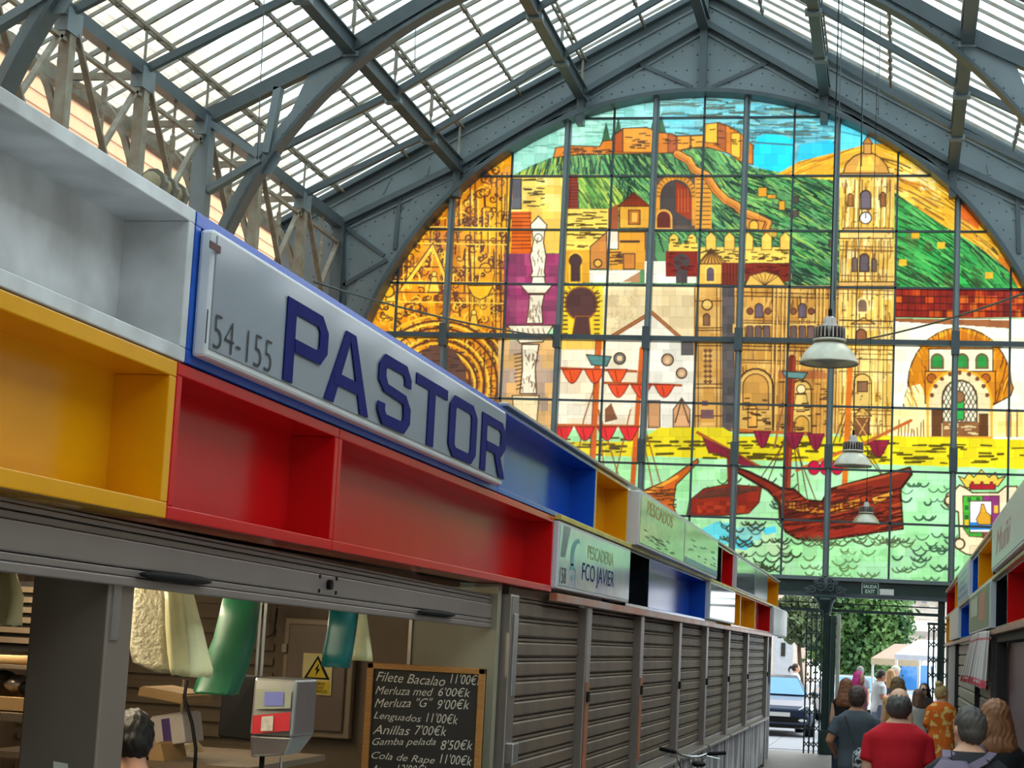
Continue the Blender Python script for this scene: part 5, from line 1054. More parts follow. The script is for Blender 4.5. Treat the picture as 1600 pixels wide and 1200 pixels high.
def prof(rows, Y): return [(bp((a + b) / 2, y, Y)[0], bp(a, y, Y)[1], bp(b, y, Y)[1]) for y, a, b in rows]
bag('plastic_bag', 'stack of cream plastic bags hanging right of the steel pillar', prof([(915, 260, 296), (940, 262, 302), (980, 264, 312), (1020, 268, 321), (1045, 272, 326), (1056, 276, 324)], 6.55), 6.55, M['bagw'], 0.10, 3, 0.4, 8)
bag('plastic_bag', 'translucent bubbly bag bundle hanging against the steel pillar', prof([(915, 205, 268), (950, 204, 270), (1000, 205, 272), (1035, 212, 276), (1050, 250, 290)], 6.75), 6.75, M['bagb'], 0.09, 5, 0.2, 5)
bag('plastic_bag', 'large green plastic bag hanging beside the cream bags', prof([(925, 352, 408), (965, 344, 402), (1000, 336, 396), (1045, 318, 384), (1080, 306, 370), (1084, 310, 368)], 7.3), 7.3, M['bagg'], 0.09, 8, 0.3, 4)
bag('plastic_bag', 'teal pleated bag hanging in front of the electric cabinet', prof([(945, 516, 562), (985, 512, 556), (1020, 506, 550), (1042, 503, 545)], 8.6), 8.6, M['bagt'], 0.05, 9, 0.0, 14)
bag('plastic_bag', 'small cream bag peeking out behind the teal one', prof([(955, 552, 572), (990, 553, 576), (1020, 552, 580), (1032, 545, 581)], 8.85), 8.85, M['bagw'], 0.05, 12, 0.0, 12)
bag('plastic_bag', 'cream bag hanging at the far left edge', prof([(890, -12, 22), (930, -14, 34), (965, -16, 30), (976, -14, 28)], 5.9), 5.9, M['bagw'], 0.06, 14, 0.2, 7)
# weighing scale
sc = thing('weighing_scale', 'hanging electronic scale with screen and red label', 'scale', (-2.78, 8.0, 1.49))
zt, xa = bp(400, 1058, 8.0); _, xb = bp(465, 1058, 8.0); zb, _ = bp(430, 1150, 8.0); _, xl_ = bp(346, 1058, 8.0)
MB().hexa([(xl_, 8.0, zb - 0.02), (xa, 8.0, zb - 0.03), (xa, 8.3, zb), (xl_, 8.3, zb)], [(xl_, 8.02, zt), (xa, 8.0, zt), (xa, 8.3, zt), (xl_, 8.3, zt)]).build('side_case', M['black'], sc, bevel=0.01)
MB().hexa([(xa, 7.96, zb), (xb, 7.98, zb), (xb, 8.3, zb), (xa, 8.3, zb)], [(xa, 7.98, zt), (xb, 8.0, zt), (xb, 8.3, zt), (xa, 8.3, zt)]).build('case', M['alu'], sc, bevel=0.012)
MB().hexa([(xa + 0.0, 8.0, zb - 0.1), (xb - 0.03, 8.0, zb - 0.08), (xb - 0.03, 8.2, zb - 0.08), (xa, 8.2, zb - 0.1)], [(xa, 7.965, zb), (xb, 7.985, zb), (xb, 8.3, zb), (xa, 8.3, zb)]).build('lower_case', M['alu'], sc, bevel=0.01)
def face(u, v): return (xa + (xb - xa) * u, 7.97 + 0.0 * u - 0.015 * 0, zb + (zt - zb) * v)
fp = MB().add([face(0.1, 0.45), face(0.95, 0.5), face(0.95, 0.85), face(0.1, 0.8)], [(0, 1, 2, 3)]); [fp.v.__setitem__(i, (p[0], 7.955, p[2])) for i, p in enumerate(fp.v)]; fp.build('panel', pm('panel_grey', (168, 172, 156), 0.4), sc, fix=False)
fp = MB().add([(lambda q: (q[0], 7.951, q[2]))(face(*q)) for q in ((0.32, 0.52), (0.78, 0.54), (0.78, 0.78), (0.32, 0.76))], [(0, 1, 2, 3)]); ls = bpy.data.materials.new('lcd'); ls.use_nodes = True; q = ls.node_tree.nodes['Principled BSDF']; q.inputs['Base Color'].default_value = L4((96, 100, 150)); q.inputs['Emission Color'].default_value = L4((110, 112, 170)); q.inputs['Emission Strength'].default_value = 0.25; fp.build('screen', ls, sc, fix=False)
fp = MB().add([(lambda q: (q[0], 7.949, q[2]))(face(*q)) for q in ((0.08, 0.02), (0.97, 0.12), (0.97, 0.44), (0.08, 0.34))], [(0, 1, 2, 3)]); fp.build('label_red', pm('red_sticker', (206, 50, 60), 0.4), sc, fix=False)
fp = MB().add([(lambda q: (q[0], 7.945, q[2]))(face(*q)) for q in ((0.3, 0.08), (0.58, 0.1), (0.58, 0.36), (0.3, 0.33))], [(0, 1, 2, 3)]); fp.build('keypad', pm('white_sticker', (220, 214, 200), 0.5, 0, 0.3, 40), sc, fix=False)
for px in (400, 408): p = PY(px, 1058, 8.15); MB().tube([(p[0], 8.15, zt - 0.01), (p[0], 8.15, 2.33)], 0.008, 6).build('rod', M['alu'], sc)
MB().tube([(xa + 0.02, 8.1, zb - 0.09), (xa + 0.02, 8.1, zb - 0.2)], 0.012, 6).build('connector', M['black'], sc); MB().tube([(xb - 0.1, 8.15, zb - 0.1), (xb - 0.1, 8.15, 1.04)], 0.006, 6).build('rod', M['alu'], sc)
# electric cabinet with danger sign
ec = thing('electric_cabinet', 'brown electric cabinet door on the stall end wall', 'cabinet', (-3.45, 10.98, 1.3)); z1c, x0c = bp(450, 965, 10.98); z0c, x1c = bp(548, 1155, 10.98)
MB().box(x0c, x1c, 10.93, 11.0, z0c, z1c).build('frame', pm('cabinet_frame', (150, 132, 108), 0.5), ec, bevel=0.01); MB().box(x0c + 0.035, x1c - 0.04, 10.905, 10.94, z0c + 0.04, z1c - 0.035).build('door', pm('cabinet_door', (116, 98, 84), 0.5), ec, bevel=0.008)
for k in (0.08, 0.5): MB().box(x0c + 0.0, x0c + 0.03, 10.90, 10.94, z0c + k, z0c + k + 0.05).build('hinge', M['steel'], ec)
dgs = thing('danger_sign', 'yellow high voltage warning sign reading PELIGRO RIESGO ELECTRICO', 'sign', (-3.46, 10.89, 1.64)); za_, xa_ = bp(475, 1020, 10.9); zb_, xb_ = bp(517, 1087, 10.9)
MB().box(xa_, xb_, 10.893, 10.904, zb_, za_).build('plate', pm('sign_cream', (222, 206, 140), 0.5), dgs)
w_ = xb_ - xa_; h_ = za_ - zb_; cx_ = (xa_ + xb_) / 2; yel = pm('warning_yellow', (222, 190, 30), 0.5)
MB().prism([(cx_ - w_ * .44, 10.889, zb_ + h_ * .38), (cx_ + w_ * .44, 10.889, zb_ + h_ * .38), (cx_, 10.889, zb_ + h_ * .95)], (0, 0.004, 0)).build('triangle', M['black'], dgs); MB().prism([(cx_ - w_ * .32, 10.886, zb_ + h_ * .42), (cx_ + w_ * .32, 10.886, zb_ + h_ * .42), (cx_, 10.886, zb_ + h_ * .86)], (0, 0.003, 0)).build('triangle_field', yel, dgs)
MB().prism([(cx_ + a * w_, 10.883, zb_ + b * h_) for a, b in ((0.06, .76), (-0.08, .60), (0.0, .61), (-0.04, .46), (0.1, .63), (0.02, .62))], (0, 0.003, 0)).build('lightning_bolt', M['black'], dgs)
MB().box(xa_ + w_ * .06, xb_ - w_ * .06, 10.889, 10.894, zb_ + h_ * .03, zb_ + h_ * .33).build('text_field', yel, dgs)
for k, s in enumerate(('PELIGRO', 'RIESGO', 'ELECTRICO')): ww = (0.6, 0.5, 0.76)[k] * w_; text_on('lettering', s, M['black'], dgs, (cx_ - ww / 2, 10.886, zb_ + h_ * (.24 - .09 * k)), (1, 0, 0), (0, 0, 1), h_ * .065, ww, offset=0.012)
# blackboard
bb = thing('blackboard', 'wood framed blackboard with chalked fish prices', 'blackboard', (-2.7, 10.7, 1.04)); x0b, x1b, z0b, z1b = -3.06, -2.345, 1.04, 1.866
MB().box(x0b, x1b, 10.70, 10.72, z0b, z1b).build('slate', pm('slate', (22, 24, 27), 0.55, 0, 0.3, 4), bb)
wd = pm('pine_frame', (176, 124, 62), 0.5, 0, 0.25, 14, stretch=(1, 1, 6))
for a in ((x0b - 0.0, x0b + 0.04, z0b, z1b), (x1b - 0.04, x1b, z0b, z1b), (x0b, x1b, z1b - 0.035, z1b), (x0b, x1b, z0b, z0b + 0.035)): MB().box(a[0], a[1], 10.68, 10.725, a[2], a[3]).build('frame', wd, bb, bevel=0.004)
chalk = pm('chalk', (226, 224, 214), 0.9, 0, 0.25, 90)
rows_ = [('Filete Bacalao', "11'00€k", 0.052), ('Merluza med', "6'00€k", 0.045), ('Merluza "G"', "9'00€k", 0.05), ('Lenguados', "11'00€k", 0.05), ('Anillas', "7'00€k", 0.05), ('Gamba pelada', "8'50€k", 0.05), ('Cola de Rape', "11'00€k", 0.05), ('Atun', "13'00€k", 0.05)]
for k, (a, b, h) in enumerate(rows_):
    z = z1b - 0.105 - k * 0.077; wa = min(0.42, 0.032 * len(a)); r2 = 0.04 * (k % 3 - 1)
    ux = Vector((1, 0, 0.02 + r2)).normalized(); text_on('chalk_line', a, chalk, bb, (x0b + 0.055, 10.697, z), ux, (0.0, 0, 1), h * 1.05, wa, shear=0.35, offset=-0.004)
    text_on('chalk_line', b, chalk, bb, (x0b + 0.055 + wa + 0.03, 10.697, z + 0.01), ux, (0, 0, 1), h * 1.15, 0.19, shear=0.25, offset=-0.004)
# cartons and clutter on the stall shelf
card = pm('cardboard', (176, 142, 96), 0.8, 0, 0.15, 6)
sf = tag(MB().box(-4.3, -2.95, 8.4, 9.6, 1.36, 1.39).build('shelf', M['inwall2']), 'shelf of cartons at the back of the open stall', 'shelf'); 
def carton(name, label, px0, px1, py0, py1, Y, mat, dep=0.3, tilt=0.0, strip=None):
    za, xa = bp(px0, py0, Y); zb, xb = bp(px1, py1, Y); t = thing(name, label, 'box', ((xa + xb) / 2, Y + dep / 2, zb)); t.rotation_euler = (0, tilt, 0.0)
    MB().box(xa, xb, Y, Y + dep, zb, za).build('carton', mat, t, bevel=0.006); w = xb - xa; h = za - zb
    MB().box(xa + w * .05, xb - w * .05, Y + 0.01, Y + dep - 0.01, za, za + 0.006).build('flap', mat, t)
    if strip: MB().box(xa + w * .35, xa + w * .6, Y - 0.002, Y, zb + h * .1, za - h * .1).build('print', strip, t)
    return t
carton('carton', 'flat cardboard tray on the stall shelf beside the pillar', 215, 285, 1078, 1096, 8.5, card, 0.4, 0.12)
carton('carton', 'white and purple detergent box under the cardboard tray', 242, 290, 1116, 1166, 8.6, pm('carton_white', (206, 196, 190), 0.6), 0.25, -0.2, pm('purple_print', (84, 60, 120), 0.5))
carton('carton', 'brown carton with dark print at the bottom edge near the pillar', 205, 258, 1165, 1203, 8.45, card, 0.3, -0.3, M['black'])
bgk = bag('plastic_bag', 'crumpled clear bag lying below the detergent box', prof([(1150, 262, 300), (1165, 250, 312), (1178, 245, 318), (1184, 242, 320)], 9.2), 9.2, pm('clear_plastic', (168, 152, 122), 0.35, 0, 0.2, 14, 0.5), 0.12, 21, 0.7, 9, top=1.75)
tag(MB().tube([PY(292, 1062, 7.9), PY(288, 1090, 7.9), PY(300, 1130, 7.9), PY(306, 1170, 7.9), PY(303, 1230, 7.9)], 0.008, 6).build('power_cable', M['black'], smooth=True), 'black cable dangling between cream bags and scale', 'cable')
tag(MB().tube([PY(411, 945, 10.8), PY(412, 1000, 10.8), PY(428, 990, 10.8), PY(433, 950, 10.8)], 0.006, 6).build('power_cable', M['black'], smooth=True), 'thin cable looping on the wall above the scale', 'cable')
# left of the pillar
lz, lx = bp(0, 1085, 6.6)
tr = thing('produce_tray', 'cardboard tray of dark packets at the left edge', 'tray', (lx, 6.6, lz)); zt2 = bp(0, 1088, 6.6)[0]; zb2 = bp(0, 1112, 6.6)[0]; x1t = bp(46, 1088, 6.6)[1]
MB().box(x1t - 0.5, x1t, 6.6, 6.62, zb2, zt2).box(x1t - 0.5, x1t, 6.9, 6.92, zb2, zt2 + 0.04).box(x1t - 0.5, x1t, 6.6, 6.92, zb2, zb2 + 0.01).build('tray', card, tr, bevel=0.003)
for k in range(7): MB().ell((x1t - 0.06 - 0.065 * k, 6.75, zt2 + 0.03 + 0.015 * (k % 3)), (0.05, 0.08, 0.035), 8, 6).build('packet', (M['black'], M['steel'], M['dark'])[k % 3], tr, smooth=True)
sl = tag(MB().box(x1t - 0.55, x1t + 0.1, 6.55, 7.0, zb2 - 0.03, zb2).build('shelf', M['inwall2']), 'small shelf under the tray at the left edge', 'shelf')
z_, x_ = bp(20, 1035, 6.7); tag(MB().tube([(x_ - 0.5, 6.7, z_), (x_ + 0.07, 6.7, z_ + 0.01)], 0.02, 10).build('paper_roll', card, smooth=True), 'brown paper roll lying above the tray at left edge', 'roll')
z_, x_ = bp(20, 1022, 6.9); tag(MB().box(x_ - 0.5, x_ + 0.3, 6.65, 7.0, z_ - 0.05, z_ - 0.035).build('shelf', M['inwall2']), 'upper shelf carrying the paper roll at left edge', 'shelf')
# slatted crate behind
cr = thing('slatted_crate', 'dark slatted crate behind the hanging cream bag at left', 'crate', (bp(20, 990, 7.4)[1], 7.4, bp(20, 1010, 7.4)[0]))
for k in range(6): zz_, xx_ = bp(20, 920 + 16 * k, 7.4); MB().box(xx_ - 0.25, xx_ + 0.16, 7.4, 7.42, zz_ - 0.012, zz_ + 0.012).build('slat', M['inwall2'], cr)
MB().box(bp(20, 990, 7.4)[1] - 0.25, bp(20, 990, 7.4)[1] + 0.16, 7.43, 7.6, bp(20, 1010, 7.4)[0] - 0.02, bp(20, 915, 7.4)[0] + 0.02).build('liner', M['dark'], cr)
# cable on the white box
tag(MB().tube([(XL - 0.2, 4.2, 3.22), (XL - 0.22, 4.32, 3.2), (XL - 0.22, 4.45, 3.1), (XL - 0.18, 4.55, 2.99), (XL - 0.1, 4.62, 2.945)], 0.012, 6).build('power_cable', M['black'], smooth=True), 'frayed black cable lying in the white box at upper left', 'cable')
# junk on top of the white box
jk = thing('pipe_fitting', 'dirty brass pipe fitting lying on top of the left stall', 'pipe', (XL - 0.2, 5.5, ZT_)); MB().tube([(XL - 0.06, 5.4, ZT_ + 0.035), (XL - 0.06, 5.64, ZT_ + 0.035)], [0.03, 0.035], 10).build('pipe', pm('dirty_brass', (150, 136, 104), 0.6), jk, smooth=True)
for k in range(3): MB().tube([(XL - 0.06, 5.42 + 0.09 * k, ZT_ + 0.035), (XL - 0.06, 5.45 + 0.09 * k, ZT_ + 0.035)], 0.045, 10).build('collar', pm('grey_brass', (110, 104, 90), 0.6), jk)

# --- right stall bodies
pr_ = thing('stall_enclosure', 'walls and flat roof of the right row of market stalls', 'market stall', (2.2, 22, 0))
MB().box(XR + 0.48, 3.4, 10.9, 38.6, ZT_ - 0.25, ZT_ - 0.2).build('roof_panel', M['inwall'], pr_); MB().box(3.3, 3.4, 10.9, 38.6, 0, ZT_ - 0.25).build('back_wall', M['inwall2'], pr_); MB().box(XR + 0.15, 3.3, 38.5, 38.6, 0, ZB).build('end_wall', M['inwall'], pr_); MB().box(XR + 0.15, 3.3, 10.9, 11.0, 0, ZT_ - .25).build('end_wall', M['inwall'], pr_)
MB().box(XR + 0.1, 3.3, 18.6, 18.7, 0, ZB).build('partition', M['dark'], pr_)
MB().box(XR + 0.05, XR + 0.12, 32.42, 38.5, 0, ZB - 0.05).build('grey_end_panel', pm('grey_brown_panel', (104, 98, 90), 0.5, 0.2), pr_, bevel=0.01, label='plain grey brown closing panel')
for i, (a, b, lab) in enumerate(((24.15, 32.3, 'far grey slatted shutter in the right row'), (20.1, 24.0, 'grey slatted shutter behind the red and white curtain'))):
    sh = thing('roller_shutter', lab, 'shutter', (XR + 0.1, (a + b) / 2, 0.9)); pr = None; z = ZB - 0.05
    m_ = pm('pale_slat', (160, 154, 138), 0.5, 0.2, 0.15, 3)
    while z > 0.95:
        if pr is None:
            x_ = XR + 0.07; mb = MB(); mb.prism([(px, a, zz_) for px, zz_ in [(x_ + 0.03, 0.004), (x_, 0.004), (x_ - 0.012, 0.02), (x_ - 0.012, 0.14), (x_, 0.16), (x_ + 0.03, 0.165)]], (0, b - a, 0)); pr = mb.build('slat', m_, sh); pr.location = (0, 0, z - 0.17)
        else: inst(pr, 'slat', sh, (0, 0, z - 0.17))
        z -= 0.17
    MB().box(XR + 0.04, XR + 0.12, a, b, z - 0.06, z).build('bottom_bar', M['steel'], sh)
    c = thing('stall_counter', ('counter front under the far shutter in the right row', 'counter front under the curtained shutter at right')[i], 'counter', (XR + 0.3, (a + b) / 2, 0)); MB().box(XR + 0.02, XR + 0.5, a, b, 0.05, z - 0.1).build('front_panel', M['steel'], c); MB().box(XR - 0.03, XR + 0.5, a, b, z - 0.1, z - 0.06).build('worktop', M['alu'], c)
for y, n in ((32.35, 'beside the grey brown end panel'), (24.07, 'between the two right shutters'), (20.05, 'with pink tape next to the curtain'), (18.95, 'framing the purple brown panel')):
    p = thing('stall_post', 'thin stall post at right ' + n, 'post', (XR + 0.05, y, 0)); MB().box(XR + 0.0, XR + 0.1, y - 0.06, y + 0.06, 0, ZB - 0.04).build('channel', M['dark'] if y != 20.05 else M['alu'], p)
    if y == 20.05: MB().box(XR - 0.004, XR, y - 0.06, y + 0.06, 1.5, 1.8).build('tape', pm('pink_tape', (222, 150, 150), 0.5), p)
MB().box(XR + 0.10, XR + 0.14, 11.0, 18.85, 0, ZB - 0.12).build('purple_panel', pm('purple_brown_panel', (98, 66, 68), 0.35, 0, 0.15, 2), pr_, bevel=0.008, label='dark purple brown closing panel')
MB().box(XR + 0.0, XR + 0.14, 11.0, 18.85, ZB - 0.12, ZB - 0.05).build('shutter_housing', M['dark'], pr_)
# curtain
M['curtain'] = bpy.data.materials.new('red_white_check'); M['curtain'].use_nodes = True; nt = M['curtain'].node_tree; b_ = nt.nodes['Principled BSDF']; b_.inputs['Roughness'].default_value = 0.9
at_ = nt.nodes.new('ShaderNodeAttribute'); at_.attribute_name = 'paint'; nt.links.new(at_.outputs['Color'], b_.inputs['Base Color'])
cu = MB(); nu, nv = 60, 30; cc = []
for j in range(nv + 1):
    v = j / nv; ya, yb = 19.0 + 0.0 * v, 23.2 + 2.6 * v
    for i in range(nu + 1):
        u = i / nu; y = ya + (yb - ya) * u; x = XR - 0.07 + 0.035 * math.sin(u * 50) * (0.4 + 0.6 * v) - 0.03 * v; z = 2.36 - 0.58 * v + 0.015 * math.sin(u * 3.1)
        cu.v.append((x, y, z)); red = (0.10 < v < 0.15) or (0.84 < v < 0.88) or (0.93 < v < 0.97) or (0.88 <= v <= 0.93 and (i // 3) % 2); stripe = (i % 10 == 4); cc.append(lin((206, 70, 80)) if red else (lin((150, 140, 142)) if stripe else lin((224, 216, 212))))
for j in range(nv):
    for i in range(nu): a = j * (nu + 1) + i; cu.f.append((a, a + 1, a + nu + 2, a + nu + 1))
co = cu.build('stall_curtain', M['curtain'], smooth=True, fix=False); ca = co.data.color_attributes.new('paint', 'FLOAT_COLOR', 'POINT'); ca.data.foreach_set('color', np.c_[np.array(cc), np.ones(len(cc))].astype(np.float32).ravel()); sm = co.modifiers.new('thickness', 'SOLIDIFY'); sm.thickness = 0.004
tag(co, 'white curtain with red bands hanging on the right stall', 'curtain')

# ------------------------------------------------------------------ hanging lamps, wires, exit sign, gate
M['shade'] = pm('dusty_aluminium', (196, 190, 174), 0.42, 0.7, 0.2, 10)
lw = [('largest pendant lamp with ribbed heat sink over the aisle', 16.9), ('middle pendant lamp over the aisle in front of the painted ship', 26.2), ('smallest farthest pendant lamp over the aisle', 37.6)]
lamp0 = None
for lab, y in lw:
    loc = (-0.667, y, 4.66); t = thing('pendant_lamp', lab, 'lamp', loc, 'aluminium pendant lamps over the aisle')
    if lamp0 is None:
        MB().lathe([(0.262, 0.0), (0.268, 0.005), (0.262, 0.02), (0.235, 0.085), (0.19, 0.14), (0.14, 0.185), (0.125, 0.2), (0.118, 0.2), (0.13, 0.18), (0.18, 0.135), (0.225, 0.08), (0.25, 0.02)], (0, 0, 0), 40, cap=False).build('shade', M['shade'], t, smooth=True, local=True)
        MB().lathe([(0.135, 0.2), (0.15, 0.205), (0.15, 0.225), (0.13, 0.23), (0.09, 0.23)], (0, 0, 0), 32).build('collar', M['shade'], t, smooth=True, local=True)
        MB().lathe([(0.085, 0.225), (0.085, 0.34), (0.075, 0.35), (0.06, 0.38), (0.055, 0.42), (0.03, 0.44)], (0, 0, 0), 24).build('driver_housing', M['steel'], t, smooth=True, local=True)
        for k in range(24):
            a = 2 * math.pi * k / 24; d = Vector((math.cos(a), math.sin(a), 0)); s_v = Vector((-d.y, d.x, 0)) * 0.006
            mb = MB(); mb.prism([d * 0.07 + Vector((0, 0, 0.235)) - s_v, d * 0.145 + Vector((0, 0, 0.235)) - s_v, d * 0.14 + Vector((0, 0, 0.335)) - s_v, d * 0.07 + Vector((0, 0, 0.345)) - s_v], s_v * 2); mb.build('cooling_fin', M['steel'], t, local=True)
        MB().tube([(0, 0, 0.43), (0, 0, 0.5), (0, 0, 0.52), (0, 0, 10.6)], [0.02, 0.02, 0.006, 0.006], 6).build('cable', M['black'], t, local=True)
        MB().lathe([(0.0, 0.03), (0.2, 0.03), (0.2, 0.035), (0.0, 0.035)], (0, 0, 0.02), 24, cap=False).build('diffuser', pm('frosted', (190, 192, 188), 0.4), t, local=True)
        lamp0 = t
    else:
        for ch in list(lamp0.children): inst(ch, ch.name.split('.')[0], t, (0, 0, 0))
def wire(label, a, b, sag=0.0, r=0.012, n=10):
    a = Vector(a); b = Vector(b); pts = [a.lerp(b, i / n) - Vector((0, 0, sag * 4 * (i / n) * (1 - i / n))) for i in range(n + 1)]
    return tag(MB().tube(pts, r, 5).build('tie_wire', M['iron_dark'], smooth=True), label, 'wire')
wire('slack wire from the window transom to the left side posts', PY(864, 527, 39.7), PY(490, 440, 31.5), 0.12, 0.02)
wire('slack wire from the window transom up to the right side', PY(1318, 536, 39.7), PY(1640, 443, 31.5), 0.12, 0.02)
for k, (xa_, xb_, yb_, Y) in enumerate(((1318, 1303, 470, 33), (1352, 1346, 260, 34), (1378, 1372, 180, 35), (410, 402, 250, 28), (650, 648, 120, 33))):
    p = PY(xa_, -60 if k < 3 else 10, Y); q = PY(xb_, yb_, Y); wire(('rope hanging down before the mullion by the lamp', 'thin rope hanging before the bell tower dome', 'short rope hanging at right below the roof', 'thin wire hanging from the left roof slope', 'fine wire hanging in the middle of the left roof slope')[k], (p[0], Y, float(z_glass(p[0])) - 0.1), q, 0, 0.009)
ex = thing('exit_sign', 'small green sign reading SALIDA EXIT on the door beam', 'sign', (-0.59, G - 0.2, 3.34)); q0 = PY(1346, 929, G - 0.22); q1 = PY(1373, 911, G - 0.22)
MB().box(q0[0], q1[0], G - 0.22, G - 0.16, q0[2], q1[2]).build('plate_rim', pm('sign_white', (226, 230, 226), 0.5), ex); MB().box(q0[0] + 0.015, q1[0] - 0.015, G - 0.226, G - 0.22, q0[2] + 0.015, q1[2] - 0.015).build('plate', pm('exit_green', (12, 84, 62), 0.4), ex)
wmat = pm('sign_letter', (236, 240, 236), 0.5); ww = q1[0] - q0[0]; hh = q1[2] - q0[2]
text_on('lettering', 'SALIDA', wmat, ex, (q0[0] + ww * .1, G - 0.229, q0[2] + hh * .54), (1, 0, 0), (0, 0, 1), hh * .28, ww * .8, offset=0.015); text_on('lettering', 'EXIT', wmat, ex, (q0[0] + ww * .22, G - 0.229, q0[2] + hh * .14), (1, 0, 0), (0, 0, 1), hh * .28, ww * .56, offset=0.015)
q0 = PY(1374, 931, G - 0.22); q1 = PY(1397, 921, G - 0.22); el = thing('emergency_light', 'white emergency light box beside the exit sign', 'lamp', (q0[0], G - 0.2, q0[2])); MB().box(q0[0], q1[0], G - 0.23, G - 0.16, q0[2], q1[2]).build('case', pm('white_case', (226, 226, 222), 0.4), el, bevel=0.01); MB().box(q0[0] + 0.02, q1[0] - 0.02, G - 0.236, G - 0.23, q0[2] + 0.03, q1[2] - 0.03).build('diffuser', pm('case_lens', (240, 240, 236), 0.3), el)
# cast-iron door post with scrolled crest
cp = thing('cast_iron_post', 'dark green fluted door post with scrolled iron crest', 'post', (-1.45, G - 0.3, 0)); xp = float(PY(1296, 1000, G - 0.3)[0]); yp = G - 0.42
MB().box(xp - 0.16, xp + 0.16, yp - 0.12, yp + 0.12, 0, 0.5).build('base', M['gate'], cp, bevel=0.02)
n = 24; rings = []
for z in np.linspace(0.5, 2.85, 6): rings.append([(xp + (0.125 + (0.012 if j % 2 else -0.012)) * math.cos(2 * math.pi * j / n), yp + (0.125 + (0.012 if j % 2 else -0.012)) * math.sin(2 * math.pi * j / n), z) for j in range(n)])
MB().rings(rings).build('fluted_shaft', M['gate'], cp)
xq = float(PY(1290, 930, yp)[0])
MB().box(xq - 0.10, xq + 0.10, yp - 0.1, yp + 0.1, 2.85, 3.15).build('neck', M['gate'], cp); MB().lathe([(0.1, 2.9), (0.13, 2.95), (0.16, 3.1), (0.2, 3.16), (0.2, 3.2), (0.15, 3.22)], (xq, yp, 0), 20).build('capital', M['gate'], cp, smooth=True)
MB().box(xq - 0.24, xq + 0.24, yp - 0.16, yp + 0.14, 3.2, 3.27).build('abacus', M['gate'], cp, bevel=0.015)
def spiral(cx, cz, r, turns, a0, sgn, wd=0.022):
    m = 26; return [(cx + sgn * r * (1 - 0.85 * i / m) * math.cos(a0 + turns * 2 * math.pi * i / m), yp - 0.08, cz + r * (1 - 0.85 * i / m) * math.sin(a0 + turns * 2 * math.pi * i / m)) for i in range(m + 1)]
for sgn in (-1, 1):
    for dx, dz, r in ((0.11, 3.42, 0.1), (0.28, 3.37, 0.085), (0.07, 3.56, 0.07), (0.38, 3.35, 0.06), (0.2, 3.5, 0.06)): MB().tube(spiral(xq + sgn * dx, dz, r, 1.6, 0.5, sgn), 0.022, 6).build('scroll', M['iron_dark'], cp, smooth=True)
MB().ell((xq, yp - 0.08, 3.48), (0.06, 0.05, 0.16), 10, 8).build('finial', M['iron_dark'], cp, smooth=True)
# folded lattice gate
def folded_gate(label, px0, px1, Yg, nb=5, top=2.86):
    a = float(PY(px0, 1050, Yg)[0]); b = float(PY(px1, 1050, Yg)[0]); t = thing('folding_gate', label, 'gate', ((a + b) / 2, Yg, 0.0))
    for i in range(nb): x = a + (b - a) * i / (nb - 1); MB().box(x - 0.016, x + 0.016, Yg - 0.03 + 0.05 * (i % 2), Yg + 0.02 + 0.05 * (i % 2), 0.02, top).build('bar', M['gate'], t)
    for k in range(9):
        z = 0.15 + k * (top - 0.3) / 8
        for i in range(nb - 1):
            x = a + (b - a) * i / (nb - 1); x2 = a + (b - a) * (i + 1) / (nb - 1); MB().bar((x, Yg - 0.035, z), (x2, Yg - 0.035, z + 0.12), 0.012, 0.022).build('lattice_strip', M['gate'], t); MB().bar((x, Yg - 0.045, z + 0.12), (x2, Yg - 0.045, z), 0.012, 0.022).build('lattice_strip', M['gate'], t)
        MB().tube([(a + (b - a) / 2, Yg - 0.06, z + 0.06), (a + (b - a) / 2, Yg - 0.03, z + 0.06)], 0.02, 8).build('rivet', M['gate'], t)
    MB().box(a - 0.03, b + 0.03, Yg - 0.05, Yg + 0.09, top, top + 0.05).build('top_rail', M['gate'], t); return t
folded_gate('folded lattice gate standing left of the cast iron post', 1259, 1282, G - 0.8, 4, 2.9)
folded_gate('folded lattice gate at the right side of the doorway', 1450, 1482, G - 0.8, 5, 2.75)
p0 = PY(1307, 1200, G - 0.25); p1 = PY(1313, 960, G - 0.25); tag(MB().box(float(PY(1307, 1000, G - .25)[0]), float(PY(1313, 1000, G - .25)[0]), G - 0.3, G - 0.2, 0.0, 2.9).build('gate_stop', pm('weathered_white', (206, 202, 194), 0.6), bevel=0.01), 'narrow pale timber strip right of the cast iron post', 'post')
# corner masonry right of the doorway
tag(MB().box(xr_ + 0.05, xr_ + 0.32, G - 0.55, G - 0.27, 0, zb0 + 0.02).build('stone_pier', pm('pier_stone', (190, 176, 158), 0.85, 0, 0.2, 5, 0.2), bevel=0.02), 'pale stone pier beside the right gate', 'pier')
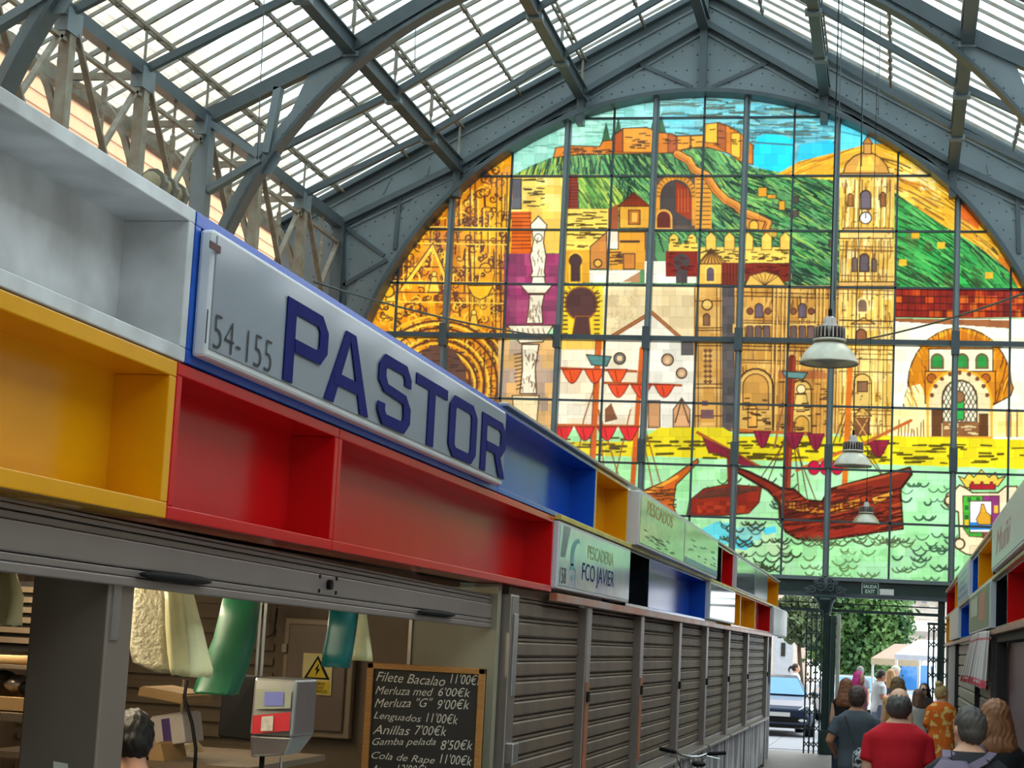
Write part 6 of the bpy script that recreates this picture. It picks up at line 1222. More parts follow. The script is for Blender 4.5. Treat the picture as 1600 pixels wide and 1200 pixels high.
# bicycle leaning at the left counters
# ------------------------------------------------------------------ people
SKIN = [pm('skin_light', (226, 172, 142), 0.55, 0, 0.06, 8), pm('skin_tan', (206, 142, 108), 0.55, 0, 0.06, 8)]
def ring(cx, cy, z, a, b, n=20, p=0.85):
    o = []
    for j in range(n):
        t = 2 * math.pi * j / n; c, s = math.cos(t), math.sin(t); o.append((cx + a * math.copysign(abs(c) ** p, c), cy + b * math.copysign(abs(s) ** p, s), z))
    return o
def remesh(mb, vox=0.016, smooth=3):
    me = bpy.data.meshes.new('r'); me.from_pydata(mb.v, [], mb.f); me.update()
    bm = bmesh.new(); bm.from_mesh(me); bmesh.ops.recalc_face_normals(bm, faces=bm.faces); bm.to_mesh(me); bm.free()
    o = bpy.data.objects.new('r', me); C.objects.link(o); m = o.modifiers.new('r', 'REMESH'); m.mode = 'VOXEL'; m.voxel_size = vox
    sm = o.modifiers.new('s', 'SMOOTH'); sm.iterations = smooth; sm.factor = 0.5
    dg = bpy.context.evaluated_depsgraph_get(); r = bpy.data.meshes.new_from_object(o.evaluated_get(dg)); bpy.data.objects.remove(o); bpy.data.meshes.remove(me); return r
def link_mesh(me, name, mat, parent):
    me.name = name; me.materials.clear(); me.materials.append(mat); me.polygons.foreach_set('use_smooth', [True] * len(me.polygons)); o = bpy.data.objects.new(name, me); C.objects.link(o); o.parent = parent; ORG[o.name] = (0, 0, 0); return o
def torso(mb, d=0.0, w=1.0, lo=0.80, hi=1.49, belly=0.0):
    prof = [(.78, .115, .085, 0), (.84, .165, .115, -.01), (.90, .178, .125, -.015), (.98, .172, .12, -.005), (1.08, .155, .108 + belly * .5, .0), (1.20, .163, .115 + belly * .4, .0), (1.30, .180, .120, .0), (1.36, .188, .112, -.005), (1.40, .172, .098, -.01), (1.435, .125, .08, -.01), (1.466, .085, .066, -.01), (1.49, .066, .058, -.008)]
    rows = [r for r in prof if lo - 1e-6 <= r[0] <= hi + 1e-6]
    mb.rings([ring(0, r[3], r[0], r[1] * .93 * w + d, r[2] * (0.5 + 0.5 * w) + d) for r in rows])
def limb(mb, pts, rad, d=0.0, n=12):
    P = []; R = []
    for i in range(len(pts) - 1):
        for k in range(4): P.append(Vector(pts[i]).lerp(Vector(pts[i + 1]), k / 4)); R.append(rad[i] + (rad[i + 1] - rad[i]) * k / 4 + d)
    P.append(Vector(pts[-1])); R.append(rad[-1] + d); mb.tube(P, R, n)
def make_person(label, loc, H=1.75, rz=0.0, w=1.0, belly=0.0, skin=0, top=(200, 30, 40), sleeve='short', bottom=(50, 60, 84), dress=False, hair='short', hairc=(60, 44, 36), arms='down', turn=0.0, tilt=0.0, topmat=None, cap=None, detail=True, group='people in the market aisle', hem=0.84):
    t = thing('person', label, 'person', loc, group, rz); t.scale = (H / 1.71,) * 3
    sk = SKIN[skin]; sw = 0.150 * w + 0.002
    A = {}
    for s in (-1, 1):
        if arms == 'down': A[s] = [(s * sw, -.005, 1.372), (s * (sw + .04), -.03, 1.11), (s * (sw + .045), .06, .88)]
        elif arms == 'akimbo': A[s] = [(s * sw, -.005, 1.372), (s * (sw + .10), -.05, 1.15), (s * (sw + .03), .12, 1.0)]
        else: A[s] = [(s * sw, -.005, 1.372), (s * (sw + .045), -.02, 1.13), (s * (sw - .02), .22, 1.16)]
    mb = MB(); torso(mb, 0, w, belly=belly); mb.tube([(0, -.012, 1.45), (0, -.004, 1.50), (0, .008, 1.545)], [.066, .060, .058], 14)
    for s in (-1, 1):
        limb(mb, A[s], [.058 * (0.6 + .4 * w), .043, .029]); limb(mb, [(s * .09 * w, -.01, .88), (s * .1, .005, .50), (s * .1, -.02, .36), (s * .1, -.025, .09)], [.092 * w, .062, .058, .038]); mb.rings([ring(s * .1, .04 + dy, .035 + .0, a, b, 12) for dy, a, b in ()]) if False else None
        mb.tube([(s * .1, -.07, .05), (s * .1, .0, .055), (s * .105, .09, .04), (s * .108, .16, .03)], [.035, .045, .042, .026], 10)
    # hands
    hd_ = Vector
    def rt(p):  # head turn about the neck
        c, s_ = math.cos(turn), math.sin(turn); x, y, z = p[0] * 1.1, p[1] * 1.08, (p[2] - 1.54) * 1.03; y, z = y * math.cos(tilt) + z * math.sin(tilt), -y * math.sin(tilt) + z * math.cos(tilt); return (x * c - y * s_, x * s_ + y * c, z + 1.49)
    hm = MB(); hm.ell((0, .008, 1.645), (.074, .094, .108), 20, 14); hm.ell((0, .045, 1.582), (.052, .062, .058), 14, 10); hm.ell((0, .098, 1.622), (.013, .022, .024), 8, 6)
    for s in (-1, 1): hm.ell((s * .077, -.005, 1.632), (.012, .022, .032), 8, 6)
    n0 = len(mb.v); mb.add([rt(p) for p in hm.v], hm.f)
    body = remesh(mb, 0.013 if detail else 0.02, 3)
    # hands with fingers are joined to the same body mesh
    hb = MB()
    for s in (-1, 1):
        wr = Vector(A[s][-1]); dv = (wr - Vector(A[s][-2])).normalized(); side = dv.cross(Vector((s, 0, 0.01))).normalized(); nrm = dv.cross(side)
        hb.tube([wr - dv * .02, wr + dv * .03, wr + dv * .085], [.027, .034, .03], 8)
        for k in range(4):
            b0 = wr + dv * .08 + side * (.024 - .016 * k); ln = (.062, .072, .068, .052)[k]; hb.tube([b0, b0 + dv * ln * .5 + nrm * .008 * s, b0 + dv * ln * .85 + nrm * .025 * s], [.0095, .0085, .007], 6)
        hb.tube([wr + dv * .025 + side * .028, wr + dv * .055 + side * .05, wr + dv * .085 + side * .055], [.012, .011, .008], 6)
    bm = bmesh.new(); bm.from_mesh(body); vs2 = [bm.verts.new(p) for p in hb.v]
    for f in hb.f:
        try: bm.faces.new([vs2[i] for i in f])
        except ValueError: pass
    bm.to_mesh(body); bm.free(); link_mesh(body, 'body', sk, t)
    # clothes
    tm = topmat or pm('cloth', top, 0.85, 0, 0.14, 7, 0.3)
    cl = MB(); 
    if dress: cl.rings([ring(0, -.005, z, a, b) for z, a, b in ((.42, .27, .23), (.62, .235, .20), (.82, .205, .165), (.92, .20, .15), (1.05, .175, .128))] + [ring(0, -.003, z, a * w + .02, b + .02) for z, a, b in ((1.20, .163, .115), (1.30, .182, .12), (1.36, .19, .11), (1.40, .172, .095), (1.435, .125, .08), (1.466, .085, .066))])
    else:
        torso(cl, 0.02, w, lo=hem, hi=1.466, belly=belly)
    for s in (-1, 1):
        a = A[s]; sh_ = Vector(a[0]); el = Vector(a[1]); wr = Vector(a[2])
        if sleeve == 'long': limb(cl, [sh_, el, el.lerp(wr, .93)], [.056, .045, .036], .012)
        elif sleeve == 'short': limb(cl, [sh_, sh_.lerp(el, .72)], [.054, .054], .014)
        elif sleeve == 'wide': limb(cl, [sh_, el, el.lerp(wr, .2)], [.056, .062, .08], .012)
        else: limb(cl, [sh_, sh_.lerp(el, .12)], [.05, .05], .008)
    link_mesh(remesh(cl, 0.014 if detail else 0.02, 3), 'dress' if dress else 'shirt', tm, t)
    if not dress:
        pn = MB(); pn.rings([ring(0, r[3], r[0], r[1] * w + .012, r[2] + .014) for r in ((.76, .115, .085, 0), (.84, .165, .115, -.01), (.90, .178, .125, -.015), (1.0, .168, .115, -.005))])
        for s in (-1, 1): limb(pn, [(s * .09 * w, -.01, .86), (s * .1, .005, .50), (s * .1, -.02, .36), (s * .1, -.025, .10)], [.098 * w, .072, .07, .062], .01)
        link_mesh(remesh(pn, 0.018, 2), 'trousers', pm('trouser_cloth', bottom, 0.85, 0, 0.15, 9), t)
    for s in (-1, 1): sh2 = MB(); sh2.tube([(s * .1, -.09, .045), (s * .1, -.03, .06), (s * .103, .05, .055), (s * .107, .13, .04), (s * .108, .185, .03)], [.03, .05, .05, .045, .022], 12); sh2.build('shoe', M['dark'], t, smooth=True, local=True)
    # hair
    hmm = pm('hair', hairc, 0.55, 0, 0.3, 22, 0.7, stretch=(1, 1, 0.25)); h = MB(); rj = random.Random(hash(label) % 999)
    if hair in ('short', 'bun', 'pony'): h.ell((0, -.010, 1.658), (.082, .092, .106), 20, 14); h.ell((0, -.032, 1.62), (.074, .068, .075), 16, 10)
    if hair == 'thin': h.ell((0, -.012, 1.632), (.084, .093, .092), 20, 14); h.ell((0, -.03, 1.60), (.075, .068, .062), 16, 10)
    if hair == 'long':
        h.ell((0, -.012, 1.658), (.088, .096, .108), 20, 14)
        h.rings([ring(0, y_, z_, a, b, 18) for z_, y_, a, b in ((1.36, -.10, .105, .035), (1.40, -.10, .125, .05), (1.48, -.08, .12, .065), (1.56, -.04, .105, .085), (1.64, -.015, .092, .095), (1.70, -.01, .075, .08))])
    if hair == 'bob':
        h.ell((0, -.012, 1.658), (.09, .098, .108), 20, 14)
        h.rings([ring(0, y_, z_, a, b, 18) for z_, y_, a, b in ((1.43, -.045, .115, .075), (1.46, -.045, .128, .085), (1.54, -.03, .116, .088), (1.62, -.016, .098, .096), (1.70, -.01, .075, .08))])
    if hair == 'bun': h.ell((0, -.05, 1.765), (.05, .05, .042), 12, 8)
    if hair == 'pony': h.ell((0, -.12, 1.66), (.035, .05, .035), 10, 8); h.tube([(0, -.13, 1.66), (0, -.17, 1.6), (0, -.16, 1.5)], [.03, .028, .012], 8)
    hr2 = MB(); hr2.add([rt((p[0] + rj.uniform(-.003, .003), p[1] + rj.uniform(-.003, .003), p[2] + rj.uniform(-.003, .003))) for p in h.v], h.f); hme = remesh(hr2, 0.01 if detail else 0.014, 1)
    if detail:
        n_ = len(hme.vertices); co = np.empty(n_ * 3, np.float32); hme.vertices.foreach_get('co', co); co = co.reshape(-1, 3); no = np.empty(n_ * 3, np.float32); hme.vertices.foreach_get('normal', no); no = no.reshape(-1, 3)
        co += no * (np.sin(co[:, :1] * 190 + 3 * np.sin(co[:, 2:] * 40)) * 0.0022 + np.sin(co[:, 1:2] * 170 + co[:, 2:] * 60) * 0.0018); hme.vertices.foreach_set('co', co.ravel())
    link_mesh(hme, 'hair', hmm, t)
    if cap is not None:
        c_ = MB(); c_.ell((0, -.005, 1.69), (.094, .104, .08), 18, 10); c_.rings([ring(0, .1, 1.672, .06, .075, 14), ring(0, .1, 1.68, .06, .075, 14)]); c2 = MB(); c2.add([rt(p) for p in c_.v], c_.f); c2.build('cap', pm('cap_cloth', cap, 0.85), t, smooth=True, local=True)
    # face
    ew = pm('eye_white', (226, 222, 216), 0.3); ed = M['dark']
    for s in (-1, 1):
        e = MB(); e.ell((s * .029, .088, 1.645), (.012, .008, .007), 8, 6); e2 = MB(); e2.add([rt(p) for p in e.v], e.f); eo = e2.build('eye', ew, t, smooth=True, local=True)
        e = MB(); e.ell((s * .029, .0945, 1.645), (.005, .003, .005), 8, 6); e2 = MB(); e2.add([rt(p) for p in e.v], e.f); e2.build('iris', ed, eo, local=True)
    e = MB(); e.ell((0, .104, 1.577), (.022, .006, .006), 8, 6); e2 = MB(); e2.add([rt(p) for p in e.v], e.f); e2.build('mouth', pm('lips', (176, 96, 86), 0.5), t, smooth=True, local=True)
    return t
def at(px, py_, Y): p = PY(px, py_, Y); return float(p[0])
def top_z(px, py_, Y): return float(PY(px, py_, Y)[2])
def person_at(label, px, py_top, Y, **k):
    return make_person(label, (at(px, py_top + 20, Y), Y, 0.0), H=top_z(px, py_top, Y) / 1.0, **k)
ofl = pm('orange_flower_print', (236, 110, 22), 0.85, 0, 0.3, 13, c2=(250, 206, 120), lo=0.38, hi=0.45)
person_at('man in plain red T-shirt with thinning grey hair, seen from behind', 1405, 1075, 14.6, w=1.16, belly=.05, top=(214, 10, 34), hair='thin', hairc=(92, 84, 80), skin=0, bottom=(60, 60, 66))
person_at('man in dark grey T-shirt with short brown hair, seen from behind', 1339, 1072, 19.8, w=1.08, top=(84, 90, 98), hair='short', hairc=(84, 62, 52), skin=1, arms='akimbo', bottom=(46, 48, 56))
bpm = person_at('man in black jacket wearing a purple grey backpack', 1515, 1105, 11.4, w=1.12, top=(44, 44, 50), sleeve='long', hair='short', hairc=(84, 76, 70), turn=0.5, bottom=(50, 52, 60))
person_at('woman in black top with shoulder-length reddish brown hair', 1556, 1094, 13.2, w=0.95, top=(34, 34, 38), sleeve='wide', hair='bob', hairc=(164, 108, 70), bottom=(40, 40, 46))
person_at('woman in orange flowered dress with blond pinned-up hair', 1471, 1070, 28, w=0.95, dress=True, topmat=ofl, sleeve='wide', hair='bun', hairc=(206, 170, 112), turn=-0.9, arms='bent')
person_at('man in white T-shirt and jeans looking at something in his hands', 1374, 1046, 41.2, w=1.05, top=(226, 228, 236), hair='short', hairc=(70, 58, 54), skin=1, arms='bent', rz=-1.2, bottom=(110, 124, 150), tilt=0.4, detail=False)
person_at('person with bright pink hair at the doorway', 1342, 1049, 36, w=0.95, top=(228, 130, 150), hair='bob', hairc=(255, 70, 160), rz=-2.2, detail=False, bottom=(90, 90, 100))
person_at('woman with chestnut hair and black top behind the grey T-shirt man', 1322, 1060, 27.5, w=0.95, top=(28, 26, 30), sleeve='none', hair='long', hairc=(146, 86, 52), detail=True, skin=0)
person_at('woman with long brown hair in mustard sleeveless top', 1402, 1058, 27.2, w=0.92, top=(196, 146, 62), sleeve='none', hair='long', hairc=(120, 88, 50), bottom=(196, 160, 96), turn=0.3)
person_at('grey haired person far out in the street behind the pink hair', 1344, 1041, 48.5, w=1.0, top=(150, 150, 156), hair='short', hairc=(150, 146, 142), detail=False)
person_at('person in white cap and white shirt out in the street', 1399, 1041, 45.0, w=1.0, top=(224, 220, 214), hair='short', hairc=(220, 196, 160), cap=(236, 230, 216), detail=False, rz=2.6)
person_at('person in dark blue T-shirt next to the white cap', 1391, 1046, 43.4, w=0.95, top=(70, 78, 98), sleeve='short', hair='long', hairc=(206, 160, 110), detail=False, rz=0.4)
sgp = person_at('woman with sunglasses and dark hair facing the camera at the doorway', 1444, 1068, 34.0, w=0.95, top=(52, 48, 52), hair='long', hairc=(62, 46, 40), detail=False, rz=2.9, skin=0)
person_at('person in striped top with brown hair half hidden by the red T-shirt', 1434, 1077, 31, w=0.95, top=(206, 196, 190), hair='bob', hairc=(110, 76, 58), detail=False, rz=0.6)
person_at('woman in white top with dark ponytail beyond the parked car', 1243, 1037, 52.5, w=0.95, top=(230, 228, 232), hair='pony', hairc=(56, 44, 40), rz=-1.4, detail=False)
person_at('fishmonger with black hair half hidden by the steel pillar', 210, 1110, 7.2, w=1.05, top=(150, 84, 70), hair='short', hairc=(20, 18, 18), rz=0.5, tilt=0.3, group='people in the market aisle')
# sunglasses
gsx = at(1444, 1074, 34.0); gl_ = thing('sunglasses', 'dark sunglasses on the woman facing the camera', 'glasses', (gsx, 33.88, top_z(1444, 1068, 34) * 0.937)); 
for s in (-1, 1): MB().ell((gsx + s * .032 + .02, 33.885, top_z(1444, 1068, 34) * 0.937), (.028, .006, .02), 10, 6).build('lens', M['black'], gl_, smooth=True)
MB().tube([(gsx - .0, 33.885, top_z(1444, 1068, 34) * 0.94), (gsx + .04, 33.885, top_z(1444, 1068, 34) * 0.94)], .003, 5).build('bridge', M['black'], gl_)
# backpack of the man at right
bx_, by_ = at(1515, 1125, 11.4), 11.4; Hs = top_z(1515, 1105, 11.4) / 1.70
def bl(x, y, z): return (bx_ + x * Hs, by_ + y * Hs, z * Hs)
bk = thing('backpack', 'purple grey backpack worn by the man in the black jacket', 'backpack', bl(0, -.2, .95)); pgm = pm('purple_grey_nylon', (112, 98, 118), 0.7, 0, 0.15, 12, 0.2)
link_b = MB(); link_b.rings([ring(bx_ - .09 * Hs, by_ + y_ * Hs, z * Hs, a * Hs, b * Hs, 20, 0.6) for z, y_, a, b in ((.99, -.215, .10, .05), (1.02, -.225, .14, .085), (1.12, -.235, .15, .10), (1.25, -.225, .145, .09), (1.35, -.205, .12, .07), (1.41, -.18, .07, .045))]); link_b.build('sack', pgm, bk, smooth=True)
MB().rings([ring(bx_ - .09 * Hs, by_ + y_ * Hs, z * Hs, a * Hs, b * Hs, 18, 0.6) for z, y_, a, b in ((1.03, -.30, .08, .03), (1.07, -.32, .10, .045), (1.16, -.32, .095, .04), (1.2, -.30, .07, .025))]).build('front_pocket', pgm, bk, smooth=True)
for s in (-1, 1):
    pts = [bl(s * .07 - .09, -.175, 1.36), bl(s * .105 - .02, -.135, 1.42), bl(s * .125, -.05, 1.455), bl(s * .125, .06, 1.44), bl(s * .12, .155, 1.36), bl(s * .14, .16, 1.2)]; b = MB()
    for p, q in zip(pts[:-1], pts[1:]): b.bar(p, q, 0.012, 0.05, up=(1, 0, 0))
    b.build('strap', pgm, bk)
MB().tube([bl(-.09, -.17, 1.39), bl(-.09, -.20, 1.44), bl(-.09, -.16, 1.45)], 0.008, 6).build('grab_loop', pgm, bk)
lg = MB(); [lg.box(bx_ + (.13 + .012 * k) * Hs, bx_ + (.165 + .01 * k) * Hs, by_ - .142 * Hs, by_ - .138 * Hs, (1.245 - .018 * k) * Hs, (1.255 - .018 * k) * Hs) for k in range(3)]; lg.build('logo_print', pm('grey_print', (110, 110, 116), 0.6), bpm) if False else None
# woman's shoulder strap bag
wx, wy, wH = at(1556, 1114, 13.2), 13.2, top_z(1556, 1094, 13.2) / 1.70
sbg = thing('shoulder_bag', 'grey strap bag of the woman in black', 'bag', (wx - .2, wy, 0.95)); MB().tube([(wx - .02 * wH, wy - .135 * wH, 1.30 * wH), (wx - .10 * wH, wy - .125 * wH, 1.42 * wH), (wx - .14 * wH, wy - .03 * wH, 1.475 * wH), (wx - .12 * wH, wy + .15 * wH, 1.3 * wH), (wx + .1 * wH, wy + .17 * wH, 1.1 * wH)], 0.014, 6).build('strap', pgm, sbg, smooth=True); MB().tube([(wx - .02 * wH, wy - .14 * wH, 1.30 * wH), (wx + .15 * wH, wy - .165 * wH, 1.1 * wH), (wx + .24 * wH, wy - .11 * wH, .98 * wH)], 0.014, 6).build('strap', pgm, sbg, smooth=True)
MB().rings([ring(wx + .27 * wH, wy - .02, z, a, b, 14, .6) for z, a, b in ((.74, .04, .10), (.78, .055, .13), (.93, .05, .13), (.97, .03, .10))]).build('pouch', pgm, sbg, smooth=True)
# patterned hip bag between the two men
hx = at(1349, 1185, 19.3); hz_ = top_z(1349, 1170, 19.3); hbg = thing('shoulder_bag', 'black and white patterned bag between the grey and red T-shirts', 'bag', (hx, 19.3, hz_ - .25)); MB().rings([ring(hx, 19.45, hz_ + z, a, b, 16, .7) for z, a, b in ((-.28, .08, .05), (-.2, .11, .08), (-.1, .115, .085), (-.03, .10, .07), (.0, .06, .04))]).build('pouch', pm('leaf_print', (210, 206, 204), 0.8, 0, 0.5, 30, c2=(40, 40, 44), lo=.48, hi=.52), hbg, smooth=True)
MB().tube([(hx - .08, 19.45, hz_ - .02), (hx - .12, 19.52, hz_ + .1), (hx - .2, 19.62, hz_ + .3)], 0.01, 6).build('strap', M['dark'], hbg)

# ------------------------------------------------------------------ bicycle
bi = thing('bicycle', 'dark bicycle parked against the left counters, only its handlebar showing', 'bicycle', (-1.82, 17.6, 0)); cx = -1.82
fr = pm('bike_frame', (40, 44, 48), 0.35); chrome = pm('chrome', (210, 210, 212), 0.15, 0.95)
def wheel(y):
    w = MB(); w.rings([[(cx + .018 * math.cos(a), y + (.33 + .018 * math.sin(a)) * math.cos(t), .35 + (.33 + .018 * math.sin(a)) * math.sin(t)) for a in np.linspace(0, 2 * math.pi, 9)[:-1]] for t in np.linspace(0, 2 * math.pi, 33)], cap=False); o = w.build('tyre', M['black'], bi, smooth=True)
    s = MB(); [s.tube([(cx, y, .35), (cx, y + .32 * math.cos(t), .35 + .32 * math.sin(t))], .002, 4) for t in np.linspace(0, 2 * math.pi, 19)[:-1]]; s.build('spokes', chrome, o, kind='stuff'); MB().tube([(cx - .05, y, .35), (cx + .05, y, .35)], .02, 8).build('hub', chrome, o)
wheel(17.1); wheel(18.15)
for a, b, r in (((cx, 17.25, .86), (cx, 17.62, .32), .018), ((cx, 17.24, .93), (cx, 17.85, .85), .016), ((cx, 17.62, .32), (cx, 17.9, .92), .016), ((cx, 17.62, .32), (cx, 18.15, .35), .012), ((cx, 17.87, .84), (cx, 18.15, .35), .01), ((cx, 17.22, .96), (cx, 17.1, .35), .014)): MB().tube([a, b], r, 8).build('frame_tube', fr, bi, smooth=True)
MB().tube([(cx, 17.24, .9), (cx, 17.2, 1.06)], .014, 8).build('stem', chrome, bi, smooth=True)
MB().tube([(cx - .16, 17.26, 1.10), (cx - .08, 17.18, 1.07), (cx, 17.17, 1.065), (cx + .08, 17.18, 1.07), (cx + .16, 17.26, 1.10)], .012, 8).build('handlebar', chrome, bi, smooth=True)
for s in (-1, 1): MB().tube([(cx + s * .15, 17.25, 1.095), (cx + s * .3, 17.34, 1.11)], .018, 8).build('grip', M['black'], bi, smooth=True); MB().tube([(cx + s * .14, 17.22, 1.08), (cx + s * .26, 17.22, 1.06)], .006, 6).build('brake_lever', chrome, bi)
for s in (-1, 1): MB().tube([(cx + s * .14, 17.22, 1.08), (cx + s * .1, 17.05, 1.02), (cx, 17.02, .85)], .004, 5).build('brake_cable', M['black'], bi)
MB().ell((cx, 17.92, .96), (.07, .13, .03), 12, 6).build('saddle', M['black'], bi, smooth=True); MB().tube([(cx - .1, 17.62, .32), (cx + .1, 17.62, .32)], .02, 8).build('crank', chrome, bi)

# ------------------------------------------------------------------ the street beyond the doorway
def make_car(label, loc, rz, paint, glass=(90, 140, 190), van=False):
    t = thing('car', label, 'car', loc, None, rz); pmn = pm('car_paint', paint, 0.22, 0.3, 0.06, 3, coat=0.6); gm2 = pm('car_glass', glass, 0.08, 0.0, 0.1, 2, spec=0.8)
    hh = 1.95 if van else 1.47
    def sect(y, z0, zs, zt, wb, wt):  # half section widths
        return [(-wb * .92, y, z0), (wb * .92, y, z0), (wb, y, z0 + .18), (wb, y, zs - .12), (wt, y, zt), (-wt, y, zt), (-wb, y, zs - .12), (-wb, y, z0 + .18)]
    st_ = [(-2.12, .32, .62, .66, .70, .62), (-2.02, .24, .72, .76, .82, .72), (-1.6, .2, .82, .88, .88, .78), (-1.0, .2, .90, .98, .90, .80), (0, .2, .95, 1.0, .90, .82), (1.2, .2, .98, 1.02, .90, .80), (1.9, .25, .95, 1.02, .86, .76), (2.12, .35, .85, .95, .78, .70)]
    MB().rings([sect(*s) for s in st_]).build('body', pmn, t, local=True, bevel=0.04)
    cab = [(-.98, .95, .97, .80, .79), (-.30, .95, hh - .03, .80, .60), (.4, .95, hh, .80, .62), (1.2, .95, hh - .04, .79, .60), (1.95, .95, 1.08 if not van else hh - .1, .74, .70)]
    MB().rings([[(-a, y, z0), (a, y, z0), (b, y, z1), (-b, y, z1)] for y, z0, z1, a, b in cab]).build('cabin', pmn, t, local=True, bevel=0.05)
    # windscreen, side windows
    def onc(u0, u1, lift=0.012):
        y0, z0, a0 = -.98 + .68 * u0, .97 + (hh - .03 - .97) * u0, .79 + (.60 - .79) * u0; y1, z1, a1 = -.98 + .68 * u1, .97 + (hh - .03 - .97) * u1, .79 + (.60 - .79) * u1
        return [(-a0 + .05, y0 - lift, z0 + lift), (a0 - .05, y0 - lift, z0 + lift), (a1 - .05, y1 - lift, z1 + lift), (-a1 + .05, y1 - lift, z1 + lift)]
    q = onc(.06, .90); MB().prism(q, (0, -.006, .006)).build('windscreen', gm2, t, local=True)
    for s in (-1, 1):
        MB().prism([(s * .805, -.62, 1.03), (s * .80, .35, 1.03), (s * .655, .35, hh - .10), (s * .655, -.22, hh - .10)], (s * .012, 0, 0)).build('side_window', gm2, t, local=True); MB().prism([(s * .80, .42, 1.03), (s * .79, 1.35, 1.04), (s * .655, 1.1, hh - .11), (s * .655, .42, hh - .10)], (s * .012, 0, 0)).build('side_window', gm2, t, local=True)
        MB().prism([(s * .45, -2.09, .66), (s * .78, -1.98, .68), (s * .86, -1.72, .80), (s * .60, -2.0, .76)], (0, -.03, 0.01)).build('headlight', pm('headlight', (226, 230, 236), 0.1, 0.2), t, local=True)
        MB().ell((s * .56, -2.11, .42), (.12, .03, .035), 12, 6).build('fog_lamp', pm('fog_lamp', (246, 246, 244), 0.2), t, smooth=True, local=True)
        MB().ell((s * .98, -.66, 1.04), (.10, .06, .07), 10, 8).build('mirror', pmn, t, smooth=True, local=True)
        for y in (-1.35, 1.3):
            w = MB(); w.rings([[(s * x, y + r * math.cos(a), .32 + r * math.sin(a)) for a in np.linspace(0, 2 * math.pi, 25)[:-1]] for x, r in ((.70, .25), (.70, .31), (.72, .32), (.90, .32), (.915, .30), (.915, .22))]); wo_ = w.build('wheel', M['black'], t, local=True, smooth=False)
            rm = MB(); rm.rings([[(s * x, y + r * math.cos(a), .32 + r * math.sin(a)) for a in np.linspace(0, 2 * math.pi, 25)[:-1]] for x, r in ((.90, .215), (.925, .215), (.92, .19))])
            for k in range(5): a = 2 * math.pi * k / 5; rm.bar((s * .922, y, .32), (s * .922, y + .2 * math.cos(a), .32 + .2 * math.sin(a)), .02, .05, up=(1, 0, 0))
            rm.build('rim', chrome, wo_, local=True)
    MB().box(-.5, .5, -2.125, -2.09, .36, .50).build('grille', M['black'], t, local=True, bevel=.01); MB().box(-.32, .32, -2.11, -2.08, .60, .66).build('upper_grille', chrome, t, local=True); MB().box(-.26, .26, -2.14, -2.12, .50, .60).build('number_plate', pm('plate_white', (230, 230, 226), 0.4), t, local=True); MB().box(-.75, .75, -2.10, -2.02, .25, .34).build('bumper_lip', M['black'], t, local=True)
    return t
cxr = float(PZ(1197, 1155, 0.0)[0]); cyr = float(PZ(1197, 1155, 0)[1])
make_car('dark blue hatchback parked facing the market beside the left stalls', (cxr - .1, 46.2 + 2.2, 0), 0.14, (34, 46, 74), (96, 160, 214))
make_car('light silver car with blue windscreen behind the pink hair', (at(1330, 1060, 56), 58.4, 0), 0.25, (206, 212, 220), (80, 150, 220))
make_car('white van parked under the white canopy', (at(1428, 1055, 62), 64.5, 0), -0.2, (236, 240, 246), (70, 140, 220), van=True)
# trees
def tree(label, px, pyc, Y, rx, rz_, n, col, col2, seed, trunk_r=0.18, ry=None):
    p = PY(px, pyc, Y); c = np.array([p[0], Y, p[2]]); t = thing('tree', label, 'tree', (c[0], Y, 0)); r = np.random.default_rng(seed); ry = ry or rx
    tk = MB(); tk.tube([(c[0], Y, 0), (c[0] + .1, Y, c[2] * .35), (c[0], Y, c[2] * .7), (c[0], Y, c[2] + rz_ * .4)], [trunk_r, trunk_r * .8, trunk_r * .6, trunk_r * .2], 10); tk.build('trunk', pm('bark', (104, 90, 74), 0.9, 0, 0.3, 8, 0.5), t, smooth=True)
    for k in range(7):
        a = k * 0.9; tk = MB(); tk.tube([(c[0], Y, c[2] - rz_ * .55 + .12 * k * rz_), (c[0] + rx * .3 * math.cos(a), Y + ry * .3 * math.sin(a), c[2] - rz_ * .3 + .12 * k * rz_), (c[0] + rx * .7 * math.cos(a), Y + ry * .7 * math.sin(a), c[2] - rz_ * .1 + .1 * k * rz_)], [trunk_r * .4, trunk_r * .25, .02], 6); tk.build('branch', pm('bark', (104, 90, 74), 0.9), t, smooth=True)
    nc = 90; d = r.normal(size=(nc, 3)); d /= np.linalg.norm(d, axis=1)[:, None]; rad = r.uniform(.45, 1, nc) ** .6; cc_ = c + d * rad[:, None] * np.array([rx, ry, rz_]) * .82
    k = r.integers(0, nc, n); pos = cc_[k] + r.normal(size=(n, 3)) * np.array([rx, ry, rz_]) * .13
    a = r.normal(size=(n, 3)); a /= np.linalg.norm(a, axis=1)[:, None]; b = np.cross(a, r.normal(size=(n, 3))); b /= np.linalg.norm(b, axis=1)[:, None]; s = r.uniform(.07, .15, n)[:, None]
    V = np.concatenate([pos - a * s, pos + b * s * .5, pos + a * s, pos - b * s * .5], 1).reshape(-1, 3); me = bpy.data.meshes.new('foliage'); me.vertices.add(n * 4); me.vertices.foreach_set('co', V.astype(np.float32).ravel()); me.loops.add(n * 4); me.loops.foreach_set('vertex_index', np.arange(n * 4, dtype=np.int32)); me.polygons.add(n); me.polygons.foreach_set('loop_start', np.arange(0, n * 4, 4, dtype=np.int32)); me.update(calc_edges=True)
    m = pm('leaves', col, 0.6, 0, 0.4, 1.2, c2=col2); me.materials.append(m); o = bpy.data.objects.new('foliage', me); C.objects.link(o); o.parent = t; o.location = (-c[0], -Y, 0); o['kind'] = 'stuff'; return t
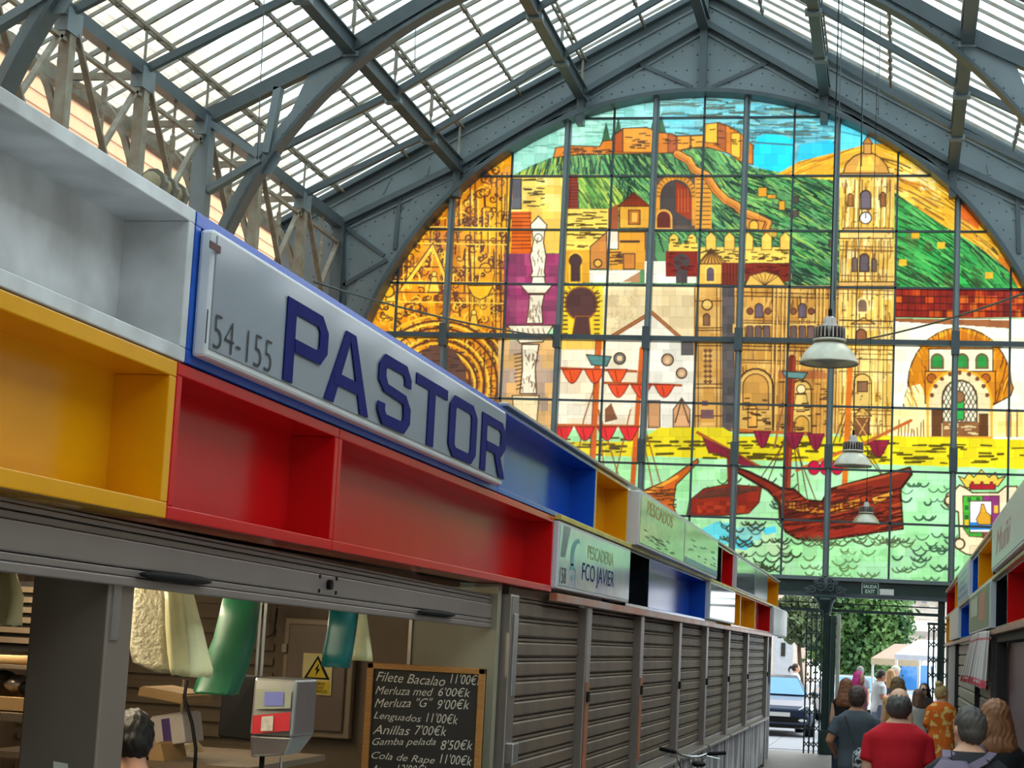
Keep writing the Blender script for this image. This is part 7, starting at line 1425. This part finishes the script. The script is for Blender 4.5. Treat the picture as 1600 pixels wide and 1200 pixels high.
tree('large dense green tree filling the doorway', 1340, 975, 62, 1.75, 2.3, 26000, (120, 158, 84), (62, 104, 60), 3, .25)
tree('small tree in front of the pale building left of the door post', 1250, 968, 58, .85, .9, 5000, (120, 138, 90), (76, 92, 66), 5, .1)
# pale building on the left of the doorway
pb = thing('street_building', 'pale pink street building seen left of the door post', 'building', (-6, 72, 0)); pkm = pm('pink_render', (232, 206, 186), 0.9, 0, 0.08, 1.5); trm = pm('pale_trim', (238, 226, 212), 0.9)
xb1 = at(1262, 1000, 72); MB().box(xb1 - 14, xb1, 72, 78, 0, 16).build('wall', pkm, pb); MB().box(xb1 - 14, xb1 + .1, 71.9, 72, 5.3, 5.7).build('cornice', trm, pb); MB().box(xb1 - 14, xb1 + .05, 71.9, 72, 0, .9).build('plinth', pm('grey_stone', (180, 176, 172), 0.9), pb)
for k in range(5):
    x = xb1 - .9 - k * 1.9; w = MB().box(x - .5, x + .5, 71.85, 72, 1.0, 3.6).build('door', trm, pb); MB().box(x - .36, x + .36, 71.82, 71.86, 1.2, 3.4).build('panel', pm('door_grey', (196, 200, 206), 0.6), w); MB().box(x - .08, x + .08, 71.78, 71.83, 1.9, 2.4).build('notice', M['dark'], w)
    w = MB().box(x - .45, x + .45, 71.85, 72, 6.3, 8.4).build('window', trm, pb); MB().box(x - .35, x + .35, 71.82, 71.86, 6.4, 8.3).build('pane', pm('pane_grey', (120, 130, 140), 0.2), w)
for k in range(9): MB().box(xb1 - 12, xb1 + .04, 71.95, 72, 5.8 + k * .45, 5.83 + k * .45).build('string_course', trm, pb)
fb = thing('street_building', 'distant cream and ochre building above the awnings', 'building', (2, 112, 0)); x0f, x1f = at(1378, 960, 112), at(1545, 960, 112)
MB().box(x0f, x0f + 1.3, 112, 118, 0, 8.5).build('wall', pm('ochre_render', (232, 190, 120), 0.9), fb); MB().box(x0f + 1.3, x1f, 112.5, 118, 0, 9.5).build('wall', pm('cream_render', (240, 232, 220), 0.9), fb)
for k in range(6):
    x = x0f + .5 + k * .95
    for z in (3.2, 5.2, 7.2): w = MB().box(x - .2, x + .2, 111.9, 112.6, z, z + 1.2).build('window', pm('window_trim', (210, 190, 170), 0.8), fb); MB().box(x - .14, x + .14, 111.85, 111.92, z + .1, z + 1.1).build('pane', pm('pane_far', (130, 134, 142), 0.3), w); MB().box(x - .3, x + .3, 111.6, 111.95, z - .12, z - .05).build('balcony', pm('balcony_rail', (170, 160, 150), 0.7), fb)
# awnings and canopy
def awning(name, label, px0, px1, y_hi, y_lo, y_val, Y, dep, mat, vmat, posts=True, px0t=None, px1t=None):
    a = at(px0, y_lo, Y); b = at(px1, y_lo, Y); zl = top_z(px0, y_lo, Y); zv = top_z(px0, y_val, Y); zh = top_z(px0, y_hi, Y); a2 = at(px0t or px0, y_hi, Y); b2 = at(px1t or px1, y_hi, Y)
    t = thing(name, label, 'awning', ((a + b) / 2, Y, 0)); y1_ = Y + dep
    MB().hexa([(a, Y, zl - .02), (b, Y, zl - .02), (b2, y1_, zh - .02), (a2, y1_, zh - .02)], [(a, Y, zl), (b, Y, zl), (b2, y1_, zh), (a2, y1_, zh)]).build('canvas', mat, t)
    nS = 8; vb_ = MB()
    for k in range(nS): xa = a + (b - a) * k / nS; xb = a + (b - a) * (k + 1) / nS; vb_.prism([(xa, Y, zl), (xb, Y, zl), (xb, Y, zv + .03), ((xa + xb) / 2, Y, zv), (xa, Y, zv + .03)], (0, -.02, 0))
    vb_.build('valance', vmat, t); MB().hexa([(a, Y, zl), (a, Y, zv), (a2, y1_, zv), (a2, y1_, zv)], [(a - .02, Y, zl), (a - .02, Y, zv), (a2 - .02, y1_, zh), (a2 - .02, y1_, zh)]).build('side_flap', vmat, t) if False else None
    if posts:
        for x in (a + .05, b - .05): MB().tube([(x, Y + .1, 0), (x, Y + .1, zl)], .03, 8).build('pole', chrome, t)
        for x in (a2 + .05, b2 - .05): MB().tube([(x, y1_ - .05, 0), (x, y1_ - .05, zh)], .03, 8).build('pole', chrome, t)
    return t
tan = pm('tan_canvas', (178, 150, 132), 0.85, 0, 0.1, 4); tanv = pm('cream_valance', (216, 196, 164), 0.85)
awning('awning', 'brown market awning with cream valance beyond the doorway', 1361, 1440, 1003, 1028, 1039, 52.2, 2.0, tan, tanv, True, 1398, 1440)
awning('awning', 'upper grey brown awning behind the brown one', 1414, 1470, 966, 985, 994, 70, 2.5, pm('grey_canvas', (190, 180, 172), 0.85, 0, 0.1, 4), pm('grey_valance', (176, 166, 158), 0.85), True, 1418, 1468)
awning('canopy', 'white tent canopy beside the right gate', 1398, 1475, 996, 1022, 1031, 48.6, 2.4, pm('white_canvas', (240, 243, 250), 0.8, 0, 0.04, 3), pm('white_valance', (222, 226, 238), 0.8), True, 1436, 1470)
